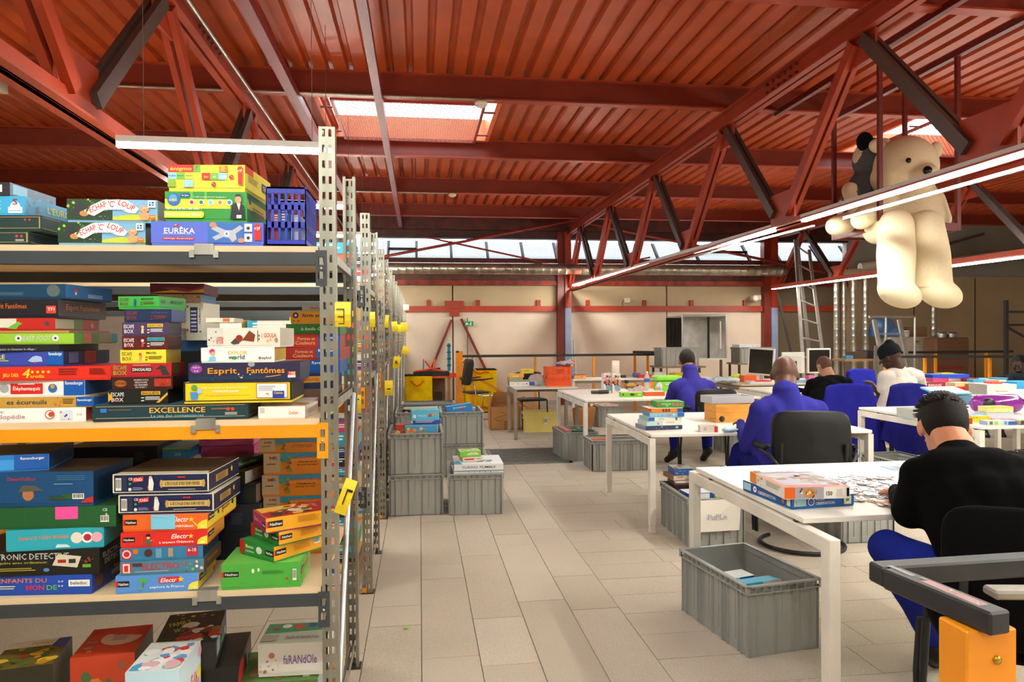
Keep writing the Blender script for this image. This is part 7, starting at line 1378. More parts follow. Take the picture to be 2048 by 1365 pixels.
q = MB(); x, y = at(1348, 752, 11.6)[:2]; q.cbox(x - .02, y - .1, .7205, x + .45, y + .2, .80, .01, ('f0b41c', 'plastic')); o = q.build('yellow_case'); tag(o, 'flat yellow case behind the collar of the man with cropped hair', 'case')
# desk D
zD = .7205
x, y = onz(1832, 842, zD); open_box(x, y, zD, .36, .26, .085, -.05, ('dcd8d4', 'milky'), 'clear plastic storage box behind the head of the man in black', 'storage_box', .004, bands=False)
x, y = onz(1818, 840, zD); q = MB(); q.box(x, y - .02, zD, x + .2, y + .1, zD + .003, ('3c9cb8', 'paper')); q.box(x + .03, y - .03, zD + .003, x + .22, y + .08, zD + .006, ('f0b8a0', 'paper')); o = q.build('paper_sheet'); tag(o, 'teal and salmon paper sheets left of the clear storage box', 'paper')
x, y = onz(1890, 820, zD); r = empty('blue_tub', (x + .1, y + .1, zD), 'translucent sky blue tub with a tilted lid behind the man in black', 'tub')
q = MB(); q.hexa([(x - .02, y, zD), (x + .2, y, zD), (x + .2, y + .2, zD), (x - .02, y + .2, zD), (x - .06, y - .02, zD + .13), (x + .27, y - .02, zD + .13), (x + .27, y + .22, zD + .13), (x - .06, y + .22, zD + .13)], ('8cc8e0', 'milky')); q.build('tub_body', r)
q = MB(); T = Matrix.Translation((x - .08, y + .0, zD + .135)) @ Matrix.Rotation(.2, 4, 'X'); q.cbox(0, 0, 0, .37, .25, .02, .008, ('74c0e4', 'plastic'), T=T); q.build('tub_lid', r)
q = MB(); draw(q, (x + .0, y - .022, zD + .03), (.17, 0, 0), (0, 0, .08), [('p', [(0, 1), (1, 1), (.7, 0), (.1, 0)], '24509c')]); q.build('tub_print', r)
gz(1928, 849, .075, .06, .048, 0, ('a8401c', 'a03c1c', 'b84c24'), 'brick red block right of the black haired head')
gz(1943, 845, .15, .12, .05, -8, ('e8cc1c', 'd8bc1c', '6a90b8'), 'yellow tin with a blue lid on the right hand desk', {'F': [('d', .1, .1, .9, .8, 8, ['a87c1c', '2c2c1c', '6aa82c'])]})
gy(1976, 832, 5.34, .22, .12, .045, -5, ('f0e8a0', 'e8e090', 'f0d82c'), 'yellow and cream ribbon box on the right hand desk', {'F': [('r', 0, .7, 1, 1, 'ecd02c'), ('d', .05, .05, .95, .6, 10, ['4a90c8', '3c3c2c', '7cb8c8'])]}, z=zD + .06)
gy(1974, 840, 5.33, .24, .14, .058, -3, ('c8d0d4', 'a8c0c8', 'd8dce0'), 'pale box supporting the ribbon box on the right hand desk')
gy(1992, 851, 5.12, .2, .1, .03, -6, ('d8648c', 'c85c80', 'e87ca0'), 'flat pink game box on the right hand desk')
gy(1975, 857, 5.0, .17, .09, .034, -4, ('c8d0b8', '8cb0c8', 'd8d8d0'), 'small box of green and navy squares at the near edge of the right hand desk', {'F': [('r', .1, .1, .25, .9, '6a5c4c'), ('r', .35, .1, .5, .9, '8cc83c'), ('r', .8, .1, .95, .9, '3c9cd0')]})
gy(2012, 858, 4.99, .1, .08, .03, 2, ('2c60a8', '2858a0', 'e8ecf0'), 'small blue box with white paper on the near edge of the right hand desk')
gy(2042, 857, 4.98, .1, .08, .034, 0, ('3c3c44', 'c8a078', '8cb04c'), 'small dark box at the picture edge of the right hand desk')
bag(1962, 822, zD, .13, .06, .035, '8cb8dc', 'crumpled white and blue paper behind the yellow tin', 'crumpled_paper', 'paper', kind='paper', y=6.25)
# purple radio
x, y = onz(2030, 836, zD); r = empty('radio', (x, y, zD), 'rounded purple radio with a black speaker at the right', 'radio'); q = MB(); q.cap((x - .02, y + .35, zD + .085), (x + .3, y + .35, zD + .085), .085, .085, ('8c2c94', 'gloss'), 24); q.build('radio_body', r)
q = MB(); q.lathe([(.0, -.092), (.05, -.092), (.06, -.08), (.062, -.05)], 0, 0, ('1c1a1e', 'plastic'), 20, T=Matrix.Translation((x - .0, y + .35, zD + .085)) @ Matrix.Rotation(math.pi / 2, 4, 'X') @ Matrix.Scale(-1, 4, (0, 0, 1))); q.build('speaker', r); q = MB(); q.box(x + .11, y + .262, zD + .07, x + .16, y + .268, zD + .1, ('5c1c4c', 'plastic')); q.build('display', r)
# desk F
SF = .7205
gz(1848, 778, .62, .3, .085, -3, ('8c2434', '7c2030', 'c8b8a8'), 'long burgundy game box at the near corner of the far right desk', {'F': [('t', .25, .3, .4, 'e8d8d0', 'BARQUIZ', .3), ('r', .48, .1, .66, .9, 'd8c09c'), ('t', .8, .3, .4, 'd8a8a8', 'LJ', .1)]})
gy(1866, 768, 8.49, .48, .26, .05, 4, ('e84c84', 'd8487c', '48b0b8'), 'pink and teal game box on the burgundy one', {'F': [('r', .5, .1, .95, .9, 'd8d0d8')]}, z=SF + .086)
gy(1866, 762, 8.5, .5, .28, .045, -4, ('2c50c8', '2848b8', '3c60d8'), 'royal blue lid on the pink and teal game box', {}, z=SF + .137)
gy(1885, 757, 8.55, .2, .12, .014, 8, ('ecdc3c', 'e0d038', 'f0e048'), 'yellow sheet pack topmost on the royal blue lid', {}, z=SF + .183)
gy(1910, 782, 8.12, .26, .14, .05, 2, ('e02c34', 'd0282f', 'e8d8b8'), 'red carton on the far right desk'); gy(1910, 776, 8.12, .25, .14, .05, 0, ('dcc08c', 'd0b480', 'e8d4a8'), 'buff carton on the red carton', {}, z=SF + .051)
gz(1944, 783, .2, .14, .085, 0, ('c88848', 'b87c40', '6a4a30'), 'small brown wooden box beside the red carton')
gy(1930, 768, 8.45, .2, .14, .13, 0, ('4a3c6c', 'c83028', 'a02824'), 'red and violet carton behind the brown wooden box')
gz(1974, 792, .36, .3, .13, -4, ('e6e2dc', 'c8c4bc', 'e8e4de'), 'white open carton with black lettering on the far right desk', {'F': [('t', .5, .25, .12, '2c2c2c', 'PREVALENCE', .42)]})
gy(1946, 762, 8.35, .42, .28, .12, 4, ('5cb0e0', '50a4d4', '6cbce8'), 'sky blue soft case behind the white open carton')
gy(1966, 765, 8.05, .34, .2, .09, 0, ('e0dcd4', 'd0ccc4', 'b88c5c'), 'white and tan carton between the soft case and the leaning man')
for i, (u, c) in enumerate(((1984, 'e85848'), (1998, 'e8e0c0'), (2008, '4aa0d0'))): gy(u, 771, 7.44 + .03 * i, .12, .16, .02, 20 * i - 10, (c,), ['coral', 'cream', 'light blue'][i] + ' booklet lying on the white open carton', {}, z=SF + .132 + .0205 * i)
gy(2034, 770, 8.2, .34, .3, .09, 0, ('3ca0dc', '3494cc', '4cb0e8'), 'bright blue case at the picture edge in front of the leaning man')
# desk I: monitors
def monitor(u, v, y, rz, W, H, label, back=False, tilt=0.0):
    x = at(u, v, y)[0]; r = empty('monitor', (x, y, .7205), label, 'monitor', rz=rz)
    def B(n, f): q = MB(); f(q); o = q.build(n); o.parent = r; return o
    T = Matrix.Translation((0, 0, .1)) @ Matrix.Rotation(tilt, 4, 'Y')
    B('case', lambda q: q.cbox(-W / 2, 0, 0, W / 2, .045, H, .008, ('e4e0d8', 'plastic'), T=T)); B('screen', lambda q: q.box(-W / 2 + .025, -.002, .025, W / 2 - .025, .002, H - .025, ('231f1c', 'gloss'), T=T))
    B('back_cover', lambda q: q.cbox(-W * .35, .045, H * .1, W * .35, .08, H * .85, .01, ('d8d4cc', 'plastic'), T=T))
    B('foot', lambda q: q.cbox(-.11, -.03, 0, .11, .15, .018, .006, ('d0ccc4', 'plastic'))); B('neck', lambda q: q.box(-.03, .082, .015, .03, .11, .3, ('2a2a2a' if back else 'd0ccc4', 'plastic'))); return r
monitor(1520, 760, 10.3, -.75, .40, .42, 'white monitor turned sideways on the wood edged desk, leftmost of three', tilt=.06)
monitor(1585, 760, 10.7, math.pi - .15, .36, .34, 'white monitor seen from behind, middle of three on the wood edged desk', back=True)
monitor(1639, 760, 10.6, .08, .42, .40, 'white monitor with a black screen facing the shaved man, rightmost of three')
gy(1503, 748, 9.86, .32, .2, .045, 2, ('e03c44', 'd8d0cc', 'e84c50'), 'red and white game box in front of the leftmost monitor', {'F': [('r', 0, 0, .18, 1, 'e8dcd8'), ('o', .1, .5, .3, '8c9098')]})
gy(1488, 738, 10.25, .2, .16, .1, 0, ('f0641c', 'e05c1c', 'f0742c'), 'bright orange plastic bin beside the leftmost monitor')
gy(1500, 762, 9.74, .4, .1, .03, -2, ('ece6dc', 'e0dad0', 'f0eae0'), 'flat white box at the front of the wood edged desk')
gy(1592, 755, 9.86, .24, .18, .05, 4, ('8cb0d8', 'd0d4d8', 'c0c4c8'), 'pale blue and grey phone shaped box behind the bald head')
bag(1445, 757, .7205, .26, .16, .03, 'c4d4e0', 'crumpled white and blue plastic sheet at the left end of the wood edged desk', 'plastic_sheet', 'sheet', y=10.15, kind='plastic')
bag(1472, 748, .7205, .09, .08, .045, 'c8e02c', 'crumpled yellow green bag on the wood edged desk', y=10.5, kind='plastic')
gy(1618, 752, 9.95, .1, .08, .1, 10, ('f06cb0', 'e464a4', 'f07cb8'), 'pink note block near the rightmost monitor')
gy(1616, 758, 9.82, .1, .14, .05, -4, ('2c3c50', 'c83c34', '3c4c60'), 'dark game box with a red side near the rightmost monitor')

# ------------------------------------------------------------------ games inside and on the crates
def gx(x, y, z, W, D, H, rz, cols, label, art=None, **k): return game_box(W, D, H, cols, label, art, loc=(x, y, z), rz=math.radians(rz), **k)
# nearest crate stack (top rim z .667)
FR = [('d', .02, .1, .98, .9, 14, ['e8b04c', 'd88c3c', 'e8d8a0', 'c86a3c'])]
gx(-.12, 5.76, .48, .26, .1, .24, 0, ('48a0d0', '3c94c4', '60b0d8'), 'large blue and yellow teddy picture box standing in the nearest crate stack', {'F': [('d', .02, .35, .7, .95, 18, ['e8b83c', 'e8a04c', 'd8782c', 'e8c878']), ('r', .86, .4, .98, .6, 'f0d82c')]})
gx(-.19, 5.78, .48, .065, .1, .25, 8, ('c8342c', 'a82c24', 'd84c3c'), 'red box standing beside the teddy picture box in the nearest crate stack', {'F': FR[:1]})
gx(-.07, 5.90, .62, .22, .2, .10, 3, ('e8e4dc', '8cc02c', 'e8ece4'), 'white box with green end lying across the nearest crate stack', {'F': [('n', .1, .9, .8, 3, .1, '3c5ca8')]})
gx(-.06, 5.87, .722, .225, .16, .030, -4, ('3850a8', '2c4490', '4058b0'), 'navy flat box under the sky blue one on the nearest crate stack', {'F': [('n', .1, .9, .8, 2, .2, 'e8d0c0')]})
gx(-.07, 5.86, .753, .23, .17, .085, 4, ('5cc0e0', '4cb0d4', '8cd0d8'), 'sky blue game box with a red figure, topmost on the nearest crate stack', {'F': [('r', .06, .15, .16, .5, 'e8e8e8'), ('t', .38, .3, .2, 'e8f4f8', 'World', .3), ('o', .66, .4, .18, 'd8342c'), ('o', .76, .45, .12, 'e8b83c'), ('o', .86, .5, .14, 'f0a850')], 'U': [('d', .1, .1, .9, .9, 12, ['7cc8a0', 'd8e8e0', '3ca0d0'])]})
# marble machine crate
gx(.27, 5.70, .334, .40, .42, .075, -1, ('ece9e6', 'dcd8d4', 'e6e4e2'), 'white marble machine game box with teal lettering on the single crate', {'F': [('t', .32, .5, .26, '1c8ca8', 'TURING', .32, .25), ('t', .68, .5, .26, '3a3a3c', 'TUMBLE', .34, .25), ('r', 0, .14, 1, .24, '1c94a8')] + [('o', .3 + .11 * i, .06, .06, c) for i, c in enumerate(('3c9c3c', 'd83c2c', 'c83c6c', '4c4c9c', '3c3c9c'))], 'U': [('p', [(0, 0), (.18, 0), (.1, .35), (0, .3)], '28a0bc'), ('t', .78, .3, .11, '1c94a8', 'TURING', .3, 0, 1.3), ('t', .62, .3, .11, '3a3a3c', 'TUMBLE', .3, 0, 1.3), ('n', .1, .5, .9, 3, .02, '4a4a4c'), ('o', .3, .3, .06, 'c8c8cc')]})
gx(.27, 5.695, .30, .40, .4, .033, 1, ('e8e6e4', 'd4d0cc', 'e0dedc'), 'second flat white box directly under the marble machine game')
gx(.345, 5.80, .4105, .17, .15, .034, 9, ('e2d8c8', 'd8ccbc', 'd8d0c0'), 'small cream box with a red title strip on the marble machine game', {'F': [('p', [(.1, .3), (.55, .3), (.6, .7), (.08, .7)], 'c83038'), ('n', .7, .9, .5, 1, .15, '7a7a78')]})
gx(.325, 5.83, .4455, .175, .15, .045, 5, ('84d02c', '7cc428', 'a8d060'), 'small lime green snack box, topmost on the marble machine game', {'F': [('p', [(.3, .3), (.5, .75), (.8, .75), (.9, .3)], 'e8e8e0'), ('t', .62, .4, .18, 'c8342c', 'CITY', .3)], 'U': [('d', .1, .1, .9, .9, 10, ['9c5cb8', 'e8e8ec', 'c8a0d8'])]})
# middle row
gx(-.19, 7.42, .50, .36, .09, .19, -4, ('4a1c24', '3c1820', 'b89c58'), 'maroon game box leaning in the left middle crate stack', {'F': [('o', .12, .8, .1, 'c8b8a0'), ('t', .6, .78, .12, 'e8b02c', 'DOMINO', .5)]}, tilt=(0, .05))
gx(-.17, 7.6, .52, .36, .08, .165, 3, ('b8d0a8', 'a8c098', 'c8d8b8'), 'pale green box in the left middle crate stack')
gx(.30, 7.50, .50, .28, .1, .20, 8, ('2c88cc', '2478b8', '3c98d8'), 'bright blue box sticking out of the right middle crate stack', {'F': [('t', .5, .82, .1, WH, 'Jouets', .5), ('o', .6, .7, .08, 'd8342c')]}, tilt=(0, -.12))
gx(.42, 7.66, .5, .18, .08, .17, 0, ('d8d0c4', 'c8c0b4', 'e0d8cc'), 'pale box in the right middle crate stack')
gx(-.1, 8.32, .5, .5, .1, .13, 0, ('c89ca4', 'b88c94', 'd8acb4'), 'dusty pink box inside the rearmost crate stack')
# floor grate crate, lengthways crate, others
gx(1.75, 7.99, .21, .25, .38, .135, 2, ('1f5c4c', '184c40', '24604c'), 'dark green picture book pack on the crate at the floor grate', {'U': [('d', .1, .2, .9, .8, 14, ['d8a878', 'c83c34', 'e8d0a0', '3c8c6c']), ('r', .3, .02, .8, .1, 'd8342c')]})
gx(1.67, 8.0, .16, .07, .4, .19, 2, ('c88078', 'b87068', 'c89088'), 'dusty red pack at the left of the crate at the floor grate')
gx(1.86, 7.38, .1, .5, .18, .17, 2, ('4a2c5c', '40285c', 'c8d83c'), 'violet and lime picture book pack inside the lengthways crate', {'U': [('d', .05, .1, .95, .9, 16, ['7cc03c', 'e8e4e0', 'c83c8c', '3c8cc8'])]})
gx(1.84, 7.60, .18, .24, .06, .13, -3, ('c86c54', 'b8604c', 'd8806c'), 'coral pack inside the lengthways crate')
gx(2.84, 10.88, .2, .3, .4, .14, 8, ('d8b89c', 'c8a88c', 'e0c8b0'), 'salmon and cream books heaped in the crate under the middle desk', {'U': [('d', .05, .05, .95, .95, 14, ['3c8c4c', 'c84c4c', 'e8d8c8', '4c4c5c'])]})
# K2 crate under bald man's desk
gx(1.845, 4.96, .2, .18, .2, .15, -4, ('3c2c28', '2c2420', '34282c'), 'dark box with cream script leaning in the paper signed crate', {'F': [('t', .5, .55, .2, 'e8d8c0', 'LA MALLE', .7), ('d', .1, .1, .9, .5, 8, ['c87c4c', '6a3c2c'])], 'U': [('r', .1, .2, .9, .8, 'd8ccb8')]}, tilt=(.12, 0))
gx(1.86, 5.02, .365, .15, .19, .035, 4, ('d8c8b0', '8c5c40', '8c6c54'), 'tan card game box in the paper signed crate', {'F': [('n', .2, .6, .7, 2, .1, 'b0503c')]})
gx(1.87, 5.03, .401, .14, .17, .05, -4, ('2c64a8', '245494', 'e8e4dc'), 'blue card game box topmost in the paper signed crate', {'F': [('d', .05, .1, .6, .9, 8, ['e8a03c', 'c8342c', 'e8e0d0'])], 'U': [('d', .1, .1, .9, .9, 10, ['d8402c', '4a8cc8', 'e8c878'])]})
gx(1.985, 4.82, .2, .16, .16, .245, -4, ('ee8cb4', 'e478a4', 'f0a4c0'), 'upright pink doll box in the paper signed crate', {'F': [('r', .06, .08, .4, .5, 'ecd8d8'), ('r', .06, .55, .4, .92, 'ecd8d8'), ('r', .45, .08, .95, .9, 'f0e4e4'), ('r', .15, .82, 1, .9, 'c8c878'), ('p', [(.6, .1), (.75, .1), (.72, .55), (.62, .55)], '3c3c8c'), ('o', .67, .65, .08, 'e8b080'), ('p', [(.82, .4), (.88, .6), (.94, .4)], 'd86c5c')]})
gx(1.83, 4.66, .25, .2, .14, .1, 3, ('2c58a0', '24488c', 'd8e0e8'), 'blue and white long box at the front of the paper signed crate', {'F': [('r', .05, .4, .8, .95, 'e8ecf0'), ('r', 0, 0, 1, .2, 'd83c2c')]})
gx(2.02, 4.62, .2, .14, .16, .13, -3, ('c8d86c', 'b8c85c', 'd8e078'), 'pale lime box at the front of the paper signed crate', {'F': [('n', .1, .9, .6, 3, .08, '8c9c4c')]})
# paper sheet on crate K2
q = MB(); yy = 4.545
P = [(1.86, yy, .325), (2.16, yy - .004, .332), (2.14, yy - .014, .12), (1.99, yy - .01, .115), (1.84, yy - .02, .118)]
q.add(P + [(x, y + .0015, z) for x, y, z in P], [(0, 4, 3, 2, 1), (5, 6, 7, 8, 9), (0, 1, 6, 5), (1, 2, 7, 6), (2, 3, 8, 7), (3, 4, 9, 8), (4, 0, 5, 9)], ('e8e2d6', 'paper'))
draw(q, (1.86, yy - .022, .14), (.27, 0, 0), (0, 0, .17), [('t', .45, .35, .22, 'a0a4b4', 'PuPLe', .5)]); o = q.build('paper_sheet'); tag(o, 'large handwritten white paper sheet hanging on the crate beside the nearest desk', 'paper')
# nearest crate contents
p = (1.60, 3.03)
gx(1.47, 3.27, .012, .18, .1, .235, 14, ('dfe8e4', '2c6cc0', 'd8e0dc'), 'white and blue puzzle box standing in the nearest foreground crate', {'F': [('r', .5, .6, .98, 1, '0f58ac'), ('t', .74, .8, .1, WH, 'Ravensburger', .4), ('d', .0, .55, .45, .95, 6, ['e8d83c', '8c8c84'])]})
gx(1.50, 3.13, .012, .24, .09, .25, 12, ('38b4d8', 'd8d8d0', '50c0e0'), 'turquoise and white progressive puzzle box in the nearest foreground crate', {'F': [('r', .55, .5, 1, 1, 'e8e8e4'), ('o', .56, .8, .09, '38b4d8'), ('t', .3, .88, .035, WH, '4', .03), ('t', .3, .81, .04, WH, 'PROGRESSIVE', .36), ('t', .3, .70, .07, WH, 'PUZZLES', .42), ('t', .79, .76, .05, '2c3c8c', 'Clementoni', .34), ('o', .79, .9, .045, '2c3c9c'), ('o', .02, .8, .09, 'c8382c')]}, tilt=(-.12, 0))
gx(1.70, 3.12, .012, .05, .14, .225, 12, ('c8302c', 'a82824', 'd04038'), 'thin red box beside the turquoise puzzle box in the nearest foreground crate')

# ------------------------------------------------------------------ back of the hall
def ybag(x0, x1, y0, y1, H, label, handle=True):
    r = empty('tall_bag', ((x0 + x1) / 2, (y0 + y1) / 2, 0), label, 'bag'); q = MB(); n, m_ = 10, 9; vs = []; fs = []
    YEL = ('f0c814', 'cloth')
    ring = lambda z: [(x0 + (x1 - x0) * i / n, y0) for i in range(n)] + [(x1, y0 + (y1 - y0) * i / n) for i in range(n)] + [(x1 - (x1 - x0) * i / n, y1) for i in range(n)] + [(x0, y1 - (y1 - y0) * i / n) for i in range(n)]
    for j in range(m_ + 1):
        z = .02 + (H - .02) * j / m_
        for (x, y) in ring(z):
            a = noise.noise(Vector((x * 4, y * 4 + 9, z * 5))) * .03 * math.sin(math.pi * min(1, j / m_ + .05)); vs.append((x + a * .4, y - abs(a) * (1 if y == y0 else -1), z))
    N_ = 4 * n
    for j in range(m_):
        for i in range(N_): fs.append((j * N_ + i, j * N_ + (i + 1) % N_, (j + 1) * N_ + (i + 1) % N_, (j + 1) * N_ + i))
    q.add(vs, fs, YEL, True); q.box(x0 + .01, y0 + .01, 0, x1 - .01, y1 - .01, .03, ('1c1a18', 'matte')); q.build('bag_body', r)
    q = MB(); q.cbox(x0 - .005, y0 - .006, H - .012, x1 + .005, y1 + .005, H + .004, .002, ('1c1a18', 'matte')); q.build('top_piping', r)
    if handle: q = MB(); w_ = (x1 - x0); q.tube([(x0 + w_ * (.24 + .46 * k / 12), y0 - .018, H - .09 - .1 * math.sin(math.pi * k / 12)) for k in range(13)], .013, ('ee6a14', 'cloth'), 6); q.build('handle', r)
    else:
        q = MB(); q.tube([(x0 + .2, y0 - .02, H - .05), (x0 + .28, y0 - .03, H - .07), (x0 + .36, y0 - .02, H - .04), (x0 + .45, y0 - .02, H - .05)], .018, ('ee6a14', 'cloth'), 6); q.build('strap', r)
        q = MB(); q.tube([(x0 + .05, y0 - .02, .1), (x0 + .2, y0 - .03, .09), (x0 + .35, y0 - .02, .12), (x0 + .5, y0 - .02, .08)], .02, ('ee6a14', 'cloth'), 6); q.build('strap', r)
    return r
X = lambda u, y: at(u, 700, y)[0]; Zv = lambda v, y: at(950, v, y)[2]
yb = 13.3; ybag(X(808, yb), X(864, yb), yb, yb + .45, Zv(750, yb), 'yellow carrier bag with an orange loop handle, left beside the racks')
yb = 13.26; ybag(X(930, yb), X(993, yb), yb, yb + .5, Zv(740, yb), 'taller yellow carrier bag with orange straps behind the black armchair', False)
# workbench with scraps
yb = 13.9; x0, x1 = X(855, yb), X(901, yb); r = empty('workbench', (x0, yb, 0), 'small wooden workbench with an orange rim by the back wall', 'table'); W_ = ('c89c68', 'wood'); zt = Zv(752, yb)
q = MB(); q.box(x0 - .3, yb, zt - .04, x1, yb + .5, zt, ('d8642c', 'paint')); q.build('bench_top', r)
for xx in (x0 - .26, x1 - .06): q = MB(); q.box(xx, yb + .02, 0, xx + .05, yb + .07, zt - .04, W_); q.build('leg', r)
q = MB(); q.box(x0 - .2, yb + .3, .02, x1 - .1, yb + .34, zt - .05, ('8c6c4c', 'wood')); q.build('back_board', r)
def thing_(name, label, cat, f, **k): q = MB(); f(q); return tag(q.build(name), label, cat)
thing_('black_tray', 'black slatted tray full of scraps on the wooden workbench', 'tray', lambda q: (q.cbox(x0 - .28, yb + .03, zt + .001, x1 - .02, yb + .45, zt + .09, .01, ('2c2a2e', 'plastic')), q.bar((x0 - .1, yb + .1, zt + .11), (x0 + .25, yb + .2, zt + .14), .04, .04, ('3c3a40', 'plastic'))))
thing_('orange_strap', 'tangle of orange red flat straps on the black tray', 'strap', lambda q: (q.tube([(x0 - .25, yb, zt + .10), (x0 - .02, yb - .01, zt + .13), (x0 + .12, yb + .02, zt + .16), (x0 + .14, yb + .05, zt + .34)], .022, ('f0501c', 'plastic'), 6), q.tube([(x0 - .05, yb + .04, zt + .3), (x0 + .08, yb + .03, zt + .14), (x0 + .3, yb, zt + .10)], .022, ('f0501c', 'plastic'), 6), q.box(x1 - .02, yb - .03, zt - .02, x1 + .14, yb + .02, zt + .06, ('f0401c', 'plastic'))))
def rack_strip(q):
    xa, xb = X(895, yb), X(901, yb); q.box(xa, yb + .02, zt + .1, xb, yb + .06, Zv(687, yb), ('1c88a8', 'plastic'))
    for k in range(4): z = zt + .2 + k * .13; q.box(xa - .02, yb + .02, z, xb + .015, yb + .05, z + .02, ('1c88a8', 'plastic'))
thing_('blue_strip', 'tall notched turquoise plastic strip standing on the workbench', 'strip', rack_strip)
thing_('blue_stick', 'thin blue stick standing at the left end of the workbench', 'stick', lambda q: q.tube([(X(846, yb), yb + .1, zt + .09), (X(847, yb), yb + .1, Zv(718, yb))], .012, ('3c6a8c', 'plastic'), 6))
gx(X(868, 13.5), 13.5, 0, .15, .2, .17, 0, ('a8784c', '986c44', 'b08458'), 'small brown carton on the floor under the workbench')
gx(X(868, 13.6), 13.62, .175, .15, .2, .2, 0, ('3c2c24', '34261f', '44322a'), 'dark drawer unit on the small brown carton')
# open cardboard box
y0_ = 10.78; xa, xb = 1.075, 1.535; r = empty('cardboard_box', ((xa + xb) / 2, y0_ + .2, 0), 'open brown cardboard box with raised flaps beside the yellow crate', 'box'); CB = ('c08c58', 'matte'); CBI = ('a87848', 'matte'); Hb = .36
q = MB(); 
for (a, b_, c, d_) in ((xa, y0_, xb, y0_ + .006), (xa, y0_ + .37, xb, y0_ + .376), (xa, y0_, xa + .006, y0_ + .37), (xb - .006, y0_, xb, y0_ + .37)): q.box(a, b_, 0, c, d_, Hb, CB)
q.box(xa, y0_, 0, xb, y0_ + .37, .006, CB); q.build('carton_body', r)
q = MB(); q.hexa([(xa + .04, y0_ + .37, Hb), (xb, y0_ + .37, Hb), (xb, y0_ + .376, Hb), (xa + .04, y0_ + .376, Hb), (xa + .08, y0_ + .3, Hb + .2), (xb - .03, y0_ + .3, Hb + .2), (xb - .03, y0_ + .306, Hb + .2), (xa + .08, y0_ + .306, Hb + .2)], CB); q.build('flap', r)
q = MB(); q.hexa([(xb - .006, y0_ + .02, Hb), (xb, y0_ + .02, Hb), (xb, y0_ + .36, Hb), (xb - .006, y0_ + .36, Hb), (xb + .10, y0_ + .04, Hb + .13), (xb + .106, y0_ + .04, Hb + .13), (xb + .106, y0_ + .34, Hb + .13), (xb + .10, y0_ + .34, Hb + .13)], CB); q.build('flap', r)
q = MB(); q.hexa([(xa, y0_ + .02, Hb), (xa + .006, y0_ + .02, Hb), (xa + .006, y0_ + .36, Hb), (xa, y0_ + .36, Hb), (xa + .01, y0_ + .06, Hb + .2), (xa + .016, y0_ + .06, Hb + .2), (xa + .016, y0_ + .34, Hb + .2), (xa + .01, y0_ + .34, Hb + .2)], CB); q.build('flap', r)
q = MB(); q.box(xa + .21, y0_ - .002, 0, xa + .26, y0_, .14, ('a06c3c', 'gloss')); q.tube([(xa + .15 + .1 * math.sin(t * .9), y0_ - .002, .28 - .02 * t) for t in range(8)], .003, ('8c5c30', 'matte'), 4); q.build('parcel_tape', r)
# paper bag
x, y = onz(1150, 860, 0); q = MB(); q.hexa([(x, y - .08, 0), (x + .26, y - .08, 0), (x + .26, y + .1, 0), (x, y + .1, 0), (x - .02, y - .1, .33), (x + .31, y - .1, .34), (x + .31, y + .11, .35), (x - .02, y + .11, .33)], ('b07a4c', 'matte')); 
o = remesh(q, .02, 2, .02, 'bag_body', freq=7); r = empty('paper_bag', (x, y, 0), 'brown paper bag with odds on top under the desk with the bottle', 'bag'); o.parent = r; o.location = (-x, -y, 0)
q = MB(); q.tube([(x + .12, y - .1, .34), (x + .14, y - .1, .40), (x + .2, y - .1, .41), (x + .22, y - .1, .34)], .007, ('b8804c', 'matte'), 6); q.build('handle', r)
for i, c in enumerate(('3c9c4c', 'd84c4c', 'e8b0c0', '6a2c2c', 'e8d8c0')): q = MB(); q.ell((x + .05 + i * .05, y + .02 * (i % 2), .37), (.035, .04, .03), (c, 'plastic'), 10, 8); tag(q.build('small_toy'), 'small plastic toy heaped on top of the brown paper bag', 'toy', 'small toys on the brown paper bag')
# exit sign
r = empty('exit_sign', (X(938, 14.5), 14.5, Zv(648, 14.5)), 'green running man exit sign on a thin post against the back wall', 'sign'); xa, xb, za, zb_ = X(930, 14.45), X(947, 14.45), Zv(653, 14.45), Zv(643, 14.45)
q = MB(); q.box(xa, 14.44, za, xb, 14.47, zb_, ('1c9c5c', 'plastic')); draw(q, (xa, 14.44, za), (xb - xa, 0, 0), (0, 0, zb_ - za), [('p', [(.08, .5), (.25, .85), (.25, .62), (.42, .62), (.42, .38), (.25, .38), (.25, .15)], WH), ('o', .72, .78, .1, WH), ('p', [(.6, .65), (.78, .65), (.72, .35), (.84, .12), (.76, .1), (.66, .35), (.55, .12), (.5, .2), (.62, .5)], WH)]); q.build('sign_panel', r)
q = MB(); q.tube([(X(935, 14.55), 14.55, Zv(636, 14.55)), (X(935, 14.55), 14.55, .15)], .012, ('8c7c68', 'metal'), 6); q.build('conduit', r)
# white wall boxes
thing_('wall_box', 'small white box with two looping cables above the red wall rail', 'box', lambda q: (q.cbox(X(1249, 14.55), 14.5, Zv(606, 14.55), X(1260, 14.55), 14.6, Zv(596, 14.55), .01, ('e8e0d0', 'plastic')), q.tube([(X(1249, 14.5), 14.52, Zv(600, 14.5)), (X(1246, 14.5), 14.52, Zv(606, 14.5)), (X(1247, 14.5), 14.52, Zv(613, 14.5))], .01, ('5c5448', 'plastic'), 5)))
thing_('siren', 'round white siren under the roof beside the second column', 'siren', lambda q: (q.ell((X(1509, 14.4), 14.35, Zv(596, 14.4)), (.07, .06, .07), ('ece4d4', 'plastic'), 16, 10), q.box(X(1509, 14.4), 14.36, Zv(599, 14.4), X(1521, 14.4), 14.6, Zv(590, 14.4), ('e0d8c8', 'plastic'))))
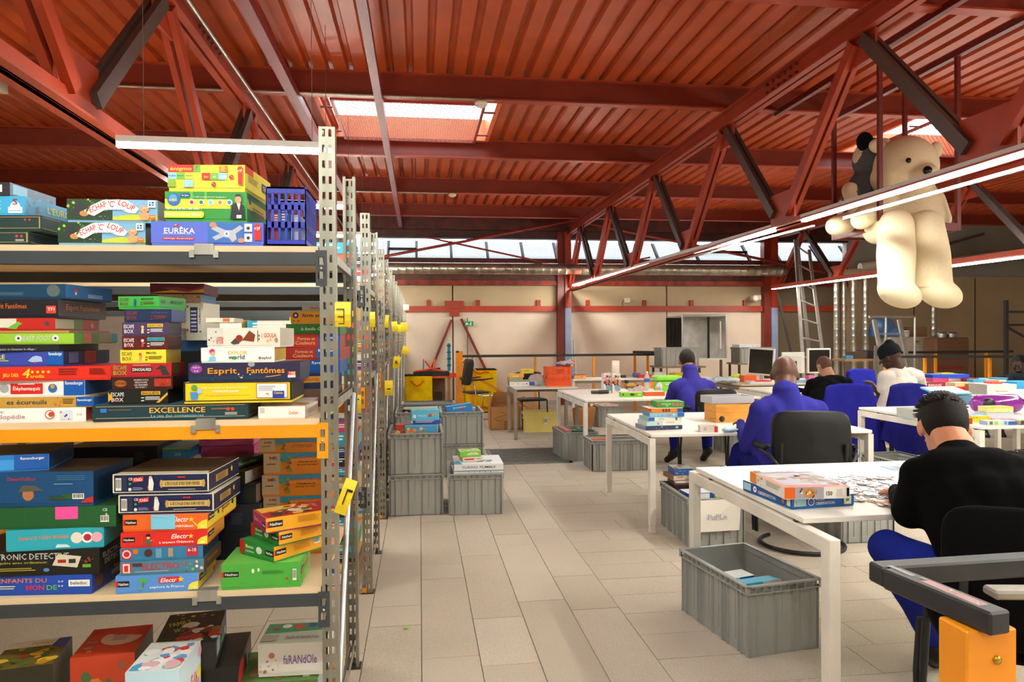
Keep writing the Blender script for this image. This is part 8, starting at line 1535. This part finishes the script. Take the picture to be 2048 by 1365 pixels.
# profiles leaning on the column
for i, u in enumerate((1141, 1146, 1151)): q = MB(); q.bar((X(u + 2, 14.3), 14.2, 0), (X(u - 1, 14.4), 14.5, Zv(682 , 14.3)), .035, .025, ('b8b4ae', 'zinc')); tag(q.build('metal_profile'), 'aluminium profile leaning on the first half blue column', 'profile', 'aluminium profiles at the first blue column')
# photo tent
yt = 12.9; xa, xm, xb, z0_, z1_ = X(1364, yt), X(1417, yt), X(1452, yt), Zv(722, yt), Zv(632, yt); r = empty('photo_tent', (xa, yt, 0), 'silver grey photo tent with a black curtain on a table at the back wall', 'tent'); SG = ('ece8e2', 'cloth')
q = MB(); q.box(xa, yt + .8, z0_, xb, yt + .82, z1_, SG); q.build('back_sheet', r); q = MB(); q.box(xb - .02, yt, z0_, xb, yt + .8, z1_, ('cac6c0', 'cloth')); q.build('side_sheet', r)
q = MB(); q.box(xa, yt, z1_ - .03, xb, yt + .82, z1_, ('a8a49e', 'cloth')); q.build('top_sheet', r); q = MB(); q.box(xa - .02, yt, z0_ - .03, xb + .02, yt + .85, z0_, ('d8d4cc', 'laminate')); q.build('base_sheet', r)
q = MB(); n = 14; xs = [X(1333, yt) + (xa - X(1333, yt)) * i / n for i in range(n + 1)]; zb2 = Zv(702, yt)
q.add([(x_, yt + .02 * math.sin(i * 1.9), z) for z in (zb2, z1_ - .05) for i, x_ in enumerate(xs)], [(i, i + 1, n + 2 + i, n + 1 + i) for i in range(n)], ('2c2826', 'cloth'), True); q.add([(x_, yt + .02 + .02 * math.sin(i * 1.9), z) for z in (zb2, z1_ - .05) for i, x_ in enumerate(xs)], [(i, n + 1 + i, n + 2 + i, i + 1) for i in range(n)], ('2c2826', 'cloth'), True); q.build('curtain', r)
q = MB(); q.box(xm, yt + .02, z0_, xm + .03, yt + .05, z1_ - .03, ('2a2a2a', 'matte')); q.build('zip', r); q = MB(); q.box(X(1440, yt), yt - .01, Zv(702, yt), X(1442, yt), yt + .01, Zv(645, yt), ('e0dcd6', 'plastic')); q.build('light_bar', r)
for (a, b_) in (((xa, z0_), (xa, z1_)), ((xb, z0_), (xb, z1_)), ((xa, z1_), (xb, z1_))): q = MB(); q.tube([(a[0], yt - .01, a[1]), (b_[0], yt - .01, b_[1])], .018, ('c8c4bc', 'metal'), 8); q.build('tent_pole', r)
for xx in (xa + .05, xb - .05): q = MB(); q.box(xx - .02, yt + .1, 0, xx + .02, yt + .14, z0_ - .03, ('4a4642', 'paint')); q.build('leg', r)
# rear grey crates on stands
def stand_crate(u0, u1, v0, v1, y, label):
    x0, x1 = X(u0, y), X(u1, y); zb_ = Zv(v1, y); r = empty('support_table', ((x0 + x1) / 2, y + .2, 0), 'low table under the ' + label, 'table'); q = MB(); q.box(x0 - .05, y - .02, zb_ - .03, x1 + .1, y + .5, zb_, ('8c7858', 'wood')); q.build('table_top', r)
    for xx in (x0, x1): 
        for yy_ in (y + .02, y + .44): q = MB(); q.box(xx - .02, yy_, 0, xx + .02, yy_ + .03, zb_ - .03, ('3a3632', 'paint')); q.build('leg', r)
    k = (x1 - x0) / .415; o = crate(((x0 + x1) / 2), y + .22, 0, label, z=zb_ + .0005, sx=k, sz=(Zv(v0, y) - zb_) / .333); o.scale.y = .68; return zb_
z1 = stand_crate(1323, 1400, 699, 738, 12.1, 'grey crate below the black tent curtain')
z2 = stand_crate(1480, 1553, 700, 733, 12.9, 'wide grey crate with a white game box near the second column')
gx(X(1487, 12.8), 12.98, Zv(700, 12.9) + .002, .42, .3, .055, 0, ('e0dce0', 'c8c4d0', 'e8e4e8'), 'white and blue game box on the wide grey crate', {'F': [('d', .3, .05, .9, .95, 10, ['3c5ca8', 'c8d0e0', '8c3c4c'])]})
gx(X(1447, 11.6), 11.6, .66, .3, .26, .02, 4, ('d8a468', 'c89458', 'e0b07c'), 'tan folded board beside the photo tent', {}) if False else None
# vertical spiral ducts
zp_ = 0
def vduct(u, y, r_, v0, v1, label):
    x = X(u, y); za, zb_ = Zv(v0, y), (0 if v1 > 700 else zp_); pts = []; R = []; z = zb_
    while z < za: pts += [(x, y, z), (x, y, z + .1), (x, y, z + .11), (x, y, z + .12)]; R += [r_, r_, r_ * 1.06, r_]; z += .13
    q = MB(); q.tube(pts, R, ('c4beb2', 'duct'), 16); tag(q.build('spiral_duct'), label, 'duct')
for i, (u, r_) in enumerate(((1673, .055), (1688, .045), (1707, .06), (1731, .06))): vduct(u, 13.2, r_, 562, 790, ['first', 'second', 'third', 'fourth'][i] + ' of the four shiny upright ducts from the left, behind the platform ladder')
zp_ = 0; vduct(1867, 13.6, .06, 600, 790, 'shiny upright duct ending above the wrapped pallet'); bpy.data.objects['spiral_duct.004']['label'] = 'shiny upright duct standing above the wrapped pallet'
# ladders
AL = ('bcbab6', 'zinc')
def ladder(pts, name, label, rungs):
    r = empty(name, (pts[0][0][0], pts[0][0][1], 0), label, 'ladder')
    for a, b_ in pts: q = MB(); q.bar(a, b_, .06, .03, AL); q.build('stile', r)
    for k in range(rungs):
        for (A1, B1), (A2, B2) in ((pts[0], pts[1]),): 
            t = (k + .7) / rungs; a = Vector(A1).lerp(Vector(B1), t); b_ = Vector(A2).lerp(Vector(B2), t); q = MB(); q.tube([a, b_], .018, AL, 8); q.build('rung', r)
    return r
yl = 12.6
def PT3(u, v, y): return at(u, v, y)
ladder([(PT3(1612, 790, yl)[:2] + (0,), PT3(1590, 480, yl + .8)), (PT3(1660, 800, yl)[:2] + (0,), PT3(1618, 500, yl + .8)), (PT3(1630, 790, yl + 1)[:2] + (0,), PT3(1594, 480, yl + .9))], 'extension_ladder', 'tall aluminium ladder leaning behind the wood edged desk', 9)
yl = 11.9; r = empty('platform_ladder', PT3(1785, 700, yl)[:2] + (0,), 'aluminium platform ladder with a guard rail behind the white t-shirt man', 'ladder')
for (a, b_) in (((1748, 640), (1772, 760)), ((1798, 640), (1823, 760))): 
    q = MB(); A_, B_ = PT3(*a, yl), PT3(*b_, yl - .3); D_ = Vector(B_) - Vector(A_); e_ = Vector(A_) + D_ * (A_[2] / (A_[2] - B_[2])); q.bar(A_, e_, .07, .04, AL); q.build('stile', r)
for (a, b_) in (((1772, 634), (1771, 720)), ((1830, 634), (1829, 760)), ((1738, 634), (1831, 634)), ((1740, 634), (1741, 637))): q = MB(); q.tube([PT3(*a, yl + .1), PT3(*b_, yl + .1)], .022, AL, 8); q.build('guard_rail', r)
for k in range(5): q = MB(); q.bar(PT3(1752 + k * 5.5, 668 + k * 24, yl - .05), PT3(1803 + k * 5.5, 668 + k * 24, yl - .05), .08, .02, AL); q.build('tread', r)
q = MB(); q.tube([PT3(1829, 755, yl + .1), PT3(1829, 760, yl + .1)[:2] + (0,)], .022, AL, 8); q.build('leg', r)
q = MB(); q.bar(PT3(1752, 692, yl - .5), (PT3(1748, 800, yl - .5)[0], yl - .5, 0), .05, .04, ('9c9894', 'zinc')); q.build('leg', r)
# blue tarpaulin bundle on the cabinet, cabinet, wrapped pallet
yc_ = 13.0; xa, xb = X(1782, yc_), X(1868, yc_); zc_ = Zv(680, yc_); r = empty('steel_cabinet', ((xa + xb) / 2, yc_ + .2, 0), 'beige two part steel cabinet behind the railings', 'cabinet')
q = MB(); q.box(xa, yc_, 0, xa + (xb - xa) * .62, yc_ + .45, zc_, ('b0a594', 'paint')); q.build('cabinet_door', r); q = MB(); q.box(xa + (xb - xa) * .63, yc_ - .01, 0, xb, yc_ + .45, zc_, ('988b78', 'paint')); q.build('cabinet_body', r); q = MB(); q.box(xa + .5, yc_ - .02, zc_ - .12, xa + .6, yc_, zc_ - .08, ('a87c3c', 'metal')); q.build('name_plate', r)
o = thing_('blue_tarpaulin', 'folded blue tarpaulin bundle seen behind the platform ladder', 'tarpaulin', lambda q: None) if False else None
q = MB(); q.ell((X(1772, 13.1), 13.2, zc_ + .2), (.26, .16, .19), ('4a6c9c', 'plastic'), 16, 10); q.box(X(1750, 13.1), 13.08, zc_ + .0, X(1800, 13.1), 13.35, zc_ + .2, ('4a6c9c', 'plastic')); o = remesh(q, .02, 2, .03, 'blue_tarpaulin', freq=5); tag(o, 'folded blue tarpaulin bundle seen behind the platform ladder', 'tarpaulin')
gx(X(1823, 13), 13.1, zc_ + .001, .42, .25, .2, 0, ('7c5a3c', '6c4c34', '8c6848'), 'dark cardboard pieces piled on the beige steel cabinet')
q = MB(); xx = X(1812, 13); 
for k in range(3): q.lathe([(0, zc_ + .001 + .045 * k), (.09, zc_ + .001 + .045 * k), (.095, zc_ + .04 + .045 * k), (0, zc_ + .042 + .045 * k)], xx, 13.04, ('c8c0b0', 'plastic'), 16)
tag(q.build('dish_stack'), 'stack of white dishes on the beige steel cabinet', 'dishes')
xa, xb = X(1872, 12.6), X(1940, 12.6); zp = Zv(682, 12.6); r = empty('wrapped_pallet', ((xa + xb) / 2, 12.9, 0), 'brown cartons wrapped in clear film on a pallet behind the railings', 'pallet load')
q = MB(); q.cbox(xa, 12.6, .12, xb, 12.96, zp, .03, ('6c4a34', 'gloss')); o = q.build('wrapped_load', r); q = MB(); q.box(xa - .03, 12.57, 0, xb + .03, 12.97, .1, ('8c6c48', 'wood')); q.build('pallet', r); q = MB(); q.box(xa + .02, 12.585, .75, xb - .15, 12.6, .8, ('8c2c24', 'plastic')); q.build('red_band', r)
for i, u in enumerate((1885, 1905)): q = MB(); q.lathe([(.09, zp + .001), (.1, zp + .06), (.09, zp + .11), (0, zp + .11)], X(u, 12.75), 12.78, ('b8b4ac', 'duct'), 16); tag(q.build('duct_cap'), ['left', 'right'][i] + ' shiny duct collar on top of the wrapped pallet load', 'duct collar')
# dark rack at the right
yr = 12.0; xa = X(2012, yr); r = empty('dark_rack', (xa, yr, 0), 'dark empty pallet rack frame at the right picture edge', 'rack'); DM = ('3a3632', 'paint')
for (xx, yy_) in ((xa, yr), (xa + .9, yr)): q = MB(); q.box(xx - .03, yy_ - .03, 0, xx + .03, yy_ + .03, Zv(600, yr), DM); q.build('upright', r)
for v in (626, 655): q = MB(); q.bar((xa, yr, Zv(v, yr)), (xa + .9, yr, Zv(v, yr)), .03, .04, DM); q.build('crossbar', r)
q = MB(); q.bar((xa + .03, yr, Zv(660, yr)), (xa + .87, yr, Zv(710, yr)), .03, .04, DM); q.build('diagonal_brace', r)
q = MB(); q.bar((X(1604, 13.9), 13.9, .02), (X(1556, 14.1), 14.1, 2.3), .04, .03, DM); tag(q.build('leaning_bar'), 'thin dark bar leaning against the wall behind the tall ladder', 'bar')
q = MB(); q.bar(at(1898, 488, 14.2), at(1968, 468, 13.9), .06, .06, ('4a1c18', 'paint')); ST('roof_strut', q)
# bench with bins between the ducts
yb = 11.6; xa, xb = X(1690, yb), X(1760, yb); r = empty('work_table', (xa, yb, 0), 'narrow wooden table with dark bins before the upright ducts', 'table'); q = MB(); q.box(xa, yb, Zv(727, yb) - .04, xb, yb + .4, Zv(727, yb), ('a07c54', 'wood')); q.build('table_top', r)
for xx in (xa + .05, xb - .05): q = MB(); q.box(xx - .02, yb + .05, 0, xx + .02, yb + .09, Zv(727, yb) - .04, ('6a543c', 'wood')); q.build('leg', r)
gx(X(1711, yb), yb + .05, Zv(727, yb) + .001, .26, .25, .13, 0, ('4a3c30', '40342a', '54443a'), 'brown bin on the narrow wooden table'); gx(X(1734, yb), yb + .05, Zv(727, yb) + .001, .22, .25, .15, 3, ('1f2030', '1a1c2c', '282a3c'), 'navy bin on the narrow wooden table'); gx(X(1694, yb), yb + .02, Zv(727, yb) + .001, .13, .1, .06, 0, ('4a8cb0', '40809c', '5c9cb8'), 'small blue boxes at the left end of the narrow wooden table')

# ------------------------------------------------------------------ games on the racks further back (each its own object)
PAL = ['c8342c', '2c5ca8', 'e8b82c', '3c8c44', 'e8e2d6', 'd86c2c', '6c3c8c', '2c9cb8', '1f2430', 'c83c74', '8cb83c', 'b89868', 'd8d0c0', '24407c', 'e85c3c']
rr = random.Random(21)
def fill(k, x_lo, x_hi, maxn, label, group, front_only=True):
    n = 0; CN = dict(zip(PAL, ('red', 'blue', 'amber', 'green', 'white', 'orange', 'violet', 'teal', 'black', 'pink', 'lime', 'tan', 'cream', 'navy', 'coral'))); y = YR0 + PITCHY * k
    for li, (z, c_) in enumerate(LV):
        if k >= 3 and li == 0 and k > 4: continue
        x = x_hi; lv = 0
        while x > x_lo:
            W = rr.uniform(.22, .36); x -= W + .012
            zz = z + .0005; top = (LV[li + 1][0] if li < 3 else 2.25) - .1 - rr.uniform(0, .16)
            while zz < top:
                H = rr.uniform(.035, .085); D = rr.uniform(.2, .3); c = rr.choice(PAL); c2_ = rr.choice(PAL)
                if zz + H > top + .03: break
                art = {'F': [('r', rr.uniform(0, .6), 0, 1, 1, c2_), ('n', .1, .8, .7, 2, .12, 'f0ece0')], 'S': [('r', rr.uniform(.1, .5), .1, .9, .9, c2_)]} if k < 3 else {'F': [('r', .5, 0, 1, 1, c2_)]}
                lb = CN[c] + ' game box on the ' + ('lowest', 'second', 'third', 'top')[li] + ' shelf of the ' + ORD[k] + ' rack row'
                o = game_box(W * rr.uniform(.86, 1), D, H, (c, c if rr.random() < .6 else c2_, rr.choice(PAL)), lb, art, loc=(x, y + .015 + rr.uniform(0, .02), zz), group=group); zz += H + .0008; n += 1
xe = XE - .06
fill(1, -1.0, xe, 110, 'boxed game stacked on the second rack row from the camera', 'games on the second rack row')
fill(2, -.72, xe, 70, 'boxed game stacked on the third rack row from the camera', 'games on the third rack row')
fill(3, -.6, xe, 40, 'boxed game stacked on the fourth rack row from the camera', 'games on the fourth rack row')
fill(4, -.4, xe, 26, 'boxed game stacked on the fifth rack row from the camera', 'games on the fifth rack row')
fill(5, -.4, xe, 16, 'boxed game stacked on the sixth rack row from the camera', 'games on the sixth rack row')

# ------------------------------------------------------------------ put the origin of every one-mesh thing at its own foot
for o in list(bpy.data.objects):
    if o.parent is None and o.type == 'MESH' and 'label' in o and o.location.length < .2 and o.data.users == 1:
        vs = o.data.vertices; n = len(vs)
        if not n: continue
        c = Vector((sum(v.co.x for v in vs) / n, sum(v.co.y for v in vs) / n, min(v.co.z for v in vs)))
        if c.length < .3: continue
        o.data.transform(Matrix.Translation(-c)); o.location = o.location + c
        for ch in o.children: ch.location = ch.location - c
